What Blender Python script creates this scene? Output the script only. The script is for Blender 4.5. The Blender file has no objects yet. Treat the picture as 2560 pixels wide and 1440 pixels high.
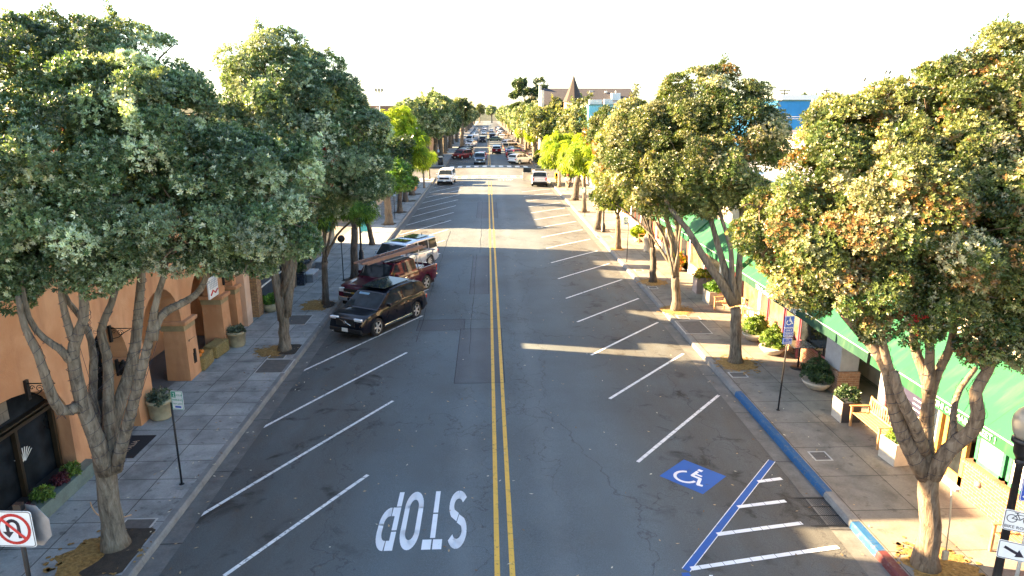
import bpy, bmesh, math, random
import numpy as np
from mathutils import Vector, Matrix
R=math.radians; PI=math.pi
rnd=random.Random(7); NR=np.random.default_rng(11)
S=bpy.context.scene; COL=S.collection

# ------------------------------------------------------------------ materials
MATS={}
class NT:
    def __init__(s,name):
        s.m=bpy.data.materials.new(name); s.m.use_nodes=True; s.t=s.m.node_tree; s.t.nodes.clear()
        s.out=s.n('ShaderNodeOutputMaterial'); s.p=s.n('ShaderNodeBsdfPrincipled'); s.l(s.p.outputs[0],s.out.inputs[0])
    def n(s,typ,**kw):
        k=s.t.nodes.new(typ)
        for a,b in kw.items(): setattr(k,a,b)
        return k
    def l(s,a,b): s.t.links.new(a,b)
    def put(s,sock,v):
        if hasattr(v,'links') or hasattr(v,'is_linked'): s.l(v,sock)
        else: sock.default_value=v
    def coord(s,kind='Object'): return s.n('ShaderNodeTexCoord').outputs[kind]
    def pos(s): return s.n('ShaderNodeNewGeometry').outputs['Position']
    def mapping(s,v,scale=(1,1,1),loc=(0,0,0),rot=(0,0,0)):
        k=s.n('ShaderNodeMapping'); s.l(v,k.inputs[0]); k.inputs[1].default_value=loc; k.inputs[2].default_value=rot; k.inputs[3].default_value=scale
        return k.outputs[0]
    def noise(s,v,scale,detail=4,rough=.55,dist=0):
        k=s.n('ShaderNodeTexNoise'); s.l(v,k.inputs['Vector']); k.inputs['Scale'].default_value=scale; k.inputs['Detail'].default_value=detail
        k.inputs['Roughness'].default_value=rough; k.inputs['Distortion'].default_value=dist
        return k.outputs['Fac']
    def ramp(s,f,stops):
        k=s.n('ShaderNodeValToRGB'); s.l(f,k.inputs[0]); e=k.color_ramp.elements
        while len(e)>1: e.remove(e[-1])
        for i,(p,c) in enumerate(stops):
            q=e[0] if i==0 else e.new(p)
            q.position=p; q.color=(c,c,c,1) if not hasattr(c,'__len__') else (*c[:3],1)
        return k.outputs[0]
    def mix(s,f,a,b,mode='MIX'):
        k=s.n('ShaderNodeMix',data_type='RGBA',blend_type=mode); s.put(k.inputs[0],f)
        for i,c in ((6,a),(7,b)):
            if hasattr(c,'links') or hasattr(c,'is_linked'): s.l(c,k.inputs[i])
            else: k.inputs[i].default_value=(*c[:3],1)
        return k.outputs[2]
    def math(s,op,a,b=0.,c=0.):
        k=s.n('ShaderNodeMath',operation=op)
        for i,v in enumerate((a,b,c)): s.put(k.inputs[i],v)
        return k.outputs[0]
    def bump(s,h,st=.3,d=.02):
        k=s.n('ShaderNodeBump'); k.inputs['Strength'].default_value=st; k.inputs['Distance'].default_value=d; s.l(h,k.inputs['Height']); s.l(k.outputs[0],s.p.inputs['Normal'])
    def col(s,c):
        if hasattr(c,'is_linked'): s.l(c,s.p.inputs['Base Color'])
        else: s.p.inputs['Base Color'].default_value=(*c[:3],1)
    def rough(s,v): s.put(s.p.inputs['Roughness'],v)
def mul(c,k): return tuple(min(1,a*k) for a in c[:3])
def mat(name,c,rough=.7,metal=0,var=.18,scale=6,bump=.08,coat=0,bd=.01,spec=.5):
    """Plain surface: colour broken up by two noises, slight relief, uneven gloss."""
    if name in MATS: return MATS[name]
    k=NT(name); v=k.coord(); n=k.noise(v,scale,5); n2=k.noise(v,scale*9,3)
    f=k.math('ADD',k.math('MULTIPLY',n,.7),k.math('MULTIPLY',n2,.3))
    k.col(k.ramp(f,[(.3,mul(c,1-var)),(.7,mul(c,1+var))])); k.rough(k.ramp(n,[(.3,max(.02,rough-.08)),(.7,min(1,rough+.08))]))
    k.p.inputs['Metallic'].default_value=metal; k.p.inputs['Coat Weight'].default_value=coat; k.p.inputs['Coat Roughness'].default_value=.04
    k.p.inputs['Specular IOR Level'].default_value=spec
    if bump: k.bump(n2,bump,bd)
    MATS[name]=k.m; return k.m
def paint(name,c,metal=.3):
    """Car paint: flat colour, clear coat, faint dust."""
    if name in MATS: return MATS[name]
    k=NT(name); v=k.coord(); n=k.noise(v,3,4)
    k.col(k.ramp(n,[(.35,mul(c,.92)),(.75,tuple(min(1,a*1.04+.006) for a in c))])); k.rough(k.ramp(n,[(.3,.25),(.7,.4)]))
    k.p.inputs['Metallic'].default_value=metal; k.p.inputs['Specular IOR Level'].default_value=.12; k.p.inputs['Coat Weight'].default_value=.45; k.p.inputs['Coat Roughness'].default_value=.03
    MATS[name]=k.m; return k.m
def glass(name,c=(.012,.014,.016),rough=.04):
    if name in MATS: return MATS[name]
    k=NT(name); v=k.coord(); n=k.noise(v,2.2,3); k.col(k.ramp(n,[(.3,mul(c,.6)),(.7,mul(c,1.8))])); k.rough(rough); k.p.inputs['IOR'].default_value=1.52
    k.p.inputs['Specular IOR Level'].default_value=.09
    MATS[name]=k.m; return k.m
def clear_glass(name):
    if name in MATS: return MATS[name]
    k=NT(name); k.t.nodes.remove(k.p); tr=k.n('ShaderNodeBsdfTransparent'); tr.inputs[0].default_value=(.82,.86,.85,1); g=k.n('ShaderNodeBsdfGlossy'); g.inputs['Roughness'].default_value=.02
    fr=k.n('ShaderNodeFresnel'); fr.inputs[0].default_value=1.5; mx=k.n('ShaderNodeMixShader'); k.l(fr.outputs[0],mx.inputs[0]); k.l(tr.outputs[0],mx.inputs[1]); k.l(g.outputs[0],mx.inputs[2]); k.l(mx.outputs[0],k.out.inputs[0])
    MATS[name]=k.m; return k.m
def leafmat(name,trans=.3,rough=.42):
    """Leaf blades: own colour per leaf from the mesh attribute, some light passing through."""
    if name in MATS: return MATS[name]
    k=NT(name); a=k.n('ShaderNodeAttribute',attribute_name='Col').outputs[0]
    k.col(a); k.rough(rough); k.p.inputs['Specular IOR Level'].default_value=.45
    t=k.n('ShaderNodeBsdfTranslucent'); k.l(k.mix(1.,a,(1.7,1.6,.45),'MULTIPLY'),t.inputs[0])
    mx=k.n('ShaderNodeMixShader'); mx.inputs[0].default_value=trans; k.l(k.p.outputs[0],mx.inputs[1]); k.l(t.outputs[0],mx.inputs[2]); k.l(mx.outputs[0],k.out.inputs[0])
    MATS[name]=k.m; return k.m
def brickmat(name,c1,c2,mortar,scale=1.,rot=(0,0,0),bw=.22,bh=.075):
    if name in MATS: return MATS[name]
    k=NT(name); g=k.pos(); sx=k.n('ShaderNodeSeparateXYZ'); k.l(g,sx.inputs[0])
    cb=k.n('ShaderNodeCombineXYZ'); k.l(k.math('ADD',sx.outputs[0],sx.outputs[1]),cb.inputs[0]); k.l(sx.outputs[2],cb.inputs[1])
    b=k.n('ShaderNodeTexBrick'); k.l(cb.outputs[0],b.inputs[0]); b.inputs['Color1'].default_value=(*c1,1); b.inputs['Color2'].default_value=(*c2,1); b.inputs['Mortar'].default_value=(*mortar,1)
    b.inputs['Scale'].default_value=1; b.inputs['Mortar Size'].default_value=.008; b.inputs['Brick Width'].default_value=bw; b.inputs['Row Height'].default_value=bh; b.inputs['Bias'].default_value=-.1
    n=k.noise(g,9,5); k.col(k.mix(.55,b.outputs[0],k.ramp(n,[(.3,.55),(.7,1.25)]),'MULTIPLY')); k.rough(.85); k.bump(b.outputs['Fac'],-.4,.01)
    MATS[name]=k.m; return k.m
def stucco(name,c,c2,stain):
    if name in MATS: return MATS[name]
    k=NT(name); g=k.pos(); n=k.noise(g,.9,6,.6,.4); n2=k.noise(k.mapping(g,(1.4,1.4,.35)),1.3,5); n3=k.noise(g,28,4)
    a=k.mix(k.ramp(n,[(.38,0),(.62,1)]),c,c2); a=k.mix(k.math('MULTIPLY',k.ramp(n2,[(.5,0),(.72,1)]),.75),a,stain)
    k.col(a); k.rough(.9); k.bump(k.math('ADD',n3,k.math('MULTIPLY',n,2)),.35,.02); MATS[name]=k.m; return k.m
def barkmat(name,c1,c2):
    if name in MATS: return MATS[name]
    k=NT(name); v=k.coord(); n=k.noise(k.mapping(v,(13,13,2.2)),1,6,.65,.5); n2=k.noise(v,2.5,4); n3=k.noise(k.mapping(v,(3,3,9)),1,3)
    a=k.ramp(n,[(.32,mul(c1,.35)),(.48,c1),(.7,c2)]); a=k.mix(k.math('MULTIPLY',k.ramp(n2,[(.5,0),(.7,1)]),.5),a,mul(c2,.8)); a=k.mix(k.math('MULTIPLY',k.ramp(n3,[(.62,0),(.7,1)]),.35),a,mul(c1,.5))
    k.col(a); k.rough(.92); k.bump(n,.9,.05); MATS[name]=k.m; return k.m

# ------------------------------------------------------------------ mesh building
class MB:
    def __init__(s): s.v=[]; s.f=[]; s.mi=[]; s.sm=[]
    def add(s,vs,fs,mi=0,M=None,sm=False):
        o=len(s.v); s.v+=[tuple(M@Vector(p)) for p in vs] if M is not None else [tuple(p) for p in vs]
        s.f+=[tuple(i+o for i in f) for f in fs]; s.mi+=[mi]*len(fs); s.sm+=[sm]*len(fs); return s
    def box(s,c,d,rz=0,mi=0,taper=1.,M=None):
        """Box: centre c, size d, turned rz about Z, top scaled by taper."""
        x,y,z=(a/2 for a in d); t=taper
        vs=[(-x,-y,-z),(x,-y,-z),(x,y,-z),(-x,y,-z),(-x*t,-y*t,z),(x*t,-y*t,z),(x*t,y*t,z),(-x*t,y*t,z)]
        T=Matrix.Translation(c)@Matrix.Rotation(rz,4,'Z')
        return s.add(vs,[(3,2,1,0),(4,5,6,7),(0,1,5,4),(1,2,6,5),(2,3,7,6),(3,0,4,7)],mi,M@T if M is not None else T)
    def bb(s,x0,x1,y0,y1,z0,z1,mi=0): return s.box(((x0+x1)/2,(y0+y1)/2,(z0+z1)/2),(abs(x1-x0),abs(y1-y0),abs(z1-z0)),0,mi)
    def bbox(s,c,d,b=.02,rz=0,mi=0,M=None):
        """Box with chamfered edges."""
        x,y,z=(a/2 for a in d); b=min(b,x*.9,y*.9,z*.9); vs=[];fs=[]
        bm=bmesh.new(); bmesh.ops.create_cube(bm,size=1); bmesh.ops.scale(bm,vec=d,verts=bm.verts); bmesh.ops.bevel(bm,geom=bm.edges[:],offset=b,segments=2,affect='EDGES',profile=.5)
        bm.verts.index_update(); vs=[v.co[:] for v in bm.verts]; fs=[tuple(v.index for v in f.verts) for f in bm.faces]; bm.free()
        T=Matrix.Translation(c)@Matrix.Rotation(rz,4,'Z'); return s.add(vs,fs,mi,M@T if M is not None else T)
    def tube(s,pts,rad,n=8,mi=0,cap=True,M=None):
        P=[Vector(p) for p in pts]; k=len(P)
        if not hasattr(rad,'__len__'): rad=[rad]*k
        vs=[];fs=[];t=(P[1]-P[0]).normalized(); u=t.orthogonal().normalized()
        for i in range(k):
            t2=(P[min(i+1,k-1)]-P[max(i-1,0)]); t2=t2.normalized() if t2.length>1e-9 else t
            q=t.rotation_difference(t2); u=(q@u); u=(u-t2*u.dot(t2)).normalized(); w=t2.cross(u); t=t2
            for j in range(n):
                a=2*PI*j/n; vs.append(P[i]+(u*math.cos(a)+w*math.sin(a))*rad[i])
        for i in range(k-1):
            for j in range(n): fs.append((i*n+j,i*n+(j+1)%n,(i+1)*n+(j+1)%n,(i+1)*n+j))
        if cap: fs+= [tuple(range(n-1,-1,-1)),tuple((k-1)*n+j for j in range(n))]
        return s.add(vs,fs,mi,M,True)
    def lathe(s,prof,c=(0,0,0),n=20,mi=0,M=None,sm=True,lump=0,cap=True):
        vs=[];fs=[];k=len(prof)
        for i,(r,z) in enumerate(prof):
            for j in range(n):
                a=2*PI*j/n; rr=r*(1+lump*math.sin(a*5+i)) ; vs.append((c[0]+rr*math.cos(a),c[1]+rr*math.sin(a),c[2]+z))
        for i in range(k-1):
            for j in range(n): fs.append((i*n+j,i*n+(j+1)%n,(i+1)*n+(j+1)%n,(i+1)*n+j))
        if cap and prof[0][0]>1e-4: fs.append(tuple(range(n-1,-1,-1)))
        if cap and prof[-1][0]>1e-4: fs.append(tuple((k-1)*n+j for j in range(n)))
        return s.add(vs,fs,mi,M,sm)
    def prism(s,poly,h0,h1,axis='y',mi=0,M=None):
        """Polygon (a,b) extruded h0..h1 along the axis."""
        n=len(poly); m={'y':lambda a,b,h:(a,h,b),'x':lambda a,b,h:(h,a,b),'z':lambda a,b,h:(a,b,h)}[axis]
        vs=[m(a,b,h0) for a,b in poly]+[m(a,b,h1) for a,b in poly]
        return s.add(vs,[tuple(range(n)),tuple(range(2*n-1,n-1,-1))]+[(i,(i+1)%n,n+(i+1)%n,n+i) for i in range(n)],mi,M)
    def quad(s,a,b,c,d,mi=0): return s.add([a,b,c,d],[(0,1,2,3)],mi)
    def build(s,name,mats,parent=None,org=(0,0,0),fix=True):
        me=bpy.data.meshes.new(name); o=Vector(org); me.from_pydata([tuple(Vector(v)-o) for v in s.v],[],s.f)
        for m in (mats if isinstance(mats,(list,tuple)) else [mats]): me.materials.append(m)
        me.polygons.foreach_set('material_index',s.mi); me.polygons.foreach_set('use_smooth',s.sm)
        if fix:
            bm=bmesh.new(); bm.from_mesh(me); bmesh.ops.recalc_face_normals(bm,faces=bm.faces[:]); bm.to_mesh(me); bm.free()
        me.update(); ob=bpy.data.objects.new(name,me); COL.objects.link(ob)
        if parent is not None: ob.parent=parent
        else: ob.location=org
        return ob
def tag(o,label=None,cat=None,group=None,kind=None):
    for k,v in (('label',label),('category',cat),('group',group),('kind',kind)):
        if v: o[k]=v
    return o
def thing(name,label,cat,loc=(0,0,0),rz=0,group=None):
    o=bpy.data.objects.new(name,None); COL.objects.link(o); o.empty_display_size=.2; o.location=loc; o.rotation_euler=(0,0,rz); return tag(o,label,cat,group)
def struct(o): o['kind']='structure'; return o
def copy_tree(o,parent=None,**kw):
    kids=[c for c in ALLKIDS(o)]
    c=o.copy(); COL.objects.link(c)
    if parent is not None: c.parent=parent
    for k in kids: copy_tree(k,c)
    return c
def ALLKIDS(o): return [x for x in COL.objects if x.parent==o]
def text(s,size,parent,M,m,name='lettering',ext=.002,align='CENTER',sx=1.,spacing=1.):
    cu=bpy.data.curves.new(name,'FONT'); cu.body=s; cu.size=size; cu.extrude=ext; cu.align_x=align; cu.align_y='CENTER'; cu.space_character=spacing; cu.resolution_u=3
    tmp=bpy.data.objects.new('tmp',cu); me=bpy.data.meshes.new_from_object(tmp); bpy.data.objects.remove(tmp); me.materials.clear(); me.materials.append(m); o=bpy.data.objects.new(name,me); COL.objects.link(o); o.parent=parent; o.matrix_local=M@Matrix.Diagonal((sx,1,1,1)); return o
def FACE(x,y,z,rz=0):
    """Frame for flat lettering that stands upright and is read from -Y (turned rz about Z)."""
    return Matrix.Translation((x,y,z))@Matrix.Rotation(rz,4,'Z')@Matrix.Rotation(PI/2,4,'X')
def rz_(x): return .14*max(0.,1-((x-.45)/7.55)**2)
# ------------------------------------------------------------------ camera, sky, sun
CAM=dict(loc=(0,0,9.000),pitch=14.44309,yaw=1.99923,lens=24.1875)
cd=bpy.data.cameras.new('camera'); cam=bpy.data.objects.new('camera',cd); COL.objects.link(cam); S.camera=cam
cd.lens=CAM['lens']; cd.sensor_width=36; cd.clip_end=6000; cd.clip_start=.1
cam.location=CAM['loc']; cam.rotation_euler=(R(90-CAM['pitch']),0,R(-CAM['yaw']))
SUN=Vector((1,-.2,-1.0198*math.tan(R(22)))).normalized()
W_=bpy.data.worlds.new('World'); S.world=W_; W_.use_nodes=True; wn=W_.node_tree; wn.nodes.clear()
sky=wn.nodes.new('ShaderNodeTexSky'); sky.sky_type='NISHITA'; sky.sun_disc=False; sky.sun_elevation=R(22); sky.sun_rotation=math.atan2(-SUN.x,-SUN.y)
sky.air_density=1.0; sky.dust_density=1.0; sky.ozone_density=1.2
bg=wn.nodes.new('ShaderNodeBackground'); bg.inputs[1].default_value=.043; wo=wn.nodes.new('ShaderNodeOutputWorld')
wn.links.new(sky.outputs[0],bg.inputs[0]); wn.links.new(bg.outputs[0],wo.inputs[0])
ld=bpy.data.lights.new('sun','SUN'); ld.energy=4.3; ld.angle=R(.5); ld.color=(1,.71,.39); sun=bpy.data.objects.new('sun',ld); COL.objects.link(sun)
sun.rotation_euler=SUN.to_track_quat('-Z','Y').to_euler(); sun.location=(-60,20,40)
vs=S.view_settings; vs.view_transform='Standard'; vs.look='None'; vs.exposure=3.8; vs.gamma=1; vs.use_curve_mapping=False
S.cycles.max_bounces=6; S.cycles.diffuse_bounces=3; S.cycles.glossy_bounces=3; S.cycles.transmission_bounces=4; S.cycles.transparent_max_bounces=6
S.cycles.sample_clamp_indirect=6; S.cycles.use_denoising=True

# ------------------------------------------------------------------ ground materials
def asphalt(name,base,warm,crack=True):
    k=NT(name); g=k.pos(); sx=k.n('ShaderNodeSeparateXYZ'); k.l(g,sx.inputs[0]); x=sx.outputs[0]
    fine=k.noise(g,55,3,.7); mid=k.noise(k.mapping(g,(1,.35,1)),1.1,5,.6); big=k.noise(g,.22,4); blot=k.noise(g,.9,6,.62,.6)
    ax=k.math('ABSOLUTE',k.math('SUBTRACT',x,.4)); side=k.n('ShaderNodeMapRange',interpolation_type='SMOOTHSTEP'); k.l(k.math('ADD',ax,k.math('MULTIPLY',k.math('SUBTRACT',mid,.5),1.2)),side.inputs[0]); side.inputs[1].default_value=2.5; side.inputs[2].default_value=4.6
    c=k.mix(side.outputs[0],base,warm)
    c=k.mix(k.ramp(mid,[(.3,.0),(.75,.55)]),c,mul(base,1.45)); c=k.mix(k.ramp(big,[(.4,0),(.65,.4)]),c,mul(warm,.75))
    c=k.mix(k.math('MULTIPLY',k.ramp(blot,[(.57,0),(.68,1)]),side.outputs[0]),c,mul(warm,.42))
    c=k.mix(.8,c,k.ramp(fine,[(.25,.55),(.5,1),(.72,1.5)]),'MULTIPLY')
    spk=k.noise(g,130,2,.5); c=k.mix(k.ramp(spk,[(.68,0),(.74,.55)]),c,(.22,.21,.2))
    # tyre-polished, paler bands along each lane and pale deposits beside the centre cracks
    w=k.math('ABSOLUTE',k.math('SUBTRACT',ax,1.0)); wv=k.math('ADD',w,k.math('MULTIPLY',k.math('SUBTRACT',blot,.5),1.1))
    c=k.mix(k.math('MULTIPLY',k.ramp(wv,[(.0,.6),(.5,0)]),.3),c,(.22,.24,.245))
    if crack:
        v=k.n('ShaderNodeTexVoronoi',feature='DISTANCE_TO_EDGE'); d=k.n('ShaderNodeVectorMath',operation='ADD'); nn=k.n('ShaderNodeTexNoise'); k.l(g,nn.inputs[0]); nn.inputs['Scale'].default_value=1.6; nn.inputs['Detail'].default_value=5
        k.l(g,d.inputs[0]); k.l(nn.outputs[1],d.inputs[1]); k.l(k.mapping(d.outputs[0],(.9,.45,1)),v.inputs[0]); v.inputs['Scale'].default_value=1.0
        m=k.ramp(k.noise(g,.35,3),[(.44,0),(.56,1)]); lane=k.ramp(ax,[(.0,1),(.25,.9),(.36,.0)]); lane.node.color_ramp.elements[2].position=.9
        band=k.ramp(k.math('ABSOLUTE',k.math('SUBTRACT',ax,.95)),[(.35,1),(.75,0)])
        cr=k.math('MULTIPLY',k.ramp(v.outputs['Distance'],[(.003,1),(.011,0)]),k.math('MULTIPLY',m,band))
        v2=k.n('ShaderNodeTexVoronoi',feature='DISTANCE_TO_EDGE'); k.l(k.mapping(d.outputs[0],(.28,.1,1)),v2.inputs[0]); v2.inputs['Scale'].default_value=1.
        cr=k.math('MAXIMUM',cr,k.math('MULTIPLY',k.ramp(v2.outputs['Distance'],[(.002,1),(.006,0)]),.85))
        c=k.mix(k.math('MULTIPLY',cr,.5),c,(.02,.012,.013)); k.bump(k.math('SUBTRACT',fine,k.math('MULTIPLY',cr,1.5)),.5,.012)
    else: k.bump(fine,.5,.012)
    k.col(c); k.rough(k.ramp(mid,[(.3,.74),(.7,.9)])); k.p.inputs['Specular IOR Level'].default_value=.35; return k.m
M_ASPH=asphalt('asphalt',(.1,.12,.128),(.082,.077,.068))
M_PATCH=asphalt('asphalt_patch',(.085,.09,.096),(.075,.073,.071),False)
def paving(name,c1,c2,sxz,syz,x0,jd=.012):
    """Concrete walk scored into slabs: each slab its own tone, dark joints, stains."""
    k=NT(name); g=k.pos(); s=k.n('ShaderNodeSeparateXYZ'); k.l(g,s.inputs[0])
    u=k.math('DIVIDE',k.math('SUBTRACT',s.outputs[0],x0),sxz); v=k.math('DIVIDE',s.outputs[1],syz)
    cb=k.n('ShaderNodeCombineXYZ'); k.l(k.math('FLOOR',u),cb.inputs[0]); k.l(k.math('FLOOR',v),cb.inputs[1])
    wn_=k.n('ShaderNodeTexWhiteNoise'); k.l(cb.outputs[0],wn_.inputs[0])
    def edge(q,sz): f=k.math('FRACT',q); return k.math('MULTIPLY',k.math('MINIMUM',f,k.math('SUBTRACT',1.,f)),sz)
    j=k.math('LESS_THAN',k.math('MINIMUM',edge(u,sxz),edge(v,syz)),jd)
    n=k.noise(g,1.3,6,.62,.3); n2=k.noise(g,30,3); n3=k.noise(g,4,5)
    c=k.mix(k.math('ADD',k.math('MULTIPLY',wn_.outputs[0],.45),.27),c1,c2); c=k.mix(.75,c,k.ramp(n,[(.32,.5),(.52,1.),(.72,1.3)]),'MULTIPLY'); c=k.mix(.5,c,k.ramp(n2,[(.3,.75),(.7,1.2)]),'MULTIPLY')
    c=k.mix(k.ramp(n3,[(.62,0),(.7,.5)]),c,(.05,.045,.04)); c=k.mix(k.math('MULTIPLY',j,.8),c,(.035,.032,.03))
    k.col(c); k.rough(.88); k.bump(k.math('SUBTRACT',n2,k.math('MULTIPLY',j,2.)),.35,.012); return k.m
M_PAVL=paving('paving_pale',(.24,.245,.235),(.36,.365,.35),.98,.92,-10.2)
M_PAVR=paving('paving_tan',(.16,.14,.115),(.25,.225,.19),1.5,1.52,8.25)
M_CONC=mat('concrete',(.19,.185,.175),.88,var=.35,scale=2.4,bump=.25)
M_GUT=mat('gutter_concrete',(.13,.125,.115),.85,var=.4,scale=2.2,bump=.25)
M_GROUND=mat('bare_ground',(.2,.17,.13),.95,var=.3,scale=.2,bump=.2)
def worn(name,c,wear=.5,under=(.06,.06,.06)):
    k=NT(name); g=k.pos(); n=k.noise(g,7,6,.7); n2=k.noise(g,60,3); f=k.math('ADD',k.math('MULTIPLY',n,.65),k.math('MULTIPLY',n2,.35))
    a=k.mix(k.ramp(f,[(wear,0),(wear+.09,1)]),c,under); k.col(k.mix(.5,a,k.ramp(k.noise(g,1.4,4),[(.3,.8),(.7,1.12)]),'MULTIPLY')); k.rough(.7); MATS[name]=k.m; return k.m
M_WHITE=worn('white_road_paint',(.74,.73,.7),.545); M_STOPW=worn('thermoplastic_white',(.78,.79,.8),.62); M_OLDW=worn('faded_white_paint',(.5,.47,.42),.5)
M_YEL=worn('yellow_road_paint',(.72,.42,.06),.545); M_BLUEP=worn('blue_road_paint',(.02,.1,.36),.575)
M_KBLUE=worn('blue_kerb_paint',(.005,.075,.2),.54,(.12,.13,.14)); M_KRED=worn('red_kerb_paint',(.1,.018,.02),.54,(.14,.1,.09))

# ------------------------------------------------------------------ road, kerbs, walks
b=MB(); b.bb(-700,700,-80,2500,-1,-.2); struct(b.build('ground',M_GROUND))
def road_sheet(name,x0,x1,y0,y1,ny,m,dz=0,nx=16):
    b=MB(); xs=[x0+(x1-x0)*i/nx for i in range(nx+1)]; ys=[y0+(y1-y0)*j/ny for j in range(ny+1)]
    b.add([(x,y,rz_(x)+dz) for y in ys for x in xs],[(j*(nx+1)+i,j*(nx+1)+i+1,(j+1)*(nx+1)+i+1,(j+1)*(nx+1)+i) for j in range(ny) for i in range(nx)])
    return struct(b.build(name,m))
road_sheet('road',-7.1,8.0,-20,1200,60,M_ASPH)
b=MB()
for x0,x1 in ((-160,-7.1),(8.0,160)): b.quad((x0,97,.0),(x1,97,.0),(x1,113,.0),(x0,113,.0))
struct(b.build('cross_street',M_ASPH))
PATCH=[(-1.19,27.61)+(0.51,21.61),(-1,69.11)+(0.84,58.36),(-0.96,42.57)+(0,33.22),(-3.03,29.01)+(-1.05,27.44)]
b=MB(); rim=MB()
for (xa,ya,xb,yb) in PATCH:
    n=4; xs=[xa+(xb-xa)*i/n for i in range(n+1)]; yl,yh=min(ya,yb),max(ya,yb)
    for i in range(n): b.quad((xs[i],yl,rz_(xs[i])+.004),(xs[i+1],yl,rz_(xs[i+1])+.004),(xs[i+1],yh,rz_(xs[i+1])+.004),(xs[i],yh,rz_(xs[i])+.004))
    for x in (xa,xb): rim.quad((x-.012,yl,rz_(x)+.008),(x+.012,yl,rz_(x)+.008),(x+.012,yh,rz_(x)+.008),(x-.012,yh,rz_(x)+.008))
    for y in (yl,yh): rim.quad((xa,y-.012,rz_(xa)+.008),(xb,y-.012,rz_(xb)+.008),(xb,y+.012,rz_(xb)+.008),(xa,y+.012,rz_(xa)+.008))
# long seams left by trench repairs
for x,y0,y1 in ((-.75,24.5,43),(-.55,43.5,70),(-2.9,26,52)):
    n=max(2,int((y1-y0)/.8)); px=x
    for i in range(n):
        qx=x+rnd.uniform(-.035,.035); ya,yb=y0+(y1-y0)*i/n,y0+(y1-y0)*(i+1)/n; w=rnd.uniform(.006,.016)
        rim.quad((px-w,ya,rz_(px)+.008),(px+w,ya,rz_(px)+.008),(qx+w,yb,rz_(qx)+.008),(qx-w,yb,rz_(qx)+.008)); px=qx
for y,x0,x1 in ((28.9,-3.2,.2),(44.5,-2.9,-.4)):
    n=7
    for i in range(n):
        xa,xb=x0+(x1-x0)*i/n,x0+(x1-x0)*(i+1)/n; rim.quad((xa,y-.013,rz_(xa)+.008),(xb,y-.013,rz_(xb)+.008),(xb,y+.013,rz_(xb)+.008),(xa,y+.013,rz_(xa)+.008))
struct(b.build('road_patches',M_PATCH)); struct(rim.build('road_seams',mat('tar_seam',(.016,.016,.017),.8)))
# gutters
b=MB()
for y0,y1 in ((-15,95),(115,600)):
    for xa,xb in ((-7.1,-6.62),(7.52,8.0)):
        n=6
        for i in range(n):
            ya,yb=y0+(y1-y0)*i/n,y0+(y1-y0)*(i+1)/n
            b.quad((xa,ya,rz_(xa)+.006),(xb,ya,rz_(xb)+.006),(xb,yb,rz_(xb)+.006),(xa,yb,rz_(xa)+.006))
struct(b.build('gutter_strip',M_GUT))
j=MB()
for y in [4+3.05*i for i in range(30)]:
    for xa,xb in ((-7.1,-6.62),(7.52,8.0)): j.quad((xa,y-.012,rz_(xa)+.012),(xb,y-.012,rz_(xb)+.012),(xb,y+.012,rz_(xb)+.012),(xa,y+.012,rz_(xa)+.012))
struct(j.build('gutter_joints',MATS['tar_seam']))
# kerbs in lengths with open joints; the painted lengths are blue and red
def kerb(b,xf,xb,y0,y1,mi):
    s=1 if xb>xf else -1; e=.004
    b.prism([(xf-s*.03,-.06),(xf,.11),(xf+s*.03,.155),(xb,.155),(xb,-.06)],y0+e,y1-e,'y',mi)
b=MB()
yy=-15.
while yy<94.5:
    y2=yy+3.05; kerb(b,-7.1,-7.27,yy,min(y2,95),0)
    for ya,yb in ((yy,min(y2,95)),):
        cuts=[c for c in (12.2,13.25,14.5,20.6) if ya<c<yb]; e=[ya]+cuts+[yb]
        for p,q in zip(e,e[1:]):
            m_=(p+q)/2; kerb(b,8.0,8.2,p,q,2 if 4<m_<12.2 else 1 if 12.2<m_<13.25 or 14.5<m_<20.6 else 0)
    yy=y2
yy=115.
while yy<430: kerb(b,-7.1,-7.27,yy,yy+6,0); kerb(b,8.0,8.2,yy,yy+6,0); yy+=6
struct(b.build('kerb',[M_CONC,M_KBLUE,M_KRED]))
b=MB()
for y0,y1 in ((-15,95),(115,600)): b.bb(-10.6,-7.27,y0,y1,-.1,.15)
struct(b.build('pavement',M_PAVL))
b=MB()
for y0,y1 in ((-15,95),(115,600)): b.bb(8.2,11.6,y0,y1,-.1,.15)
struct(b.build('pavement_tan',M_PAVR))
b=MB(); b.bb(-40,-10.6,47.6,56.2,-.1,.15); b.bb(-40,-10.6,-15,47.6,-.1,.142); b.bb(-40,-10.6,56.2,95,-.1,.142); b.bb(11.6,40,-15,95,-.1,.142); b.bb(-60,-10.6,115,600,-.1,.142); b.bb(11.6,60,115,600,-.1,.142); struct(b.build('side_yard_paving',M_PAVR))

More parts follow.
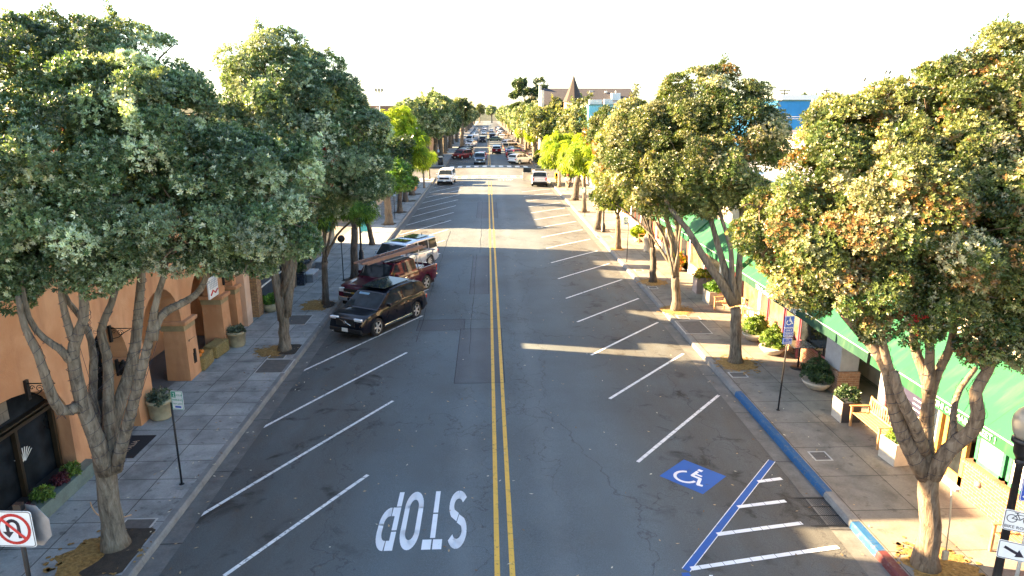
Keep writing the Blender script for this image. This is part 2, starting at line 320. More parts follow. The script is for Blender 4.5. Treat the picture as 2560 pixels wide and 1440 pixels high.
# ------------------------------------------------------------------ painted markings
def strip(b,p,q,w,dz=.005,mi=0,n=None):
    p,q=Vector(p),Vector(q); d=(q-p); L=d.length; d/=L; nx=Vector((-d.y,d.x))*w/2; n=n or max(1,int(L/.9)); pr=None
    for i in range(n+1):
        c=p+d*L*i/n; a,e=c+nx,c-nx; cur=((a.x,a.y,rz_(a.x)+dz),(e.x,e.y,rz_(e.x)+dz))
        if pr: b.quad(pr[1],cur[1],cur[0],pr[0],mi)
        pr=cur
def bricked(b,p,q,w,step=.28,dz=.005):
    """A line laid as short cracked lengths."""
    p,q=Vector(p),Vector(q); L=(q-p).length; d=(q-p)/L; t=0
    while t<L:
        e=min(L,t+step*rnd.uniform(.6,1.5)); strip(b,p+d*t,p+d*(e-.012),w*rnd.uniform(.94,1.04),dz,0,1); t=e
b=MB()
for x in (.12,.42):
    y=-5.
    while y<90: e=y+rnd.uniform(.5,1.4) if y<30 else y+6; strip(b,(x,y),(x,min(e-.008,90)),.11); y=e
    strip(b,(x,117),(x,300),.11,n=10)
struct(b.build('centre_line',M_YEL))
b=MB()
for p,q in (((-5.3,11.99),(-3.08,15.75)),((-6.71,14.1),(-3.05,20.32)),((-6.65,18.73),(-3.12,24.83)),((-6.66,23.24),(-2.96,29.67))): bricked(b,p,q,.1)
for i in range(1,14):
    y=25.6+4.6*i
    if y<88: bricked(b,(-6.66,y-2.3),(-3.1,y+4.2),.1,.6)
for p,q in (((3.85,16.15),(7.47,20.61)),((3.82,20.23),(7.41,24.57)),((3.82,24.27),(7.4,28.58)),((3.83,28.47),(7.41,32.56)),((3.77,32.35),(7.32,36.47)),((3.79,36.41),(7.32,40.55)),((3.78,40.5),(7.22,44.48))): bricked(b,p,q,.1)
for i in range(1,10):
    y=40.9+4.12*i; bricked(b,(3.85,y),(7.35,y+3.75),.1,.6)
for i in range(30):
    y=120+4.4*i; strip(b,(-6.6,y),(-3.1,y+6.3),.1,n=3); strip(b,(3.9,y),(7.4,y+4),.1,n=3)
struct(b.build('parking_bay_lines',M_WHITE))
b=MB(); strip(b,(3.89,11.77),(7.46,16.26),.16); strip(b,(3.9,9.2),(3.85,11.7),.16); struct(b.build('accessible_bay_line',M_BLUEP))
b=MB(); o_=MB()
for p,q in (((6.66,15.17),(7.34,15.34)),((5.74,14.03),(7,14.3)),((4.91,12.96),(6.99,13.4)),((4,11.81),(7.38,12.53))): bricked(b,p,q,.12,.3,.011)
p,q=Vector((3.89,11.77)),Vector((7.46,16.26)); d=(q-p).normalized(); nx=Vector((-d.y,d.x))*.085
for s in (-1,1): bricked(b,p+nx*s,q+nx*s,.018,.5,.011)
struct(b.build('hatched_aisle_lines',M_STOPW))
# blue accessible square with the wheelchair symbol
sq=[(4.24,15.44),(5.19,16.2),(5.85,15.45),(5.11,14.64)]
c_=Vector((sum(p[0] for p in sq)/4,sum(p[1] for p in sq)/4)); ax=Vector(sq[2])-Vector(sq[1]); ax=((Vector(sq[2])-Vector(sq[1]))+(Vector(sq[3])-Vector(sq[0]))).normalized(); ay=Vector((-ax.y,ax.x)); hw,hh=.56,.56
b=MB(); n=3
def RP(u,v,dz): p=c_+ax*u+ay*v; return (p.x,p.y,rz_(p.x)+dz)
for i in range(n):
    for k_ in range(n):
        u0,u1,v0,v1=(-1+2*i/n)*.6,(-1+2*(i+1)/n)*.6,(-1+2*k_/n)*.6,(-1+2*(k_+1)/n)*.6; b.quad(RP(u0,v0,.005),RP(u1,v0,.005),RP(u1,v1,.005),RP(u0,v1,.005))
struct(b.build('accessible_bay_square',M_BLUEP))
def wheelchair(stroke):
    """The symbol as strokes (u,v in -0.5..0.5): head, back, seat and leg, wheel."""
    h=[(.0+.062*math.cos(a),.37+.062*math.sin(a)) for a in [2*PI*i/12 for i in range(13)]]
    stroke([(-.0,.40),(.0,.34)],.12); stroke([(-.02,.27),(-.02,-.0),(.2,-.0),(.3,-.3),(.4,-.27)],.085); stroke([(-.02,.13),(.17,.13)],.06)
    stroke([(-.1+.27*math.cos(a),-.17+.27*math.sin(a)) for a in [R(118)+R(232)*i/14 for i in range(15)]],.08)
b=MB()
def st(pts,w):
    for p,q in zip(pts,pts[1:]):
        p,q=Vector(p),Vector(q); d=(q-p).normalized(); nn=Vector((-d.y,d.x))*w/2; p=p-d*w*.18; q=q+d*w*.18
        b.quad(RP(*(p-nn),.011),RP(*(q-nn),.011),RP(*(q+nn),.011),RP(*(p+nn),.011))
wheelchair(st); struct(b.build('wheelchair_marking',M_STOPW))
# STOP, stencilled, to be read by drivers coming down the left lane; a second far one the other way
def letter(ch):
    """Centre-line strokes in a cell 1 wide, 1.7 high: list of polylines."""
    def arc(cx,cy,rx,ry,a0,a1,n=8): return [(cx+rx*math.cos(R(a0+(a1-a0)*i/n)),cy+ry*math.sin(R(a0+(a1-a0)*i/n))) for i in range(n+1)]
    t=.13; lo,hi=t,1.7-t
    if ch=='O': return [arc(.5,hi-.37,.37,.37,90,180)+[(.13,.95)],[(.13,.91)]+[(.13,.5)]+arc(.5,.5,.37,.37,180,270),arc(.5,hi-.37,.37,.37,90,0)+[(.87,.95)],[(.87,.91),(.87,.5)]+arc(.5,.5,.37,.37,0,-90)]
    if ch=='T': return [[(.0,hi),(.46,hi)],[(.54,hi),(1,hi)],[(.5,1.4),(.5,.72)],[(.5,.68),(.5,0)]]
    if ch=='P': return [[(.13,1.7),(.13,1.2)],[(.13,1.16),(.13,.66)],[(.13,.46),(.13,0)],[(.0,hi),(.42,hi)],[(.0,.62),(.42,.62)],arc(.5,hi-.37,.37,.37,90,0)+[(.87,1.12)],[(.87,1.08)]+arc(.5,.99,.37,.37,0,-90)]
    if ch=='S': return [arc(.5,hi-.35,.37,.35,35,88),arc(.5,hi-.35,.37,.35,95,178),arc(.5,hi-.35,.37,.35,184,225,4)+[(.46,.88)],[(.54,.82)]+arc(.5,.48,.37,.35,42,0,4),arc(.5,.48,.37,.35,-6,-86),arc(.5,.48,.37,.35,-94,-145)]
def word(b,s,org,dx,dy,cw,chh,gap,dz=.005):
    for i,ch in enumerate(s):
        for pl in letter(ch):
            for p,q in zip(pl,pl[1:]):
                p,q=Vector(p),Vector(q); d=(q-p).normalized(); nn=Vector((-d.y,d.x))*.13; e=.0 if len(pl)==2 else .03; p=p-d*e; q=q+d*e
                pts=[]
                for w in (p-nn,q-nn,q+nn,p+nn):
                    X=org[0]+dx*(i*(cw+gap)+w.x*cw); Y=org[1]+dy*(w.y/1.7*chh); pts.append((X,Y,rz_(X)+dz))
                b.quad(*pts)
b=MB(); word(b,'STOP',(-.53,14.86),-1,-1,.42,2.27,.09); struct(b.build('stop_marking',M_STOPW))
b=MB(); word(b,'STOP',(1.35,91.0),1,1,.42,2.4,.1); struct(b.build('far_stop_marking',M_OLDW))
b=MB(); word(b,'P',(4.3,11.62),1,-1,.3,.5,.1); struct(b.build('bay_letter_marking',M_STOPW))
b=MB()
for k_ in range(10):
    x=-5.9+1.35*k_; strip(b,(x,95.0),(x,97.6),.72,n=1); strip(b,(x,113.4),(x,116.4),.72,n=1)
for y in (94.8,97.8,113.2,116.6): strip(b,(-6.5,y),(7.4,y),.22,n=14)
struct(b.build('crosswalk_bars',M_WHITE))
# drain grate and utility covers
gx,gy=7.42,13.85
b=MB(); b.bb(7.1,7.99,13.3,14.45,-.3,-.1); struct(b.build('drain_pit',mat('drain_dark',(.008,.008,.008),.9)))
b=MB()
for i in range(20): x=7.16+.042*i; b.bb(x,x+.014,13.32,14.43,.0,.022)
for y in (13.32,13.7,14.06,14.41): b.bb(7.14,7.98,y,y+.02,.0,.026)
b.bb(7.1,7.14,13.28,14.47,-.02,.03); b.bb(7.14,7.98,14.43,14.47,-.02,.03); b.bb(7.14,7.98,13.28,13.32,-.02,.03)
gr=b.build('drain_grate',mat('cast_iron',(.035,.037,.04),.55,.6,var=.3)); tag(gr,'black cast iron drain grate in the gutter beside the blue kerb','drain grate')
b=MB(); f=MB()
for (x,y),(w,l) in (((-7.8,13.64),(.62,.5)),((-8.75,14.63),(.0,.0)),((-7.67,23.44),(1.0,1.3)),((-7.88,24.4),(.55,.4)),((8.6,22.03),(.5,.42)),((8.73,16.23),(.4,.42)),((8.48,34.17),(.4,.4)),((8.61,27.44),(1.05,1.7)),((9.04,28.76),(.45,.45)),((8.58,28.9),(.4,.4)),((8.6,38.13),(.4,.4)),((-8.34,29.07),(.9,1.4)),((8.39,48.99),(1.1,1.2))):
    if w==0: continue
    b.bb(x-w/2,x+w/2,y-l/2,y+l/2,.146,.154)
    for a in ((x-w/2-.04,x-w/2,y-l/2-.04,y+l/2+.04),(x+w/2,x+w/2+.04,y-l/2-.04,y+l/2+.04),(x-w/2,x+w/2,y-l/2-.04,y-l/2),(x-w/2,x+w/2,y+l/2,y+l/2+.04)): f.bb(*a,.145,.158)
struct(b.build('pavement_cover_lids',mat('cover_lid',(.11,.1,.09),.8,var=.4))); struct(f.build('pavement_cover_frames',mat('cover_frame',(.42,.41,.38),.8)))
# soil squares and straw-coloured dust round the street trees
def patch(bm_,x,y,rx,ry,z,n=26,sq=False):
    vs=[(x,y,z+.025)]
    for i in range(n):
        a=2*PI*i/n; k_=rnd.uniform(.8,1.15); c,s_=math.cos(a),math.sin(a)
        if sq: m_=max(abs(c),abs(s_)); c/=m_; s_/=m_; k_=rnd.uniform(.97,1.02)
        vs.append((x+rx*c*k_,y+ry*s_*k_,z+.004))
    bm_.add(vs,[(0,i+1,(i+1)%n+1) for i in range(n)])
def scatter_dust(bm_,x,y,rx,ry,z,n=90):
    for i in range(n):
        a=rnd.uniform(0,2*PI); k_=rnd.gauss(1.02,.16); px,py=x+rx*k_*math.cos(a),y+ry*k_*math.sin(a); s=rnd.uniform(.02,.075); m_=6
        bm_.add([(px+s*rnd.uniform(.6,1.2)*math.cos(2*PI*j/m_),py+s*rnd.uniform(.6,1.2)*math.sin(2*PI*j/m_),z+.012) for j in range(m_)],[tuple(range(m_))])
def dust():
    k=NT('straw_dust'); g=k.pos(); n=k.noise(g,14,6,.7); k.col(k.ramp(n,[(.3,(.12,.065,.018)),(.5,(.28,.16,.042)),(.7,(.4,.25,.08))])); k.rough(.95); k.bump(n,.8,.04); return k.m
M_DUST=dust(); M_SOIL=mat('tree_pit_soil',(.05,.038,.028),.95,var=.6,scale=9,bump=.9,bd=.06)
b=MB(); s_=MB()
patch(b,-8.1,12.55,.75,.75,.15); patch(s_,-7.72,12.75,.42,.8,.156,sq=True)
patch(b,-8.15,25.05,.7,.6,.15); patch(s_,-7.62,25.2,.33,.6,.156,sq=True); patch(b,-8.05,31.4,.75,.95,.15); patch(s_,-7.55,31.4,.3,.6,.156)
for x,y,r in ((9.0,11.6,.7),(8.95,23.1,.68),(8.6,30,.7),(8.72,35.3,.7),(8.5,44.4,.55)): patch(b,x,y,r,r*1.05,.15)
for x,y in ((-7.3,36.4),(-8,55.4),(8.7,51.5),(8.7,61.6),(8.8,70.2),(-7.9,62),(-7.8,70),(-7.8,76),(-7.9,91)): patch(s_,x,y,.6,.7,.15)
for x,y,rx,ry in ((-8.1,12.55,.75,.75),(-8.15,25.05,.7,.6),(-8.05,31.4,.75,.95),(9.0,11.6,.68,.9),(8.95,23.1,.66,.8),(8.6,30,.7,.7),(8.72,35.3,.7,.7)): scatter_dust(b,x,y,rx,ry,.15)
st_=b.build('straw_mulch',M_DUST,fix=False); tag(st_,kind='stuff'); struct(s_.build('tree_pit_soil',M_SOIL))
# leaf litter
b=MB()
for i in range(900):
    x,y=(rnd.uniform(-7,7.9),rnd.uniform(11,60)) if i<520 else (rnd.choice([rnd.uniform(-7.6,-6.2),rnd.uniform(-8.6,-7.2),rnd.uniform(7.4,9.6)]),rnd.uniform(11,45))
    z=rz_(x)+.02 if -7.1<x<8 else .172; a=rnd.uniform(0,6.3); l=rnd.uniform(.03,.06); w=l*.4; c,s2=math.cos(a),math.sin(a)
    b.quad((x-c*l,y-s2*l,z),(x+s2*w,y-c*w,z+.006),(x+c*l,y+s2*l,z+.012),(x-s2*w,y+c*w,z),rnd.choice((0,0,1,2)))
tag(b.build('fallen_leaves',[mat('dry_leaf',(.42,.3,.16),.8),mat('pale_leaf',(.55,.5,.38),.8),mat('brown_leaf',(.16,.09,.04),.8)],fix=False),kind='stuff')
# ------------------------------------------------------------------ trees
M_LEAF=leafmat('leathery_leaf',.3,.34); M_LEAFY=leafmat('feathery_leaf',.5,.5)
M_BARK=barkmat('grey_bark',(.14,.115,.085),(.26,.23,.18)); M_BARKD=barkmat('dark_bark',(.085,.07,.055),(.17,.145,.12)); M_BARKW=barkmat('warm_bark',(.17,.12,.08),(.28,.22,.155))
def unit(a): return a/np.maximum(np.linalg.norm(a,axis=-1,keepdims=True),1e-9)
def sphere_dirs(rg,n): return unit(rg.normal(size=(n,3)))
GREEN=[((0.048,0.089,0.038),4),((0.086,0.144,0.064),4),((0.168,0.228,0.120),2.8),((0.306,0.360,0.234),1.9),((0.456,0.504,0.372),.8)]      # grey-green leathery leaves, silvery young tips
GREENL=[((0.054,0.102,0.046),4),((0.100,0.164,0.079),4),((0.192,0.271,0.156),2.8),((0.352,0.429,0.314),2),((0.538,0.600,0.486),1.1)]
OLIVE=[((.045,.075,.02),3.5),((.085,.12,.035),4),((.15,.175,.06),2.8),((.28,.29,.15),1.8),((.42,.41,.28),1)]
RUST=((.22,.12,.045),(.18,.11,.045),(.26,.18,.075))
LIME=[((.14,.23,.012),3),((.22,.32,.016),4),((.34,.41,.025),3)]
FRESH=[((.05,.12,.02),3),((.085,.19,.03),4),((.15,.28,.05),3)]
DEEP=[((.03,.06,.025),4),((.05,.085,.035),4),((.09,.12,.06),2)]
def foliage(seed,lobes,pal,dens,size,nleaf,lw=.32,clump=(.3,.6),cdens=1.0,droop=0.,rust=0.,red=0.,inner=.12,org=(0,0,0),tilt=(25,78),shell=(.62,1.04),squash=1.,dome=.42,sprig=.1):
    rg=np.random.default_rng(seed); L=np.array(lobes,float); Pp=[];Aa=[];Cc=[]
    pc=np.array([p[0] for p in pal]); pw=np.array([p[1] for p in pal]); pw=pw/pw.sum()
    for li,(x,y,z,r) in enumerate(L):
        nc=int(max(5,cdens*4*PI*r*r/(PI*(np.mean(clump)*.75)**2)*.8))
        d=sphere_dirs(rg,nc); c=np.array([x,y,z])+d*(np.maximum(.3*r,r*rg.uniform(shell[0]+.1,shell[1]+.08,(nc,1))-np.mean(clump)*.8))*np.array([1,1,squash])
        keep=np.ones(nc,bool)
        for lj,(a,b_,cz,rr) in enumerate(L):
            if lj!=li: keep&=np.linalg.norm(c-np.array([a,b_,cz]),axis=1)>.72*rr
        keep|=rg.random(nc)<.06
        for ci,di in zip(c[keep],d[keep]):
            rc=rg.uniform(*clump)*min(1.,.55+r*.45); n=int(max(4,2.4*PI*rc*rc*dens))
            dd=sphere_dirs(rg,n); dd=unit(dd+di*.7+np.array([0,0,dome])); p=ci+dd*rc*rg.uniform(.72,1.08,(n,1))*np.array([1,1,.85])
            if sprig and di[2]>-.1 and rg.random()<sprig:
                k_=rg.random(n)<.5; u_=unit((di+np.array([0,0,1.1])+rg.normal(size=3)*.25)[None])[0]; p[k_]=ci+u_*rc*rg.uniform(.8,1.9,(k_.sum(),1))+rg.normal(size=(k_.sum(),3))*rc*.16
            ax=unit(dd*.8+di*.3+np.array([0,0,.45])+rg.normal(size=(n,3))*.18)
            tone=rg.choice(len(pal),p=pw); idx=np.where(rg.random(n)<.6,tone,rg.choice(len(pal),n,p=pw)); col=pc[idx]*rg.uniform(.75,1.25,(n,1))*rg.uniform(.62,1.35)
            if rust:
                q=rg.random()<rust*1.6; m=rg.random(n)<(.5 if q else rust*.25); col[m]=np.array(RUST)[rg.integers(0,3,m.sum())]
            if red: m=rg.random(n)<(red*4 if rg.random()<.006 else 0); col[m]=(.35,.02,.02)
            Pp.append(p);Aa.append(ax);Cc.append(col)
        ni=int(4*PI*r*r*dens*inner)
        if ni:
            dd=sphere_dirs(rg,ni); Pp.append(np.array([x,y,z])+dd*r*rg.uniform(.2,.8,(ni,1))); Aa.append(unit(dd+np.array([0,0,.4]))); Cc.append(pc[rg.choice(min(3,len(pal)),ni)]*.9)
    Pp=np.concatenate(Pp);Aa=np.concatenate(Aa);Cc=np.concatenate(Cc); n=len(Pp)
    T=unit(np.cross(Aa,np.where(np.abs(Aa[:,2:3])<.9,np.array([[0,0,1.]]),np.array([[1.,0,0]])))); B=np.cross(Aa,T)
    ph=rg.uniform(0,2*PI,(n,1))+np.arange(nleaf)[None]*2.39996+rg.normal(0,.25,(n,nleaf)); th=np.radians(rg.uniform(tilt[0],tilt[1],(n,nleaf)))
    ld=np.cos(th)[...,None]*Aa[:,None]+np.sin(th)[...,None]*(np.cos(ph)[...,None]*T[:,None]+np.sin(ph)[...,None]*B[:,None])
    sd=unit(np.cross(ld,Aa[:,None]+.001)); s=(size*rg.uniform(.65,1.2,(n,nleaf)))[...,None]; p0=Pp[:,None]+ld*s*.06
    dz=np.array([0,0,-1.])*s*droop
    tw=sd*s*lw*.5; V=np.stack([p0,p0+ld*s*.55+tw+dz*.35,p0+ld*s+dz,p0+ld*s*.55-tw+dz*.35],axis=2).reshape(-1,3)-np.array(org)
    C=np.repeat((Cc[:,None,:]*rg.uniform(.8,1.2,(n,nleaf,1))).reshape(-1,3),4,axis=0)
    return V,C
def leaf_object(name,V,C,m,parent=None,loc=None):
    nv=len(V); nf=nv//4; me=bpy.data.meshes.new(name); me.vertices.add(nv); me.vertices.foreach_set('co',V.astype(np.float32).ravel()); me.loops.add(nv); me.loops.foreach_set('vertex_index',np.arange(nv,dtype=np.int32))
    me.polygons.add(nf); me.polygons.foreach_set('loop_start',np.arange(0,nv,4,dtype=np.int32)); me.polygons.foreach_set('loop_total',np.full(nf,4,np.int32))
    a=me.color_attributes.new('Col','FLOAT_COLOR','POINT'); a.data.foreach_set('color',np.concatenate([np.clip(C,0,1),np.ones((nv,1))],axis=1).astype(np.float32).ravel())
    me.materials.append(m); me.update(calc_edges=True); o=bpy.data.objects.new(name,me); COL.objects.link(o)
    if parent is not None: o.parent=parent
    if loc is not None: o.location=loc
    return o
def bez(p,c,q,n=9,wob=.0,rg=rnd):
    p,c,q=Vector(p),Vector(c),Vector(q); out=[]
    for i in range(n):
        t=i/(n-1); v=p*(1-t)**2+c*2*t*(1-t)+q*t*t
        if 0<i<n-1: v=v+Vector((rg.uniform(-1,1),rg.uniform(-1,1),rg.uniform(-.5,.5)))*wob
        out.append(v)
    return out
def taper(r0,r1,n,flare=0): return [r0+(r1-r0)*(i/(n-1))**.8+(flare*math.exp(-i*1.6)) for i in range(n)]
def trunk_and_limbs(base,fork,r,lobes,limbs=(),lean=0,seed=1,nl=9,nmax=14,twigs=True,r1=.035,stems=None):
    """One woody mesh in coordinates relative to the base: buttressed trunk, forking limbs to every lobe, twigs."""
    rg=random.Random(seed); b=MB(); o=Vector(base); f=Vector(fork)-o
    pts=bez((0,0,-.05),(f.x*.15,f.y*.15,f.z*.5),f,8,r*.12,rg); n=len(pts)
    b.tube(pts,[r*(1.05-.18*i/(n-1))+r*.45*math.exp(-i*1.5) for i in range(n)],12)
    ends=[]
    for L in limbs:
        pp=[Vector(p)-o for p in L[0]]; full=[]
        for i in range(len(pp)-1):
            for t in (0,.5): full.append(pp[i].lerp(pp[i+1],t)+Vector((rg.uniform(-1,1),rg.uniform(-1,1),0))*.02)
        full.append(pp[-1]); sm=[full[0]]+[(full[i-1]+full[i]*2+full[i+1])/4 for i in range(1,len(full)-1)]+[full[-1]]
        b.tube(sm,taper(L[1],L[2],len(sm)),9); ends.append((sm,L[1],L[2]))
    if not limbs:
        k=stems or max(3,min(7,len(lobes)//2)); 
        cen=[Vector(l[:3])-o for l in lobes]; order=sorted(range(len(cen)),key=lambda i:cen[i].z)
        for i in order[:nmax]:
            q=cen[i]; q=f.lerp(q,.92); h=q-f; c=f+Vector((h.x*.28,h.y*.28,h.z*.62))
            st=f+Vector((rg.uniform(-1,1),rg.uniform(-1,1),-rg.uniform(.1,.9)))*r*.5; pp=bez(st,c,q,9,.05*min(2,lobes[i][3]),rg); b.tube(pp,taper(r*rg.uniform(.36,.55),r1,9),7); ends.append((pp,r*.4,r1))
    else:
        for l in lobes:
            q=Vector(l[:3])-o; best=min(((p-q).length+abs(i-len(e[0])*.75)*.05,ei,i) for ei,e in enumerate(ends[:len(limbs)]) for i,p in enumerate(e[0]) if i>=len(e[0])*.45)
            e=ends[best[1]]; s=e[0][best[2]]; rr=max(.03,(e[1]+(e[2]-e[1])*best[2]/len(e[0]))*.7); h=q-s
            pp=bez(s,s+Vector((h.x*.4,h.y*.4,h.z*.6)),q,7,.06,rg); b.tube(pp,taper(rr,.02,7),6)
    if twigs:
        for l in lobes:
            q=Vector(l[:3])-o
            for _ in range(5):
                d=Vector((rg.gauss(0,1),rg.gauss(0,1),rg.gauss(.3,.8))).normalized()*l[3]*.9; b.tube(bez(q,q+d*.5+Vector((0,0,.1)),q+d,4,.03,rg),[.022,.018,.013,.008],4,cap=False)
    return b
def tree(name,label,base,fork,r,lobes,pal,group=None,bark=None,seed=1,dens=40,size=.12,nleaf=9,leaf=None,cat='tree',limbs=(),**kw):
    wood=dict(nl=9); 
    for k_ in ('nmax','twigs','stems'):
        if k_ in kw: wood[k_]=kw.pop(k_)
    t=thing(name,label,cat,base,0,group)
    trunk_and_limbs(base,fork,r,lobes,limbs,seed=seed,**wood).build('trunk',bark or M_BARK,t)
    V,C=foliage(seed,lobes,pal,dens,size,nleaf,org=base,**kw); leaf_object('crown',V,C,leaf or M_LEAF,t); return t
GS_L='street trees along the left kerb'; GS_R='street trees along the right kerb'
def B3(p,z=.15): return (p[0],p[1],z)

# big multi-stemmed tree at the near left kerb
Lb=B3((-7.87,12.92))
lob=[(-8.39,13.2,9.08,1.5),(-6.72,13.5,9.37,1.3),(-9.38,12.6,8.64,1.7),(-7.46,12.2,8.05,1.5),(-6.17,12.4,8.37,1.5),(-6.19,13.2,8.73,1),(-4.83,12.6,7.8,1.2),(-4.19,12.5,7.16,0.95),(-5.36,12.1,7.23,1.05),(-6.75,12,7.11,1.05),(-7.87,11.9,6.93,0.95),(-6.04,11.9,7.53,1),(-3.79,12.8,7.41,0.8),(-8.78,12,7.4,1.3),(-7.14,13.6,9.87,0.8),(-6.17,13.6,9.77,0.7),(-4.82,12.7,6.54,0.65),(-3.99,12.7,6.76,0.6),(-8.01,13.5,9.9,0.8),(-8.8,13.5,9.9,0.9),(-5.54,12.2,6.64,0.55),(-8.26,12,6.2,0.5),(-7.39,11.9,6.57,0.6),(-6.22,13.6,9.34,0.55),(-7.98,12,8.2,1),(-3.55,13,7.83,0.6),(-3.59,12.8,6.66,0.45),(-6.47,13.6,10.22,0.42),(-6.98,13.6,10.22,0.4),(-7.82,13.6,10.12,0.4),(-8.95,13.5,10.24,0.6),(-5.93,13.5,8.69,0.45),(-8.46,12,5.84,0.4),(-4.33,12.7,6.31,0.45)]
f0=(-7.63,12.6,2.57)
limbs=[([(-7.66,12.65,2.02),(-7.59,12.4,2.93),(-7.63,12.2,3.69),(-7.61,12.1,4.36),(-7.5,12,4.94),(-7.18,12,5.39),(-7.18,12,5.9),(-7.04,12,6.34)],.17,.06),
 ([(-7.61,12.7,1.99),(-7.53,12.7,2.87),(-7.52,12.9,3.63),(-7.48,13,4.43),(-7.59,13,4.84),(-7.25,13,5.4),(-7.13,13.2,5.91)],.14,.05),
 ([(-7.6,12.8,1.94),(-7.58,12.9,2.94),(-7.17,13.2,3.93),(-7.01,13.4,4.95),(-6.92,13.6,5.73),(-6.88,13.8,6.5)],.17,.06),
 ([(-7.48,12.7,2.08),(-7.01,12.5,3.13),(-6.65,12.4,3.99),(-6.31,12.3,4.82),(-6.11,12.3,5.51),(-5.86,12.3,6.11)],.13,.05),
 ([(-6.24,12.3,4.9),(-6.11,12.4,5.33),(-5.85,12.6,5.46),(-5.55,12.8,5.6),(-5.38,12.9,5.85),(-5.29,13,6.25)],.1,.045),
 ([(-7.63,12.2,3.69),(-7.87,11.9,3.59),(-7.85,11.7,4.3),(-7.85,11.6,4.93),(-8.01,11.6,5.37),(-8.01,11.6,5.95)],.12,.045),
 ([(-7.58,12,4.63),(-7.66,11.9,4.9),(-7.85,11.8,5.09),(-7.99,11.7,5.49),(-7.97,11.7,6.2)],.08,.04),
 ([(-7.7,12.8,2.82),(-7.96,13,3.42),(-7.89,13.3,4.15),(-8.08,13.5,4.93),(-8.45,13.6,5.24),(-8.57,13.6,5.9)],.1,.04),
 ([(-7.49,12,5.01),(-7.47,11.9,5.42),(-7.44,11.8,5.89),(-7.3,11.8,6.52)],.08,.04)]
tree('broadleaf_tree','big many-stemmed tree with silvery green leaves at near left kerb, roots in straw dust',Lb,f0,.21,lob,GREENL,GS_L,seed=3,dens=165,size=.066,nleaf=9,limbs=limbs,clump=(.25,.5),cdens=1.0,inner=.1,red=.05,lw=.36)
L1LIMBS=limbs
# tall dark round tree behind it
Bb=B3((-7.81,25.15)); lob=[(-7.33,25.2,9.84,1.7),(-8.13,25.2,8.69,1.5),(-5.66,25.2,9.16,1.5),(-5.02,25,7.52,1.45),(-6.67,24.7,7.74,1.6),(-8.22,24.6,7.07,1.3),(-6.8,24.5,6.38,1),(-4.53,25.2,6.72,1),(-5.99,25.5,6.27,1.1),(-8.12,25.5,9.84,1.1),(-7.55,25.4,10.91,0.75),(-4.45,25.2,8.27,0.95),(-8.68,25.5,9.1,0.75),(-7.5,24.4,5.12,0.75),(-6.57,25.4,10.58,0.8),(-5.84,25.4,10.25,0.8),(-4.14,25.2,7.43,0.6),(-8.02,25.4,10.58,0.8),(-5.35,24.7,6.77,0.7),(-9.42,25.2,6.88,1),(-7.47,25.4,11.3,0.4),(-5.95,25.4,10.65,0.45),(-8.43,25.5,10.25,0.5),(-3.94,25.2,7.01,0.5)]
limbs=[([(-7.75,25.1,1.36),(-7.86,25,2.94),(-7.97,24.9,4.31),(-8.06,25,5.61),(-8.29,25.2,6.88)],.2,.06),([(-7.68,25.1,1.52),(-7.62,25.3,3.02),(-7.55,25.6,4.33),(-7.68,25.8,6.09),(-7.7,26,8.25)],.17,.06),
 ([(-7.62,25.1,1.52),(-7.29,25,3.09),(-6.99,25.2,4.4),(-6.57,25.6,5.52),(-6.22,26,6.66)],.18,.06),([(-7.16,25.2,4.1),(-6.35,25.5,5.24),(-5.49,25.8,5.86),(-5.04,26,6.65),(-4.85,26,7.53)],.11,.05),([(-7.69,25,2.33),(-7.07,24.8,3.88),(-7.02,24.7,5.07),(-6.81,24.8,6.34)],.12,.05)]
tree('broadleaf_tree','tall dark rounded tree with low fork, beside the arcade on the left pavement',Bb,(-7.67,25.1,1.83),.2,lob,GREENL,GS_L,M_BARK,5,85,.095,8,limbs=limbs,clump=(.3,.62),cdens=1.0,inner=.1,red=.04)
# near right: smooth-limbed tree full of seed heads
Rb=B3((8.72,11.69))
lob=[(8.9,12.2,9.25,1.2),(7.71,12.2,8.64,1.15),(6.81,12.4,8.07,1.05),(5.9,12.2,7.52,0.95),(8.33,11.5,8.06,1.3),(9.49,11.7,8.65,1.4),(6.94,11.2,7.36,1.15),(6,11.5,6.84,0.95),(5.48,12.3,6.62,0.75),(7.97,11,6.92,1.1),(8.84,10.8,6.55,1.1),(6.75,11.2,6.27,0.8),(7.85,10.9,5.98,0.7),(8.66,10.9,5.7,0.65),(9.7,11.2,7.28,1.3),(8.21,12.6,9.43,0.65),(8.77,12.2,9.62,0.5),(5.19,12.5,6.96,0.5),(5.69,11.9,6.18,0.6),(5.1,12.4,6.38,0.45),(7.69,12.8,9.26,0.5),(9.56,10.9,5.4,0.6),(9.28,12,9.28,0.65),(6.26,11.8,7.63,0.8),(7.46,11.4,7.87,0.9),(6.29,11.3,5.89,0.5),(8.66,12.2,9.85,0.32),(8.1,12.8,9.54,0.4),(7.91,12.8,9.33,0.35),(6.51,13,8.83,0.45),(6.21,12.8,8.62,0.5),(5.02,12.5,7.26,0.4),(4.84,12.5,6.74,0.35),(9.07,12,9.64,0.42),(8.33,10.8,5.16,0.45),(9.05,10.8,5.08,0.5),(7.37,10.9,5.5,0.45),(6.79,11.2,5.41,0.4),(5.76,11.8,5.76,0.45)]
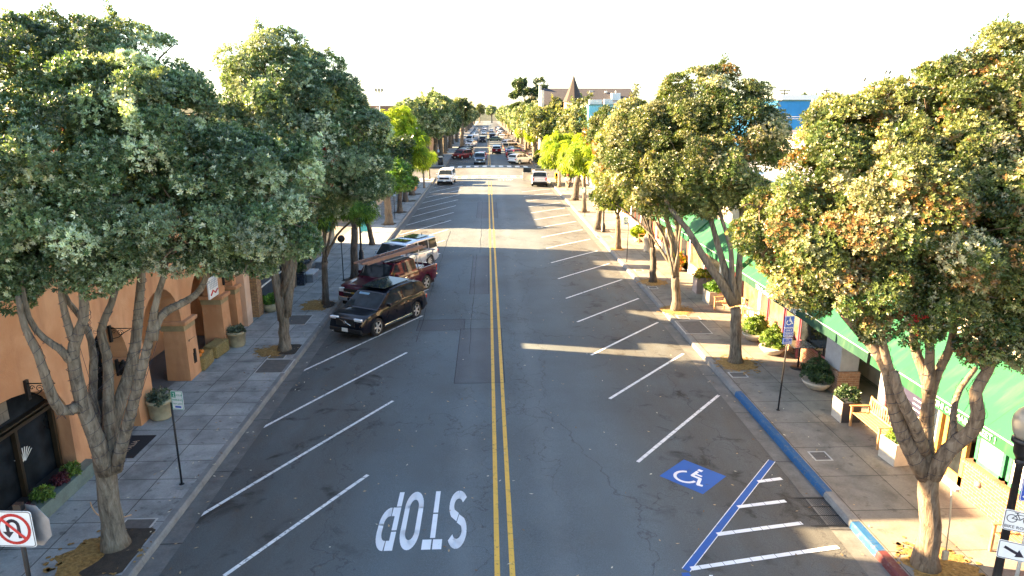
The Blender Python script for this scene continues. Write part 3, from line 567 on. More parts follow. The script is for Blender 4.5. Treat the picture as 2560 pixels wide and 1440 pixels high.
limbs=[([(8.35,11.6,2.21),(7.73,11.5,3.11),(7.45,11.5,3.76),(7.29,11.5,4.4),(6.94,11.6,4.9),(6.47,11.8,5.38),(6.2,12,5.93)],.17,.07),([(7.33,11.5,4.24),(7.1,11.4,4.82),(6.94,11.4,5.2),(6.53,11.4,5.57),(6.31,11.4,6.15)],.09,.05),
 ([(8.17,11.5,2.78),(7.79,11.3,3.45),(7.34,11.2,4.05),(7.17,11.2,4.51)],.13,.08),
 ([(8.36,11.6,2.3),(8.26,11.7,3.09),(8.25,11.7,3.82),(8.11,11.8,4.35),(7.88,11.9,4.79),(7.88,12,5.46)],.16,.06),([(8.25,11.7,3.82),(8.25,11.6,4.34),(8.38,11.6,4.73),(8.43,11.6,5.11),(8.43,11.7,5.76)],.1,.055),([(8.21,11.7,3.91),(7.96,11.5,4.62),(7.87,11.4,5.04),(7.5,11.3,5.37),(7.35,11.3,5.88)],.1,.05),
 ([(8.4,11.5,2.27),(8.47,11.3,2.96),(8.72,11.1,3.34),(8.71,11,3.81),(8.5,11,4.2),(8.72,11,4.57),(8.8,11,4.94),(8.83,11.1,5.56)],.16,.07),([(8.72,11,4.57),(8.59,11.1,4.91),(8.74,11.2,5.31),(8.64,11.3,5.87)],.09,.05),([(8.53,11.2,3.09),(8.66,11.6,3.46),(8.91,11.9,3.89),(9.34,12.1,4.21)],.07,.045)]
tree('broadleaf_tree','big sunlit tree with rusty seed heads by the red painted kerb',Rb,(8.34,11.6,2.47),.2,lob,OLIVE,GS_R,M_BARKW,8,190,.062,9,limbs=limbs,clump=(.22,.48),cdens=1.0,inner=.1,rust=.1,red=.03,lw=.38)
R1LIMBS=limbs
Rb2=B3((8.94,23.27)); lob=[(7.26,24.5,9.16,1.3),(8.61,23.8,8.43,1.35),(6.06,25.2,8.4,1.25),(5.24,25.2,7.41,1.05),(6.62,23.8,7.23,1.3),(8.1,23.2,7.07,1.1),(9.52,24.3,8.96,0.9),(5.2,26,8.53,0.85),(5.74,24.6,6.32,0.9),(7.48,23.6,6.01,0.85),(9.15,23.6,6.14,0.8),(9.86,24,7.75,0.8),(7.86,24.8,9.91,0.75),(6.81,25,9.51,0.8),(4.92,26,6.32,0.7),(6.54,24.2,5.65,0.55)]
limbs=[([(8.69,23.2,2.36),(8.12,23.2,3.25),(7.45,23.3,4.09),(6.95,23.5,5.05),(6.29,23.8,5.71),(5.91,24.2,6.78)],.19,.06),([(8.77,23.3,2.34),(8.35,23.3,3.51),(7.97,23.5,4.62),(7.67,23.7,5.71),(7.23,24,7.35)],.16,.06),([(8.79,23.2,2.36),(8.47,23.1,3.41),(8.48,23.2,4.39),(7.98,23.3,5.49),(7.78,23.4,6.71)],.13,.05),([(8.87,23.3,2.33),(8.83,23.4,3.77),(8.94,23.6,5.02),(8.76,23.7,6.27),(8.86,23.9,7.62)],.14,.05)]
tree('broadleaf_tree','leaning four-stemmed tree beside the blue accessible parking sign',Rb2,(8.76,23.25,2.2),.2,lob,OLIVE,GS_R,M_BARK,12,95,.088,8,limbs=limbs,clump=(.3,.58),cdens=1.0,inner=.1,rust=.04)
Rb3=B3((8.58,30.03)); lob=[(6.75,31,8.09,1.35),(8.12,30.5,6.9,1.3),(6.22,31.5,6.12,1.1),(7.48,30.5,5.5,1),(5.89,32,7.35,1.1),(8.76,30,5.72,1),(8.55,31,7.92,1.1),(5.6,32,5.15,0.7)]
tree('broadleaf_tree','slim dark-barked tree with vase of thin stems, third from the near right corner',Rb3,(8.43,30,1.76),.2,lob,OLIVE,GS_R,M_BARK,14,34,.15,7,clump=(.35,.6),rust=.04)
Rb4=B3((8.75,35.36)); lob=[(7.04,36,7.34,1.3),(6.36,37,7.92,1.2),(8,35.5,6.56,1.2),(6.47,36,5.91,1),(7.35,35,4.99,0.8)]
tree('broadleaf_tree','short dark trunk forking into pale stems, fourth tree on the right',Rb4,(8.67,35.4,1.99),.17,lob,OLIVE,GS_R,M_BARKD,15,28,.17,6,clump=(.35,.65),rust=.04)
# young feathery trees
def feather(label,base,fork,r,lobes,pal,seed,group,bark=None,dens=26,size=.24,**kw):
    return tree('feathery_tree',label,base,fork,r,lobes,pal,group,bark,seed,dens,size,6,leaf=M_LEAFY,lw=.17,droop=.55,tilt=(50,100),clump=(.3,.55),inner=.3,**kw)
feather('low green feathery tree beside the maroon pickup',B3((-7.7,31.61)),(-7.62,31.6,2.18),.15,[(-6.56,31.6,4.97,0.85),(-7.57,31.5,4.44,0.75),(-5.8,31.8,4.58,0.65),(-7.02,31.8,5.5,0.6),(-8.03,31.4,4,0.5)],FRESH,21,GS_L,M_BARKD)
tree('broadleaf_tree','dark green tree with straight trunk behind the maroon pickup',B3((-7.23,36.37)),(-7.09,36.4,2.98),.2,[(-7.02,36.4,4.67,0.9),(-6.29,36.6,5.28,0.9),(-7.61,36.2,6.14,1.3),(-6.71,36.6,7.13,1.4),(-7.52,36.4,8.35,1.5),(-8.56,36.4,7.95,1.4),(-7,37,8.74,1.1),(-6.12,36.6,6.52,0.8),(-8.97,36,6.57,1.2)],GREEN,GS_L,M_BARKD,22,30,.17,6,clump=(.35,.65))
tree('broadleaf_tree','slender leaning trunk beside the black street lamp on the left',B3((-7.93,46.48)),(-8.13,45.5,2.54),.16,[(-8.18,45.5,4.89,1.2),(-7.46,45.6,4.1,0.8),(-8.85,46,6.14,1.4),(-8.13,46,7.42,1.4),(-9.26,46,7.92,1.4),(-8.45,46,8.68,1.2),(-7.68,46,6.14,0.9)],GREEN,GS_L,M_BARKD,23,22,.2,6,clump=(.4,.7))
RND=dict(clump=(.35,.6),inner=.2)
tree('round_tree','bright green globe-headed tree with stout pale trunk in shade',B3((-8.02,55.39)),(-8.05,55.4,2.34),.3,[(-7.78,55.4,3.52,1),(-6.97,55.3,3.52,0.85),(-7.46,55.6,4.13,0.85),(-8.42,55.5,3.67,0.7),(-6.51,55.3,3.21,0.55)],FRESH,GS_L,M_BARKW,24,14,.25,7,**RND)
tree('round_tree','green globe-headed tree with dark trunk, next past the stout pale trunk',B3((-7.95,62.19)),(-7.85,62,1.97),.22,[(-7.62,62,3.21,1.2),(-8.38,62.5,3.7,1),(-7.11,62,2.86,0.8)],FRESH,GS_L,M_BARKD,25,12,.28,6,**RND)
tree('broadleaf_tree','shaded dark-trunked tree under the lime crown on the left',B3((-8.29,69.56)),(-8.34,70,2.27),.25,[(-9.13,70,4.25,1.5),(-10.16,70.5,5.01,1.3),(-8.69,70,5.42,1.3)],DEEP,GS_L,M_BARKD,26,8,.32,6,clump=(.5,.8))
feather('tall lime yellow weeping tree glowing above the left pavement',B3((-8.22,74.98)),(-8.43,76,2.12),.28,[(-9.44,77,8.04,1.5),(-11.18,77,7.62,1.4),(-10.04,76,5.96,1.7),(-8.12,76,5.75,1.5),(-7.26,75.5,4.5,1.1),(-11.23,76.5,4.88,1.1),(-9.15,75,3.91,1.3),(-12.1,77.5,8.03,0.8),(-7.46,76,6.17,1)],LIME,27,GS_L,M_BARKD,dens=8,size=.5)
feather('small lime sapling with thin trunk before the left corner',B3((-7.51,82.14)),(-7.95,86,1.7),.12,[(-7.81,86,2.91,0.9),(-7.21,86,3.39,0.8),(-8.31,86,2.67,0.7)],LIME,28,GS_L,M_BARKW,dens=8,size=.42)
feather('thin lime sapling right at the far left corner',B3((-7.82,93.53)),(-7.92,94,1.55),.13,[(-7.72,94,2.87,0.9),(-8.26,94,2.61,0.8)],LIME,29,GS_L,M_BARKW,dens=7,size=.45)
feather('pale-trunked feathery yellow tree in front of the wooden bench',B3((8.58,44.5)),(8.45,44.5,2.2),.19,[(8.31,44.5,3.77,0.8),(7.82,44.6,3.37,0.55),(8.96,44.4,3.39,0.6),(8.6,44.8,4.51,0.7)],LIME,31,GS_R,M_BARKW,dens=16,size=.32)
feather('leaning dark trunk with yellow tufts beside the right street lamp',B3((8.41,52.3)),(8.85,52,3.04),.22,[(8.9,52,4.25,0.9),(8.48,52.3,4.67,0.8),(9.64,52,4.54,0.7)],LIME,32,GS_R,M_BARKD,dens=12,size=.38)
feather('lime yellow tree with straight dark trunk behind the far parking sign',B3((8.66,61.61)),(8.57,61.6,3.37),.2,[(9.05,61.6,5.3,1.4),(9.99,62,5.62,1.2),(8.16,61.5,4.96,1.1),(9.52,61,4.47,1),(10.25,61,3.77,0.8)],LIME,33,GS_R,M_BARKD,dens=10,size=.42)
feather('twisted dark trunk tree with lime crown beside the pedestrians',B3((8.89,70.24)),(9.24,70.5,2.56),.33,[(8.74,70.5,4.57,1.4),(9.8,71,5.34,1.5),(8.08,70,4.21,1),(10.64,71,4.53,1.1)],LIME,34,GS_R,M_BARKD,dens=9,size=.45)
feather('pale thin-trunked lime tree nearest the far right corner',B3((8.53,82.46)),(8.8,86,2.14),.18,[(8.93,86,3.7,1.5),(7.94,86,3.36,1.2),(9.77,87,4.27,1.3)],LIME,35,GS_R,M_BARKW,dens=8,size=.48)
feather('lime tree just behind the twin pale trunks on the right',B3((9.1,90)),(9.1,90,3),.17,[(9.3,90,5,1.4),(8.2,90,4.6,1.2),(10.3,90,5,1.2)],LIME,36,GS_R,M_BARKW,dens=8,size=.48)

# rows beyond the cross street: three crowns, copied
def proto(seed,pal,h,r,n=8,leaf=None,dens=6,size=.42):
    rg=random.Random(seed); lobes=[(rg.uniform(-.55,.55)*r,rg.uniform(-.55,.55)*r,h*rg.uniform(.55,.85),r*rg.uniform(.42,.6)) for _ in range(n)]; return lobes
def row_tree(label,x,y,seed,pal,h,r,group,leaf=None,nm='broadleaf_tree',bark=None,n=9,dens=5,size=.42):
    lobes=[(x+a,y+b_,.15+c,q) for a,b_,c,q in proto(seed,pal,h,r,n)]
    return tree(nm,label,(x,y,.15),(x,y,.15+h*.3),.22+.02*h,lobes,pal,group,bark or M_BARK,seed,dens,size,6,leaf=leaf,clump=(.5,.9),twigs=False)
GF_L='trees in the left row beyond the cross street'; GF_R='trees in the right row beyond the cross street'
tA=row_tree('huge dark round tree on the left just past the crosswalk',-10.2,119,41,GREEN,11.8,4.6,GF_L,n=13)
tA2=row_tree('dark round tree second past the crosswalk on the left',-9.4,128,42,GREEN,11.2,4.0,GF_L,n=11)
tB=row_tree('grey green tree third past the crosswalk on the left',-9.2,139,43,GREEN,10.8,3.8,GF_L,n=10)
tC=row_tree('reddish topped tree fourth past the crosswalk on the left',-9.2,150,44,OLIVE,11.6,3.8,GF_L,n=10)
tD=row_tree('olive tree on the right just past the crosswalk, below the grey roof',13.2,118,45,OLIVE,11.2,4.4,GF_R,n=13)
tX=row_tree('grey olive tree hiding the left end of the grey roofed hall',9.2,117,50,OLIVE,10.4,3.3,GF_R,n=10)
tE=row_tree('dense olive tree on the right below the turret',10.2,127,46,GREEN,10.6,3.9,GF_R,n=11)
tF=row_tree('olive tree third past the crosswalk on the right',10,138,47,OLIVE,10.2,3.8,GF_R,n=10)
tG=row_tree('lime yellow feathery tree among the dark right row',8.8,132,48,LIME,7.4,2.2,GF_R,leaf=M_LEAFY,nm='feathery_tree',n=6)
tH=row_tree('green mass of tree right of the turret behind the lime crowns',14.5,106,49,OLIVE,9.6,4.2,GF_R,n=12)
def cp(src,x,y,rz,s,label,group): c=copy_tree(src); c.location=(x,y,.15); c.rotation_euler=(0,0,rz); c.scale=(s,s,s); c['label']=label; c['group']=group; return c
far_l='distant street tree in the receding left row'; far_r='distant street tree in the receding right row'
y=161; i=0
while y<520:
    cp((tB,tC,tA2)[i%3],-9.2+rnd.uniform(-.5,.5),y,rnd.uniform(0,6),rnd.uniform(.8,.98),far_l,GF_L); 
    if i!=3: cp((tF,tE,tC)[i%3],9.6+rnd.uniform(-.5,.5),y-11+rnd.uniform(-2,2),rnd.uniform(0,6),rnd.uniform(.82,1.0),far_r,GF_R)
    y+=11 if y<260 else 19; i+=1
cp(tG,8.5,155,2,.95,'lime tree farther along the right row',GF_R)['group']=GF_R
cp(tG,8.7,205,1,1.1,'small lime patch of tree deep in the right row',GF_R)
for i,x in enumerate((-15,-6,3.5,13)): cp((tB,tC,tA2,tE)[i],x,545+(i%2)*14,i*1.7,1.15,'hazy tree in the clump that closes the far end of the street','trees closing the street end')
# tall spreading pine above the right row and others on the skyline
pb=(9.6,170,.15); rg=random.Random(4); lob=[]
for i in range(16): a=rg.uniform(0,6.3); h=rg.uniform(9,17.2); q=(1-abs(h-12.8)/6.5)*4.6+.8; lob.append((9.6+math.cos(a)*q*.75,170+math.sin(a)*q*.75,h,rg.uniform(1.0,1.7)))
tree('pine_tree','tall open flat-topped pine rising above the right row',pb,(9.8,170,9),.45,lob,DEEP,None,M_BARKD,51,7,.42,6,squash=.5,clump=(.5,.8),inner=.05)
for x,y,h,r,lb in ((57,215,16.5,6,'pale rounded tree on the skyline right of the grey roof'),(-6.5,180,13.2,2.2,'small tree poking above the left row on the skyline'),(60,130,11,4,'dark tree beyond the blue building')):
    row_tree(lb,x,y,52+int(h),DEEP,h,r,None,n=8,dens=4,size=.6)
# ------------------------------------------------------------------ buildings
M_OR=stucco('orange_stucco',(.49,.225,.1),(.58,.3,.15),(.34,.15,.07)); M_TAN=mat('tan_band',(.3,.22,.11),.85,var=.25,bump=.2); M_CREAM=stucco('cream_stucco',(.62,.53,.42),(.7,.62,.5),(.48,.4,.3))
M_PINK=stucco('peach_stucco',(.62,.4,.27),(.7,.48,.34),(.5,.3,.2)); M_GLASS=glass('dark_glass'); M_CLEAR=clear_glass('shop_glass'); M_BLACKF=mat('black_frame',(.012,.012,.013),.4,bump=.05); M_DARK=mat('dark_interior',(.012,.011,.01),.9,bump=0)
M_BROWNF=mat('bronze_frame',(.05,.035,.02),.4,.5); M_IRON=mat('wrought_iron',(.012,.011,.011),.5,.4,bump=.2); M_BRICK=brickmat('orange_brick',(.2,.066,.03),(.26,.1,.047),(.27,.22,.16)); M_BRICKD=brickmat('brown_brick',(.2,.1,.06),(.3,.17,.1),(.3,.24,.18)); M_STONE=brickmat('grey_stone',(.2,.17,.13),(.13,.11,.085),(.08,.07,.06),bw=.45,bh=.22)
M_ROOFT=mat('flat_roof_felt',(.16,.15,.14),.9,var=.3); M_TILE=mat('terracotta',(.42,.17,.08),.8,var=.3); M_WHITEP=mat('white_paint',(.72,.7,.66),.6,var=.1,bump=.1); M_MAUVE=mat('maroon_paint',(.24,.06,.08),.5); M_GREYW=mat('grey_blue_wall',(.3,.31,.34),.8,var=.15)
M_RED=mat('brick_red_paint',(.45,.1,.06),.5); M_YELW=mat('varnished_wood',(.5,.27,.07),.45,var=.25); M_GRNF=mat('green_frame_paint',(.03,.2,.09),.5)
# --- arcaded orange restaurant
t=thing('arcade_building','orange stucco restaurant with arches along the left pavement','building',(-10.2,19,.15))
o=Vector((-10.2,19,.15)); XF,XB=-10.2,-10.78; TOP=6.9
arches=[(11.2,15.75,1.95,1.15),(16.75,18.75,2.15,1.3),(19.55,22.2,2.15,1.5),(22.95,25.45,2.15,1.5),(26.1,26.95,2.15,.8)]
b=MB(); ys=9.0; N=14
def face_strip(ya,yb,za0,za1,zt):
    b.quad((XF,ya,za0),(XF,yb,za1),(XF,yb,zt),(XF,ya,zt)); b.quad((XB,ya,za0),(XB,yb,za1),(XB,yb,zt),(XB,ya,zt)); b.quad((XF,ya,za0),(XF,yb,za1),(XB,yb,za1),(XB,ya,za0))
prev=9.0
for y0,y1,zs,rs in arches:
    b.bb(XB,XF,prev,y0,.1,TOP) if y0-prev>.05 else None
    for i in range(N):
        a0,a1=PI-PI*i/N,PI-PI*(i+1)/N; c,h=(y0+y1)/2,(y1-y0)/2
        face_strip(c+h*math.cos(a0),c+h*math.cos(a1),zs+rs*math.sin(a0),zs+rs*math.sin(a1),TOP)
    prev=y1
b.bb(XB,XF,prev,27.35,.1,TOP); b.bb(-22,XB,9,9.3,.1,TOP); b.bb(-22,XB,27.05,27.35,.1,TOP); b.bb(-22,-21.7,9.3,27.05,.1,TOP)
b.bb(-12.6,-12.4,9.3,27.05,.1,4.2)
b.build('wall',M_OR,t,o)
for y0,y1 in ((18.75,19.55),(22.2,22.95),(25.45,26.1),(26.95,27.35)):
    b=MB(); b.box((-10.48,(y0+y1)/2,1.02),(.78,y1-y0+.14,1.84),0,0,.92); pi=b.build('pillar',M_OR,t,o)
    b=MB(); b.bb(-10.88,-10.12,y0-.06,y1+.06,1.9,2.1); b=b.build('band',M_TAN,pi); b.location=-o
    b=MB(); b.bbox((-10.48,(y0+y1)/2,2.17),(.9,y1-y0+.24,.14),.03); b=b.build('capital',M_OR,pi); b.location=-o
b=MB(); b.bb(-22,-10.1,8.9,27.45,TOP,TOP+.12); b.build('coping',M_TILE,t,o); b=MB(); b.bb(-21.7,XB,9.3,27.05,6.3,6.4); b.build('roof',M_ROOFT,t,o)
b=MB(); b.bb(-12.4,-10.78,16.2,27.0,3.95,4.0); b.build('arcade_ceiling',M_OR,t,o)
b=MB(); b.bb(-16,XF-.05,17.6,25.9,TOP+.12,8.75); b.build('shading_parapet',M_OR,t,o); b=MB(); b.bb(-13,XF-.05,12.5,15.7,TOP+.12,8.3); b.build('shading_parapet',M_OR,t,o); b=MB(); b.bb(-16.1,XF+.05,17.5,26.0,8.75,8.87); b.build('parapet_coping',M_TILE,t,o)  # the shorter block is unseen, added to shade the near right ground
b=MB(); b.bb(-12.4,-10.6,16.2,27.0,.1,.16); b.build('arcade_floor',mat('grey_tile_floor',(.13,.13,.125),.7,var=.3),t,o)
# arched restaurant window: sill wall, dark glass, bronze bars, stone panel drawn as a reflection
w=MB(); n=18; pts=[(11.2,.55),(15.75,.55)]+[(13.475+2.275*math.cos(PI*i/n),1.95+1.15*math.sin(PI*i/n)) for i in range(n+1)]
w.prism(pts,-10.62,-10.6,'x'); wn=w.build('window',M_GLASS,t,o)
w=MB(); w.bb(-10.58,-10.44,11.2,15.75,2.16,2.24); w.bb(-10.58,-10.44,11.2,15.75,2.3,2.34)
for y in (11.35,12.3,13.35,14.3,15.6): w.bb(-10.57,-10.47,y-.045,y+.045,.55,2.16)
w.build('window_bar',M_BROWNF,wn)
wn_o=wn.location.copy()
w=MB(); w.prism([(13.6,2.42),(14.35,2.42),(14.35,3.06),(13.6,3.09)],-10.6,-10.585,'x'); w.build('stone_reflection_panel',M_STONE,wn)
b=MB(); b.bb(-10.72,-10.35,11.2,15.75,.12,.55); b.build('sill_wall',M_DARK,t,o)
for yy in (13.9,11.9):
    g=text("IT'S ITALIA",.15,wn,Matrix.Translation((-10.56,yy+.65,1.78))@Matrix.Rotation(PI/2,4,'Z')@Matrix.Rotation(PI/2,4,'X'),mat('gilt_white',(.75,.75,.7),.5))
    w=MB()
    for i in range(9): a=R(35+110*i/8); w.prism([(yy+.65+.05*math.cos(a)-.006,1.25+.05*math.sin(a)),(yy+.65+.05*math.cos(a)+.006,1.25+.05*math.sin(a)),(yy+.65+.36*math.cos(a)+.014,1.25+.36*math.sin(a)),(yy+.65+.36*math.cos(a)-.014,1.25+.36*math.sin(a))],-10.592,-10.584,'x')
    w.build('fan_emblem',MATS['gilt_white'],wn)
for ob in wn.children: ob.location=(-o.x,-o.y,-o.z) if ob.type=='MESH' else ob.location
for ob in wn.children:
    if ob.type=='FONT': ob.location=Vector(ob.location)-o
for k_,(y0,y1) in enumerate(((16.8,18.7),(19.6,22.15))):
    d=MB(); d.bb(-12.36,-12.3,y0,y1,.16,3.4); dr=d.build('door',M_BLACKF,t,o)
    p=MB()
    for i in range(3):
        for j_ in range(4): p.bb(-12.29,-12.27,y0+.25+.62*i,y0+.7+.62*i,.5+.66*j_,1.0+.66*j_)
    p=p.build('pane',M_GLASS,dr); p.location=-o
d=MB(); d.bb(-11.02,-10.95,19.6,20.75,1.05,2.9); pl=d.build('slotted_panel',mat('straw_panel',(.42,.32,.16),.7,var=.25),t,o)
d=MB()
for i in range(3):
    for j_ in range(6): d.bb(-10.948,-10.94,19.78+.3*i,19.92+.3*i,1.2+.27*j_,1.29+.27*j_)
d=d.build('slot',M_DARK,pl); d.location=-o
for y,z in ((14.47,3.2),(17.95,3.35),(26.0,2.9),(18.05,2.35)):
    d=MB(); d.bb(-10.2,-10.14,y-.05,y+.05,z-.38,z+.08); d.tube([(-10.15,y,z),(-9.55,y,z)],.014,6); d.tube([(-10.15,y,z-.3),(-9.95,y,z-.24),(-9.8,y,z-.12),(-9.62,y,z-.02)],.011,6)
    d.tube([(-9.9+.09*(1-i/16)*math.cos(i*.7),y,z-.12+.09*(1-i/16)*math.sin(i*.7)) for i in range(14)],.009,5); d.tube([(-10.06+.06*(1-i/12)*math.cos(i*.7),y,z-.1+.06*(1-i/12)*math.sin(i*.7)) for i in range(11)],.009,5)
    d.build('scroll_bracket',M_IRON,t,o)
for y in (18.2,): 
    d=MB(); d.bb(-10.19,-10.0,y-.09,y+.09,1.95,2.25); d.lathe([(.12,0),(.02,.12)],(-10.08,y,2.25),8); d.build('wall_lantern',M_IRON,t,o)
d=MB(); d.tube([(-10.12,22.4,1.5),(-10.12,22.85,1.5)],.012,5); d.prism([(22.32,1.5),(22.42,1.55),(22.42,1.45)],-10.125,-10.11,'x'); d.build('arrow_marking',M_IRON,t,o)
d=MB(); d.bb(-10.14,-10.08,22.55,22.75,.62,1.0); d.bb(-10.14,-10.06,22.6,22.7,.95,1.12); d.build('wall_ornament',M_IRON,t,o)
d=MB(); d.bb(-9.98,-9.94,24.35,24.4,2.5,3.1); d.bb(-9.99,-9.95,23.95,24.8,2.55,3.15); sg=thing('hanging_sign','square white hanging sign with red flourish under the third arch','sign',(-9.95,24.4,2.55)); 
d=MB(); d.bbox((-9.95,24.4,2.85),(.06,.85,.75),.01); d.build('sign_panel',M_WHITEP,sg,(-9.95,24.4,2.55)); d=MB(); d.tube([(-9.915,24.1,2.6),(-9.912,24.3,2.75),(-9.912,24.5,2.62),(-9.915,24.72,2.72)],.028,6); d.build('red_flourish',mat('sign_red',(.55,.03,.03),.5),sg,(-9.95,24.4,2.55))
d=MB()
for i in range(5): d.bb(-9.915,-9.91,24.1+.14*i,24.115+.14*i,2.82,3.15); d.bb(-9.915,-9.91,24.02,24.78,2.84+.075*i,2.85+.075*i)
d.build('grid_pattern',mat('sign_blue_grey',(.25,.28,.36),.5),sg,(-9.95,24.4,2.55))
# --- generic box building with cornice, parapet, roof kit
def box_building(name,label,x0,x1,y0,y1,h,wm,side,trim=None,bays=None,awn=None,base=None,floors=1,win=True,gl=None,rk=True,wh=1.3):
    """Street face at x1 (left side) or x0 (right side)."""
    t=thing(name,label,'building',((x0+x1)/2,(y0+y1)/2,.14)); o=Vector(t.location); b=MB(); th=.3
    b.bb(x0,x1,y0,y0+th,.1,h); b.bb(x0,x1,y1-th,y1,.1,h); b.bb(x0,x0+th,y0+th,y1-th,.1,h); b.bb(x1-th,x1,y0+th,y1-th,.1,h); b.build('wall',wm,t,o)
    b=MB(); b.bb(x0+th,x1-th,y0+th,y1-th,h-.55,h-.45); b.build('roof',M_ROOFT,t,o)
    b=MB(); e=.12
    for a in ((x0-e,x1+e,y0-e,y0+.2),(x0-e,x1+e,y1-.2,y1+e),(x0-e,x0+.2,y0+.2,y1-.2),(x1-.2,x1+e,y0+.2,y1-.2)): b.bb(*a,h,h+.14)
    b.build('cornice',trim or M_WHITEP,t,o)
    if rk:
        b=MB(); cx,cy=(x0+x1)/2,(y0+y1)/2; b.bbox((cx,cy-2,h),(1.3,1.6,1.1),.04); b.build('roof_unit',mat('galvanised',(.5,.5,.48),.5,.5),t,o); b=MB(); b.lathe([(.14,-.4),(.14,.5),(.2,.52),(.2,.6)],(cx+2,cy+1,h),10); b.build('vent_pipe',MATS['galvanised'],t,o)
    if win:
        xf=x1 if side<0 else x0; s=-side
        nb=bays or max(2,int((y1-y0)/3.2)); L=(y1-y0)/nb
        for k_ in range(nb):
            ya,yb=y0+L*k_+.35,y0+L*(k_+1)-.35
            for f in range(floors):
                za,zb=(.75,2.7) if f==0 else (.9+3.1*f,.9+3.1*f+wh)
                w=MB(); w.bb(xf,xf+s*.06,ya,yb,za-.08,za); w.bb(xf,xf+s*.06,ya,yb,zb,zb+.08); w.bb(xf,xf+s*.06,ya,ya+.08,za,zb); w.bb(xf,xf+s*.06,yb-.08,yb,za,zb); w.bb(xf,xf+s*.05,(ya+yb)/2-.03,(ya+yb)/2+.03,za,zb)
                wo=w.build('window',trim or M_WHITEP,t,o); g=MB(); g.bb(xf+s*.004,xf+s*.02,ya+.08,yb-.08,za,zb); g=g.build('pane',gl or M_GLASS,wo); g.location=-o
    return t,o
# --- second left building: peach pier, narrow door, brick pilaster, dark bay, projecting shop window
t,o=box_building('shop_building','grey fronted shop with black framed display window and brick pilaster',-22,-10.62,29.2,47.4,6.9,mat('grey_green_render',(.13,.14,.13),.85,var=.2),-1,M_WHITEP,win=False)
b=MB(); b.bb(-11.4,-10.62,28.2,29.19,.12,6.9); b.build('front_block',M_CREAM,t,o)
b=MB(); b.bb(-10.62,-10.2,28.22,28.85,.12,4.4); b.build('peach_pier',M_PINK,t,o)
b=MB(); b.bb(-10.62,-10.5,28.87,29.5,.12,3.0); dr=b.build('door',M_CREAM,t,o); p=MB(); [p.bbox((-10.49,29.2,.75+.62*i),(.03,.34,.5),.02) for i in range(4)]; p=p.build('pane',M_GLASS,dr); p.location=-o
b=MB(); b.bb(-10.62,-10.15,29.55,30.15,.12,4.4); b.build('brick_pilaster',brickmat('ochre_brick',(.42,.24,.11),(.3,.15,.08),(.2,.14,.09)),t,o)
b=MB(); b.bb(-10.6,-10.54,30.2,34.4,.12,3.2); bay=b.build('shopfront',mat('blue_black_panel',(.02,.028,.04),.35),t,o)
p=MB(); p.bb(-10.52,-10.46,30.9,30.98,.12,3.2); p.bb(-10.52,-10.46,33.0,33.08,.12,3.2); p.bb(-10.52,-10.46,30.2,34.4,1.1,1.15); p=p.build('mullion',M_WHITEP,bay); p.location=-o
b=MB(); b.bb(-10.62,-10.0,34.6,38.4,.12,.75); b.build('stone_plinth',M_STONE,t,o)
b=MB(); b.bb(-10.6,-9.98,34.55,38.45,.75,.84)
for y in (34.6,36.2,38.4): b.bb(-10.1,-9.98,y-.06,y+.06,.84,2.75)
b.bb(-10.6,-9.98,34.55,38.45,2.75,2.85); b.bb(-10.6,-10.5,34.54,34.66,.84,2.75); wo=b.build('display_window',M_BLACKF,t,o)
p=MB(); p.bb(-10.05,-10.03,34.66,36.14,.84,2.75); p.bb(-10.05,-10.03,36.26,38.34,.84,2.75); p.bb(-10.5,-10.1,34.59,34.61,.84,2.75); p=p.build('pane',M_CLEAR,wo); p.location=-o
p=MB(); p.bb(-10.58,-10.56,34.7,38.3,.84,2.75); p=p.build('backboard',mat('golden_backboard',(.35,.2,.06),.7),wo); p.location=-o
p=MB()
for i in range(7): y=34.9+.5*i; p.lathe([(.09,0),(.12,.2),(.05,.35+.06*(i%3))],(-10.32,y,.85),8); p.tube([(-10.32,y,1.1),(-10.3+.05*(i%2),y+.06,1.75+.1*(i%3))],.025,5)
p=p.build('display_goods',mat('goods',(.5,.4,.2),.6,var=.5,scale=2),wo); p.location=-o
b=MB(); b.bb(-10.62,-9.9,33.9,38.6,2.95,3.02); b.build('canopy_ledge',M_WHITEP,t,o)
b=MB(); b.bb(-10.4,-9.95,38.9,39.0,2.9,3.6); b.bbox((-9.6,38.95,3.25),(1.6,.08,.6),.01); sg=b.build('projecting_sign',mat('slate_sign',(.06,.07,.07),.6),t,o)
text('alice',.38,sg,Matrix.Translation(Vector((-9.6,38.9,3.22))-o)@Matrix.Rotation(PI/2,4,'X'),M_WHITEP)
for y in (40.3,42.8,45.2):
    w=MB(); w.bb(-10.62,-10.54,y-.95,y+.95,.7,2.7); wo=w.build('window',M_BLACKF,t,o); p=MB(); p.bb(-10.536,-10.53,y-.85,y+.85,.8,2.6); p=p.build('pane',M_GLASS,wo); p.location=-o
for ya,yb,zz in ((29.3,32.6,9.3),(34.0,36.0,9.1),(37.6,40.4,8.9),(42.4,43.6,8.7)): b=MB(); b.bb(-11.3,-11.05,ya,yb,6.4,zz); b.build('shadow_screen',mat('shadow_screen_board',(.3,.27,.22),.8),t,o)  # unseen boards added to cast patchy shade on the right pavement
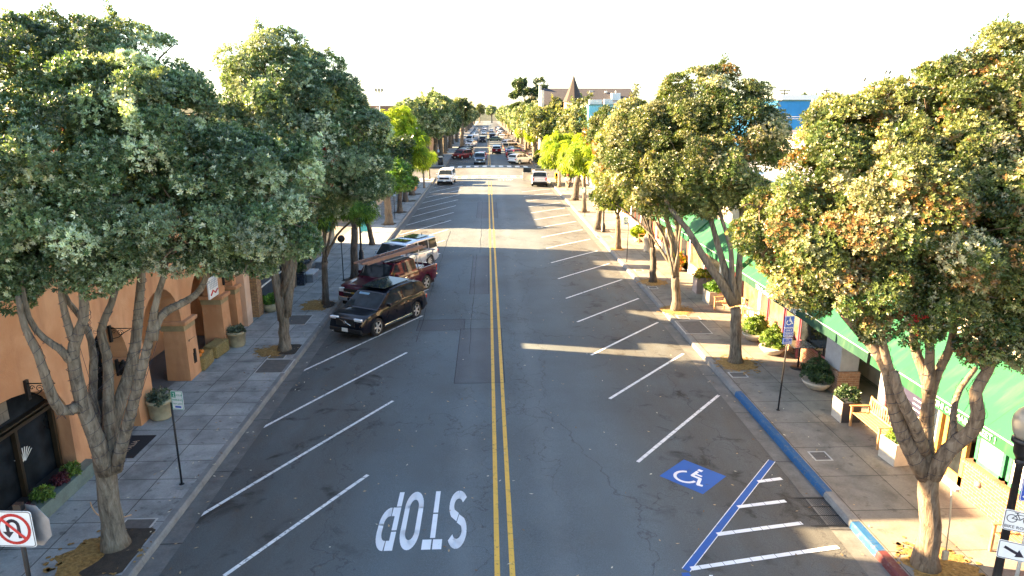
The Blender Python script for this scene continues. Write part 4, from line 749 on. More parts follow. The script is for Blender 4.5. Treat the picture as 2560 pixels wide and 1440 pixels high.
# low wall closing the slit between the two left buildings
b=MB(); b.bb(-14,-10.7,27.4,28.15,.1,5.1); tag(b.build('slit_wall',M_PINK),'peach wall closing the narrow slit between the two left shops','wall')
box_building('shop_building','plain tan shop beyond the open lot on the left',-22,-10.6,56.3,77.8,5.9,mat('tan_render',(.42,.33,.24),.85,var=.15),-1,M_WHITEP)
box_building('shop_building','low cream kiosk building before the left corner',-20,-10.6,78.6,90,2.9,M_CREAM,-1,M_TILE,bays=3,rk=False)
box_building('corner_shop','corner shop with cream walls past the crosswalk on the left',-24,-11.5,115,131,6.2,M_CREAM,-1,M_WHITEP,floors=1)
tl,ol=box_building('town_block','red brown two storey block on the left skyline',-31,-14,133,150,8.2,mat('red_brown_render',(.3,.15,.1),.85,var=.2),-1,M_CREAM,floors=2,rk=False)
b=MB(); b.prism([(-31.5,8.3),(-13.5,8.3),(-15.5,9.9),(-29.5,9.9)],132.5,150.5,'y'); b.build('mansard_roof',mat('brown_shingle',(.17,.11,.085),.9,var=.3),tl,ol)
for i in range(4):
    x=-28.5+4.1*i; b=MB(); b.prism([(x-.55,8.5),(x+.55,8.5),(x+.55,9.3),(x,9.75),(x-.55,9.3)],132.1,133.5,'y'); d=b.build('dormer',M_CREAM,tl,ol); p=MB(); p.bb(x-.3,x+.3,132.06,132.09,8.6,9.25); p=p.build('pane',glass('pale_blue_glass',(.2,.35,.42),.1),d); p.location=-ol
y=153; i=0
while y<430:
    L=14+rnd.uniform(0,9); cols=((.6,.5,.4),(.45,.36,.3),(.66,.6,.52),(.5,.42,.38)); c=mat('far_render_%s'%'abcd'[i%4],cols[i%4],.85)
    q=tag(box_building('far_shop',('pale','brown','white','beige')[i%4]+' shop number row far down the street','x' and -24,-11.6,y,y+L,rnd.uniform(4.2,6.4),c,-1,rk=False,bays=3)[0],'far shop front half hidden behind the receding left row of trees','building','far shops on the left')
    tag(box_building('far_shop','',12,24,y-6,y-6+L,rnd.uniform(4.2,6.4),c,1,rk=False,bays=3)[0],'far shop front half hidden behind the receding right row of trees','building','far shops on the right')
    y+=L+rnd.choice((.6,5,9)); i+=1
# --- right: awninged shops
M_AWN=None
def awnmat(name,c):
    k=NT(name); g=k.pos(); n=k.noise(g,1.2,5); n2=k.noise(k.mapping(g,(1,6,1)),1.1,4); a=k.mix(k.ramp(n,[(.35,0),(.7,.6)]),c,mul(c,1.25)); sx=k.n('ShaderNodeSeparateXYZ'); k.l(g,sx.inputs[0]); fr=k.math('FRACT',k.math('DIVIDE',sx.outputs[1],1.15)); a=k.mix(k.math('MULTIPLY',k.math('LESS_THAN',fr,.018),.55),a,mul(c,.35)); n3=k.noise(k.mapping(g,(.6,2.5,.6)),1.6,5); a=k.mix(k.ramp(n3,[(.52,0),(.75,.4)]),a,(.09,.16,.09)); k.col(k.mix(k.ramp(n2,[(.55,0),(.8,.4)]),a,mul(c,.6))); k.rough(.75)
    t_=k.n('ShaderNodeBsdfTranslucent'); t_.inputs[0].default_value=(*mul(c,1.1),1); mx=k.n('ShaderNodeMixShader'); mx.inputs[0].default_value=.22; k.l(k.p.outputs[0],mx.inputs[1]); k.l(t_.outputs[0],mx.inputs[2]); k.l(mx.outputs[0],k.out.inputs[0]); MATS[name]=k.m; return k.m
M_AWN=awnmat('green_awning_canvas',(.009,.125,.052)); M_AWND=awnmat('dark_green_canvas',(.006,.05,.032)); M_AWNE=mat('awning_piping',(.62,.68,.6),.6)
def awning(parent,o,y0,y1,xe=10.2,ze=2.68,xw=12.0,zw=4.35,val=.26,m=None,mv=None,wave=.0,name='awning'):
    n=max(2,int((y1-y0)/.45)); b=MB(); xs=[0,.3,.65,1]; pts=[]
    for i in range(n+1):
        y=y0+(y1-y0)*i/n; row=[]
        for q in xs: row.append((xe+(xw-xe)*q,y,ze+(zw-ze)*q-.05*math.sin(PI*q)*(1 if i%3 else .3)))
        pts.append(row)
    for i in range(n):
        for k_ in range(3): b.add([pts[i][k_],pts[i+1][k_],pts[i+1][k_+1],pts[i][k_+1]],[(0,1,2,3)],0,None,True)
    for i in (0,n): b.add([pts[i][0],pts[i][3],(xw,pts[i][0][1],ze)],[(0,1,2)])
    a=b.build(name,m or M_AWN,parent,o,fix=False)
    v=MB()
    for i in range(n):
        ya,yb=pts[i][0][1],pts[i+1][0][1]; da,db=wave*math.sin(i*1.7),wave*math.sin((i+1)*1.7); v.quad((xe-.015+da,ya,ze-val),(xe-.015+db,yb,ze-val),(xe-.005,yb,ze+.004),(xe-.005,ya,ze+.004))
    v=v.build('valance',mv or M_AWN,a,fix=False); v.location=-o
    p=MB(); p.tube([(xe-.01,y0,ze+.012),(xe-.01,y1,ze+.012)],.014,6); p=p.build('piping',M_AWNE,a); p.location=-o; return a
WALLX=11.3
t=thing('restaurant_building','brick based restaurant under the big sunlit green awning by the lamp post','building',(11.6,13,.15)); o=Vector(t.location)
b=MB(); b.bb(WALLX,20,8.9,9.2,.1,5.6); b.bb(WALLX,20,16.85,17.05,.1,5.6); b.bb(19.7,20,9.2,16.85,.1,5.6); b.bb(WALLX+.1,WALLX+.3,8.9,17,2.55,5.6); b.bb(WALLX+.05,WALLX+.25,9.2,14.35,1.0,1.05); b.build('wall',M_CREAM,t,o)
b=MB(); b.bb(WALLX+.3,19.7,9.2,16.85,5.0,5.1); b.build('roof',M_ROOFT,t,o); b=MB(); b.bb(WALLX-.1,20.1,8.8,17.1,5.6,5.72); b.build('cornice',M_WHITEP,t,o)
b=MB(); b.bb(WALLX-.12,WALLX+.2,8.9,14.3,.1,.98); bw=b.build('brick_wall',M_BRICK,t,o); b=MB(); b.bb(WALLX-.16,WALLX+.22,8.9,14.34,.98,1.06); p=b.build('soldier_course',brickmat('soldier_brick',(.2,.066,.03),(.26,.1,.047),(.25,.2,.15),bw=.075,bh=.2),bw); p.location=-o
b=MB(); b.lathe([(.0,0),(.07,.0),(.08,.03),(.05,.09),(0,.1)],(0,0,0),12,M=Matrix.Translation((WALLX-.12,13.75,.72))@Matrix.Rotation(-PI/2,4,'Y')); b.build('wall_lamp',mat('grey_lamp',(.25,.25,.27),.4,.4),t,o)
for ya,yb in ((9.3,11.6),(11.9,13.2),(13.3,14.2)):
    w=MB(); w.bb(WALLX,WALLX+.1,ya,ya+.09,1.06,2.5); w.bb(WALLX,WALLX+.1,yb-.09,yb,1.06,2.5); w.bb(WALLX,WALLX+.1,ya,yb,1.06,1.14); w.bb(WALLX,WALLX+.1,ya,yb,2.44,2.52); wo=w.build('window',M_GRNF if ya>11 else M_WHITEP,t,o)
    p=MB(); p.bb(WALLX+.03,WALLX+.05,ya+.09,yb-.09,1.14,2.44); p=p.build('pane',M_CLEAR if ya<11 else mat('white_blind',(.75,.73,.68),.7),wo); p.location=-o
b=MB(); b.bb(WALLX+.3,WALLX+3,9.3,14.2,.1,.9); b.build('window_table',mat('pale_counter',(.6,.5,.38),.6),t,o)
for ya,yb in ((14.5,15.35),(15.5,16.1)):
    w=MB(); w.bb(WALLX+.02,WALLX+.12,ya,ya+.12,.15,2.5); w.bb(WALLX+.02,WALLX+.12,yb-.12,yb,.15,2.5); w.bb(WALLX+.02,WALLX+.12,ya,yb,2.38,2.52); w.bb(WALLX+.02,WALLX+.12,ya,yb,.15,.45); wo=w.build('door',M_YELW,t,o); p=MB(); p.bb(WALLX+.05,WALLX+.07,ya+.12,yb-.12,.45,2.38); p=p.build('pane',mat('white_blind',(.75,.73,.68),.7) if ya>15.4 else M_GLASS,wo); p.location=-o
b=MB(); b.bb(WALLX-.15,WALLX+.02,14.4,16.2,.1,.2); b.build('threshold',M_WHITEP,t,o)
b=MB(); b.bb(WALLX-.02,WALLX+.08,16.1,16.9,.15,2.5); b.build('brick_jamb',M_BRICK,t,o)
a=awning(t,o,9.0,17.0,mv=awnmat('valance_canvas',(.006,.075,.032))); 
VM=lambda y,z,x=10.165: Matrix.Translation(Vector((x,y,z))-o)@Matrix.Rotation(-PI/2,4,'Z')@Matrix.Rotation(PI/2,4,'X')
text('SUSHI ON MAIN STREET !',.2,[c for c in a.children if c.name.startswith('valance')][0],Matrix.Translation(o)@VM(13.35,2.555),M_WHITEP,spacing=1.02,sx=.92)
# second right building
t=thing('restaurant_building','long grey and maroon restaurant under the dark lettered green awning','building',(11.6,22,.15)); o=Vector(t.location)
b=MB(); b.bb(WALLX+.4,20,17.1,17.35,.1,5.4); b.bb(WALLX+.4,20,26.7,26.95,.1,5.4); b.bb(19.7,20,17.35,26.7,.1,5.4); b.bb(WALLX+.4,WALLX+.6,17.35,26.7,2.6,5.4); b.bb(WALLX+1.6,WALLX+1.7,17.3,26.7,.1,2.6); b.build('wall',M_CREAM,t,o)
b=MB(); b.bb(WALLX+.6,19.7,17.35,26.7,4.8,4.9); b.build('roof',M_ROOFT,t,o); b=MB(); b.bb(WALLX+.3,20.1,17.05,27.0,5.4,5.52); b.build('cornice',M_WHITEP,t,o)
b=MB(); b.bb(11.15,11.75,20.2,21.2,.95,2.55); b.bb(11.95,12.3,18.7,19.3,.15,2.55); b.build('grey_pier',M_GREYW,t,o)
b=MB(); b.bb(11.08,11.8,20.12,21.25,.12,.95); b.build('brick_base',M_BRICKD,t,o)
b=MB(); b.bb(11.85,11.93,18.7,18.78,.15,2.55); b.bb(11.3,11.38,21.3,21.4,.15,2.55); b.bb(11.32,11.4,23.6,23.7,.15,2.55); b.bb(11.32,11.4,26.5,26.6,.15,2.55); b.bb(11.32,11.4,24.95,25.05,.15,2.55); b.build('maroon_post',M_MAUVE,t,o)
b=MB(); b.bb(11.38,11.6,21.4,23.6,.12,.85); b.bb(11.38,11.6,24.0,26.5,.12,.8); b.build('panelled_dado',M_BRICK,t,o)
for ya,yb in ((21.4,23.6),(23.72,24.9),(25.06,26.48)):
    w=MB(); w.bb(11.36,11.42,ya,yb,.82,.9); w.bb(11.36,11.42,ya,yb,2.45,2.55); w.bb(11.36,11.42,ya,ya+.06,.9,2.45); w.bb(11.36,11.42,yb-.06,yb,.9,2.45); wo=w.build('window',M_MAUVE,t,o); p=MB(); p.bb(11.385,11.395,ya+.06,yb-.06,.9,2.45); p=p.build('pane',M_GLASS if ya<22 else glass('warm_glass',(.12,.1,.06),.08),wo); p.location=-o
b=MB(); b.bb(WALLX+1.5,WALLX+1.58,17.6,18.6,.15,2.5); b.build('door',mat('dark_wood_door',(.05,.025,.015),.5),t,o)
b=MB(); b.bb(11.13,11.145,20.55,20.85,1.85,2.15); b.bb(11.4,11.75,20.18,20.195,1.95,2.15); b.build('paper_notice',M_WHITEP,t,o)
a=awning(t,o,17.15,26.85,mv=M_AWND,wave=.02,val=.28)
v=[c for c in a.children if c.name.startswith('valance')][0]
VM2=lambda y,z,x=10.14: Matrix.Translation(Vector((x,y,z)))@Matrix.Rotation(-PI/2,4,'Z')@Matrix.Rotation(PI/2,4,'X')
text('YTA Mediterranean',.25,v,VM2(24.05,2.54),M_WHITEP,sx=.95); text('CUISINE',.27,v,VM2(21.95,2.54),M_WHITEP)
# menu board beside the near bench
mb=thing('menu_board','dark menu board with white lines of writing behind the near bench','menu board',(11.15,16.55,.15)); b=MB(); b.bbox((11.12,16.5,1.35),(.06,1.5,1.9),.02); b.build('board',mat('navy_board',(.02,.02,.05),.6),mb,(11.15,16.55,.15))
b=MB()
for i in range(9): b.bb(11.075,11.085,16.0,16.0+rnd.uniform(.3,.55),.6+.14*i,.625+.14*i)
b.build('writing',M_WHITEP,mb,(11.15,16.55,.15)); b=MB(); b.lathe([(0,0),(.2,.02),(.22,.3),(0,.42)],(0,0,0),10,M=Matrix.Translation((11.08,16.8,1.9))@Matrix.Diagonal((.05,1,1,1))); b.build('picture',mat('menu_picture',(.3,.15,.4),.6,var=.6,scale=14),mb,(11.15,16.55,.15))
# third right block, several shop fronts under one pale awning
t=thing('shop_building','row of cream shops with red doors under the long pale green awning','building',(11.6,36,.15)); o=Vector(t.location)
b=MB(); b.bb(WALLX,20,27.1,27.4,.1,5.8); b.bb(WALLX,20,46.7,47,.1,5.8); b.bb(19.7,20,27.4,46.7,.1,5.8); b.bb(WALLX+.1,WALLX+.4,27.1,47,2.6,5.8); b.bb(WALLX,WALLX+.3,27.1,47,.1,.7); b.build('wall',M_CREAM,t,o)
b=MB(); b.bb(WALLX+.4,19.7,27.4,46.7,5.2,5.3); b.build('roof',M_ROOFT,t,o); b=MB(); b.bb(WALLX-.1,20.1,27.05,47.05,5.8,5.92); b.build('cornice',M_WHITEP,t,o)
for y in (27.2,29.6,32.2,34.8,37.4,40,42.6,45.2,46.8): b=MB(); b.bb(WALLX-.06,WALLX+.2,y-.13,y+.13,.12,2.6); b.build('pilaster',M_WHITEP,t,o)
for i,y in enumerate((27.2,29.6,32.2,34.8,37.4,40,42.6,45.2)):
    y2=(29.6,32.2,34.8,37.4,40,42.6,45.2,46.8)[i]; ya,yb=y+.14,y2-.14
    if i%3==1:
        w=MB(); w.bb(WALLX,WALLX+.1,ya+.3,yb-.3,.15,2.45); wo=w.build('door',M_RED,t,o); p=MB(); p.bb(WALLX-.008,WALLX+.0,ya+.6,yb-.6,.9,2.2); p=p.build('pane',M_GLASS,wo); p.location=-o
    else:
        w=MB(); w.bb(WALLX+.02,WALLX+.1,ya,yb,.7,.8); w.bb(WALLX+.02,WALLX+.1,ya,ya+.1,.8,2.5); w.bb(WALLX+.02,WALLX+.1,yb-.1,yb,.8,2.5); w.bb(WALLX+.02,WALLX+.1,ya,yb,2.42,2.55); wo=w.build('window',M_RED if i%2 else M_MAUVE,t,o); p=MB(); p.bb(WALLX+.05,WALLX+.06,ya+.1,yb-.1,.8,2.42); p=p.build('pane',glass('warm_glass',(.12,.1,.06),.08),wo); p.location=-o
b=MB(); b.bb(WALLX-.2,WALLX-.02,30.2,33.8,.12,.75); b.build('brick_dado',M_BRICK,t,o)
for ya,yb in ((27.15,33.9),(34.1,40.5),(40.7,46.9)): awning(t,o,ya,yb,ze=2.8,zw=4.4)
t_,o_=box_building('shop_building','white sided shop past the long awning on the right',11.5,22,47.6,62,5.2,M_WHITEP,1,M_RED)
awning(t_,o_,48,52.5,xe=10.5,ze=2.75,xw=11.5,zw=3.6)
box_building('shop_building','cream shop beside the pedestrians on the right',11.9,22,62.5,76,4.8,M_CREAM,1,M_WHITEP)
box_building('shop_building','white clapboard shop on the far right corner',12.4,24,76.5,93,4.6,M_WHITEP,1,M_CREAM)
# --- skyline on the right: grey gabled hall with a turret, flat blue buildings, cream house
t=thing('gabled_hall','long grey shingle roofed hall with white end parapet above the right row','building',(17,124,.14)); o=Vector(t.location)
M_SH=mat('grey_shingle',(.05,.046,.05),.9,var=.25,scale=3,bump=.3)
b=MB(); b.bb(9.4,25.2,118.5,130,.1,9.6); b.build('wall',M_CREAM,t,o)
b=MB(); b.add([(9.4,117.8,9.5),(25.6,117.8,9.5),(24.9,123.5,12.75),(9.4,123.5,12.75),(9.4,130.5,9.5),(25.6,130.5,9.5)],[(0,1,2,3),(3,2,5,4),(1,5,2),(0,3,4),(0,4,5,1)]); rf=b.build('roof',M_SH,t,o)
b=MB(); b.bbox((21.8,120.6,11.25),(1.5,1.3,1.3),.04); b.lathe([(.1,0),(.1,.3),(.16,.32),(0,.42)],(21.8,120.6,11.9),8); b.bb(20.2,20.6,122,122.3,12,12.3); b.bb(17.6,18.3,122.6,122.9,12.1,12.35); p=b.build('roof_vent',mat('pale_vent',(.6,.6,.58),.5),rf); p.location=-o
b=MB(); b.bb(8.95,9.38,117.3,118.5,8.5,12.3); b.bb(9.0,9.38,122.9,124.1,9.5,13.2); b.build('end_parapet',M_CREAM,t,o)
t=thing('turret_house','narrow house with a pointed brown turret roof and finial','building',(14,115.5,.14)); o=Vector(t.location)
b=MB(); b.lathe([(1.5,0),(1.5,10.4)],(14.0,115.5,.1),8,sm=False); b.build('wall',M_PINK,t,o); b=MB(); b.lathe([(1.75,10.3),(1.3,11.2),(.75,12.5),(.3,13.7),(.02,14.5)],(14.0,115.5,.1),8,sm=False); rf=b.build('roof',mat('brown_turret_shingle',(.045,.035,.032),.9,var=.25,bump=.3),t,o)
b=MB(); b.tube([(14,115.5,14.4),(14,115.5,15.4)],.05,6); b.lathe([(0,0),(.12,.1),(0,.22)],(14,115.5,14.75),8); p=b.build('finial',M_IRON,rf); p.location=-o
M_BLUE1=stucco('pale_blue_render',(.1,.33,.42),(.13,.37,.46),(.1,.28,.34)); M_BLUE2=stucco('strong_blue_render',(.015,.17,.42),(.02,.2,.48),(.015,.15,.36))
t,o=box_building('flat_roofed_block','pale blue flat roofed block in front of the grey gabled hall',14.5,22.6,101,112,9.75,M_BLUE1,1,mat('teal_fascia',(.05,.12,.11),.7),floors=2)
b=MB(); b.bbox((15.6,102.5,10.1),(1.8,1.2,.9),.04); b.build('rooftop_unit',MATS['galvanised'],t,o); b=MB(); b.bbox((17.6,103.5,10.15),(1.2,1.2,1),.04); b.build('rooftop_unit',mat('galvanised',(.5,.5,.48),.5,.5),t,o)
t,o=box_building('flat_roofed_block','strong blue flat roofed block right of the big right crowns',31,39.3,75,92,10.0,M_BLUE2,1,mat('teal_fascia',(.05,.12,.11),.7),win=False,rk=False)
b=MB(); b.bb(34.6,35.6,74.7,74.95,6,10.2); b.bb(31.1,39.2,74.9,74.98,8.35,8.42); b.bb(31.1,39.2,74.9,74.98,8.15,8.2); b.build('pale_pilaster',M_WHITEP,t,o); b=MB(); b.bb(33.5,39.2,80,90,10.0,10.75); b.build('penthouse',M_WHITEP,t,o)
box_building('cream_house','low cream shop roof before the strong blue block',28,37,60,72,6.9,M_CREAM,1,M_PINK,floors=2)
t=thing('gabled_house','white house with a brown chimney right of the blue block','building',(43,78,.14)); o=Vector(t.location); b=MB(); b.bb(40.2,46,76,86,.1,8.2); b.prism([(40.2,8.2),(46,8.2),(43.1,9.6)],76,86,'y'); b.build('wall',M_WHITEP,t,o); b=MB(); b.prism([(39.9,8.1),(43.1,9.7),(46.3,8.1),(46.3,8.25),(43.1,9.86),(39.9,8.25)],75.7,86.3,'y'); rf=b.build('roof',M_SH,t,o); b=MB(); b.bb(43.6,44.6,77,78,8.6,10.1); p=b.build('chimney',M_BRICKD,rf); p.location=-o
# poles
def pole(name,label,x,y,h,r=.12,arm=None,m=None):
    t=thing(name,label,name.replace('_',' '),(x,y,.1)); o=Vector(t.location); b=MB(); b.tube([(x,y,.1),(x,y,h)],[r,r*.7],8); b.build('shaft',m or M_BARKD,t,o)
    for z,w in arm or (): 
        b=MB(); b.bb(x-w,x+w,y-.06,y+.06,z-.06,z+.06); [b.lathe([(.04,0),(.05,.1),(.02,.2)],(x+s*w*q,y,z+.06),6) for s in (-1,1) for q in (.55,.9)]; b.build('crossarm',M_BARKD,t,o)
    return t
pole('utility_pole','tall utility pole with birds on top, behind the big right crown',62,110,14.4,.15,((11.1,1.3),(12.2,.4)))
pole('utility_pole','short utility pole with two crossarms above the blue block',48.5,115,12.5,.14,((12.2,.9),(11.7,.6)))
pole('utility_pole','stub utility pole over the blue block roof',54,112,12.6,.14,((12.1,.5),))
pole('flag_pole','slim bare metal pole standing in front of the strong blue block',34.6,70,11.7,.09,None,mat('galvanised',(.5,.5,.48),.5,.5))
pole('utility_pole','utility pole with transformer beside the white gabled house',49,85,10.8,.14,((10.2,.7),))
b=MB(); b.tube(bez((48.5,115,12.2),(55,113,11.6),(62,110,11.2),12),.02,4); tag(b.build('power_line',M_IRON),'thin power line slung between poles over the blue block','cable')
for dx,dz,lb in ((-3.1,.0,'lone black bird on the wire arm left of the pole'),(.1,.2,'black bird on top of the tall utility pole'),(.75,.15,'black bird perched right of the tall pole top')):
    b=MB(); b.lathe([(0,-.26),(.1,-.18),(.15,0),(.12,.14),(.08,.2),(.1,.26),(.06,.34),(0,.37)],(0,0,0),8,M=Matrix.Translation((62+dx,110,14.65+dz-(.9 if dx<-1 else 0)))@Matrix.Rotation(R(25),4,'Y')); b.box((62+dx-.12,110,14.4+dz-(.9 if dx<-1 else 0)),(.1,.08,.3)); tag(b.build('bird',mat('black_feathers',(.01,.01,.012),.6)),lb,'bird','birds on the utility pole')
b=MB(); b.tube([(58.7,110,13.5),(60,110,13.72),(62,110,13.4),(63.6,110,13.0)],.03,4); tag(b.build('wire_arm',M_IRON),'curved wire arm near the top of the tall utility pole','wire')
t=thing('floodlight_mast','tall thin mast with a cluster of floodlights on the left skyline','mast',(-19.5,130,.1)); o=Vector(t.location); b=MB(); b.tube([(-19.5,130,.1),(-19.5,130,12.6)],[.14,.07],6); b.build('shaft',mat('galvanised',(.5,.5,.48),.5,.5),t,o)
for dx in (-.55,.0,.55): b=MB(); b.bbox((-19.5+dx,130,12.65),(.34,.3,.55),.05); b.tube([(-19.5,130,12.2),(-19.5+dx,130,12.4)],.05,5); b.build('floodlight',mat('lamp_housing',(.12,.12,.1),.5),t,o)
# hills on the horizon
def hill(name,x0,x1,y,h,d,m,seed):
    rg=random.Random(seed); n=26; b=MB(); prof=[h*(abs(math.sin(PI*i/n))**.7)*(.8+.2*math.sin(i*1.3+seed)) for i in range(n+1)]
    for r_ in range(4):
        pass
    rows=[(0,0),(.4,.75),(.7,1),(1.2,.7),(2,0)]; vs=[]
    for q,k_ in rows:
        for i in range(n+1): vs.append((x0+(x1-x0)*i/n,y+d*q,-.3+prof[i]*k_+rg.uniform(0,.06)*h*(0<k_)))
    b.add(vs,[(r_*(n+1)+i,r_*(n+1)+i+1,(r_+1)*(n+1)+i+1,(r_+1)*(n+1)+i) for r_ in range(4) for i in range(n)],0,None,True); o=b.build(name,m); struct(o)
M_HILL=mat('wooded_hill',(.05,.06,.035),.95,var=.6,scale=.05,bump=.5,bd=2)
hill('hill',-90,110,640,9,80,M_HILL,1); hill('distant_hill',130,420,560,22,90,M_HILL,5); hill('distant_hill',-700,-120,900,26,120,M_HILL,8)
# ------------------------------------------------------------------ vehicles
M_TYRE=mat('tyre_rubber',(.014,.014,.015),.8,var=.3); M_RIM=mat('alloy_rim',(.6,.58,.55),.35,.35,var=.1,bump=0); M_UNDER=mat('car_underbody',(.008,.008,.009),.9,bump=0); M_CGL=glass('car_glass',(.02,.026,.03),.03)
M_LAMPW=mat('headlamp_lens',(.75,.78,.8),.12,bump=0,coat=1); M_LAMPR=mat('tail_lamp_lens',(.4,.01,.01),.15,bump=0,coat=1); M_CHROME=mat('chrome',(.75,.75,.75),.15,1,var=.05,bump=0); M_BLKPL=mat('black_plastic',(.015,.015,.016),.5); M_PLATE=mat('number_plate_white',(.75,.75,.72),.5)
M_AMBER=mat('amber_lens',(.8,.3,.04),.2,bump=0)
def lin(pts,x):
    if x<=pts[0][0]: return pts[0][1]
    for (a,va),(b_,vb) in zip(pts,pts[1:]):
        if x<=b_: t=(x-a)/(b_-a); t=t*t*(3-2*t) if False else t; return va+(vb-va)*t
    return pts[-1][1]
def smooth(pts,x,h=.09): return sum(lin(pts,x+h*k)*w for k,w in ((-2,.12),(-1,.22),(0,.32),(1,.22),(2,.12)))
def vehicle(name,label,cat,spec,pm,loc,rz,group=None,detail=1):
    """Forward is +X. spec: L,W,belt line top profile, cabin outline, wheels, pillars."""
    s=dict(sill=.3,crown=.03,wr=.36,tumble=.8,bed=None,rimdark=False,spokes=5,side=None); s.update(spec); L,W=s['L'],s['W']; hl=L/2; wf,wb=s['wheels']; wr=s['wr']; Ra=wr+.07
    t=thing(name,label,cat,loc,rz,group)
    n=46 if detail else 26; xs=sorted(set([-hl+L*i/n for i in range(n+1)]+[w+Ra*k for w in (wf,wb) for k in (-1,-.97,-.8,-.5,.5,.8,.97,1)]+([s['bed'][0],s['bed'][1],s['bed'][0]+.01,s['bed'][1]-.01] if s['bed'] else [])))
    top=s['top']; secs=[]
    for x in xs:
        e=max(0,(abs(x)-hl+.75)/.75); w=W/2*(1-.13*e**2.4); zt=smooth(top,x); zb=s['sill']+(.1*e**2)
        for xw in (wf,wb):
            if abs(x-xw)<=Ra: zb=max(zb,wr+math.sqrt(max(0,Ra*Ra-(x-xw)**2)))
        zs=max(zb+.05,zt-.13)
        bed=s['bed'] and s['bed'][0]<x<s['bed'][1]
        mid=zb+(zs-zb)*.5
        if bed: sec=[(w*.97,zb),(w,mid),(w*.985,zs),(w*.96,zt),(w*.90,zt),(w*.88,s['bed'][2]),(0,s['bed'][2])]
        else: sec=[(w*.965,zb),(w,mid),(w*.98,zs),(w*.93,zt-.02),(w*.82,zt),(w*.45,zt+s['crown']*.7),(0,zt+s['crown'])]
        secs.append((x,sec))
    b=MB(); m=7; vsx=[]
    for x,sec in secs:
        for y,z in sec: vsx.append((x,y,z))
        for y,z in sec[-2::-1]: vsx.append((x,-y,z))
    k=2*m-1; fs=[]
    for i in range(len(secs)-1):
        for j in range(k-1): fs.append((i*k+j,i*k+j+1,(i+1)*k+j+1,(i+1)*k+j))
    fs.append(tuple(range(k))); fs.append(tuple((len(secs)-1)*k+j for j in range(k-1,-1,-1)))
    b.add(vsx,fs,0,None,True); body=b.build('body',pm,t); me=body.data
    try: me.set_sharp_from_angle(angle=R(38))
    except Exception: pass
    u=MB(); u.bb(-hl+.12,hl-.12,-W/2+.24,W/2-.24,.2,.62); u.bb(wb-.6,wb+.6,-W/2+.2,W/2-.2,.62,.8) if not s['bed'] else None; u.build('underbody',M_UNDER,t)
    # cabin
    cab=s['cabin']; zbelt=lambda x: smooth(top,x)-.03; wb_=W/2*.93; wr_=W/2*s['tumble']; zr=max(p[1] for p in cab)
    def cw(z,x): zb=zbelt(x); return wb_-(wb_-wr_)*max(0,min(1,(z-zb)/(zr-zb)))
    pts=[]
    for i,(p,q) in enumerate(zip(cab,cab[1:])):
        for j in range(4): pts.append((p[0]+(q[0]-p[0])*j/4,p[1]+(q[1]-p[1])*j/4))
    pts.append(cab[-1]); b=MB(); vs=[];fs=[]; ys=(-1,-.9,-.5,0,.5,.9,1); mk=len(ys)
    for x,z in pts:
        w=cw(z,x)
        for y in ys: vs.append((x,y*w,z+(.04*(1-y*y) if z>zr-.15 else .02*(1-y*y))-(.02 if abs(y)==1 and z>zr-.1 else 0)))
    for i in range(len(pts)-1):
        for j in range(mk-1): fs.append((i*mk+j,i*mk+j+1,(i+1)*mk+j+1,(i+1)*mk+j))
    for j in (0,mk-1): fs.append(tuple(i*mk+j for i in range(len(pts))))
    b.add(vs,fs,0,None,False); cb=b.build('cabin',s.get('roofm') or pm,t)
    # panes
    def pane(nm,poly,mt=M_CGL):
        g=MB(); g.add(poly,[tuple(range(len(poly)))]); return g.build(nm,mt,t,fix=False)
    def edge_at(z,front):
        P=cab if front else cab[::-1]
        for p,q in zip(P,P[1:]):
            if (p[1]-z)*(q[1]-z)<=0 and p[1]!=q[1]: return p[0]+(q[0]-p[0])*(z-p[1])/(q[1]-p[1])
        return P[0][0]
    zt=zr-.1
    for sgn,(pa,pb_) in ((1,(cab[0],cab[1])),(-1,(cab[-1],cab[-2]))):
        p0=(pa[0]+(pb_[0]-pa[0])*.1,pa[1]+(pb_[1]-pa[1])*.1); p1=(pa[0]+(pb_[0]-pa[0])*.9,pa[1]+(pb_[1]-pa[1])*.9); d=Vector((pb_[0]-pa[0],0,pb_[1]-pa[1])).normalized(); nv=Vector((d.z*sgn,0,-d.x*sgn))*.012; nv=nv if nv.x*sgn>0 else -nv
        w0,w1=cw(p0[1],p0[0])*.92,cw(p1[1],p1[0])*.9; c=.022
        pane('windscreen' if sgn>0 else 'rear_window',[tuple(Vector((p0[0],y*w0,p0[1]+c*(1-y*y)))+nv) for y in (-1,-.5,0,.5,1)]+[tuple(Vector((p1[0],y*w1,p1[1]+c*(1-y*y)+.01))+nv) for y in (1,.5,0,-.5,-1)])
    for sg in (1,-1):
        for (a0,a1) in s['panes']:
            poly=[]
            z0=max(zbelt(a0),zbelt(a1))+.06
            def clampx(x,z): lo,hi=edge_at(z,False)+.07,edge_at(z,True)-.07; return max(lo,min(hi,x))
            for x,z in ((a0,z0),(a1,z0),(a1,zt),(a0,zt)):
                xx=clampx(x,z); poly.append((xx,sg*(cw(z,xx)+.012),z))
            if abs(poly[0][0]-poly[1][0])<.05: continue
            pane('side_window',poly)
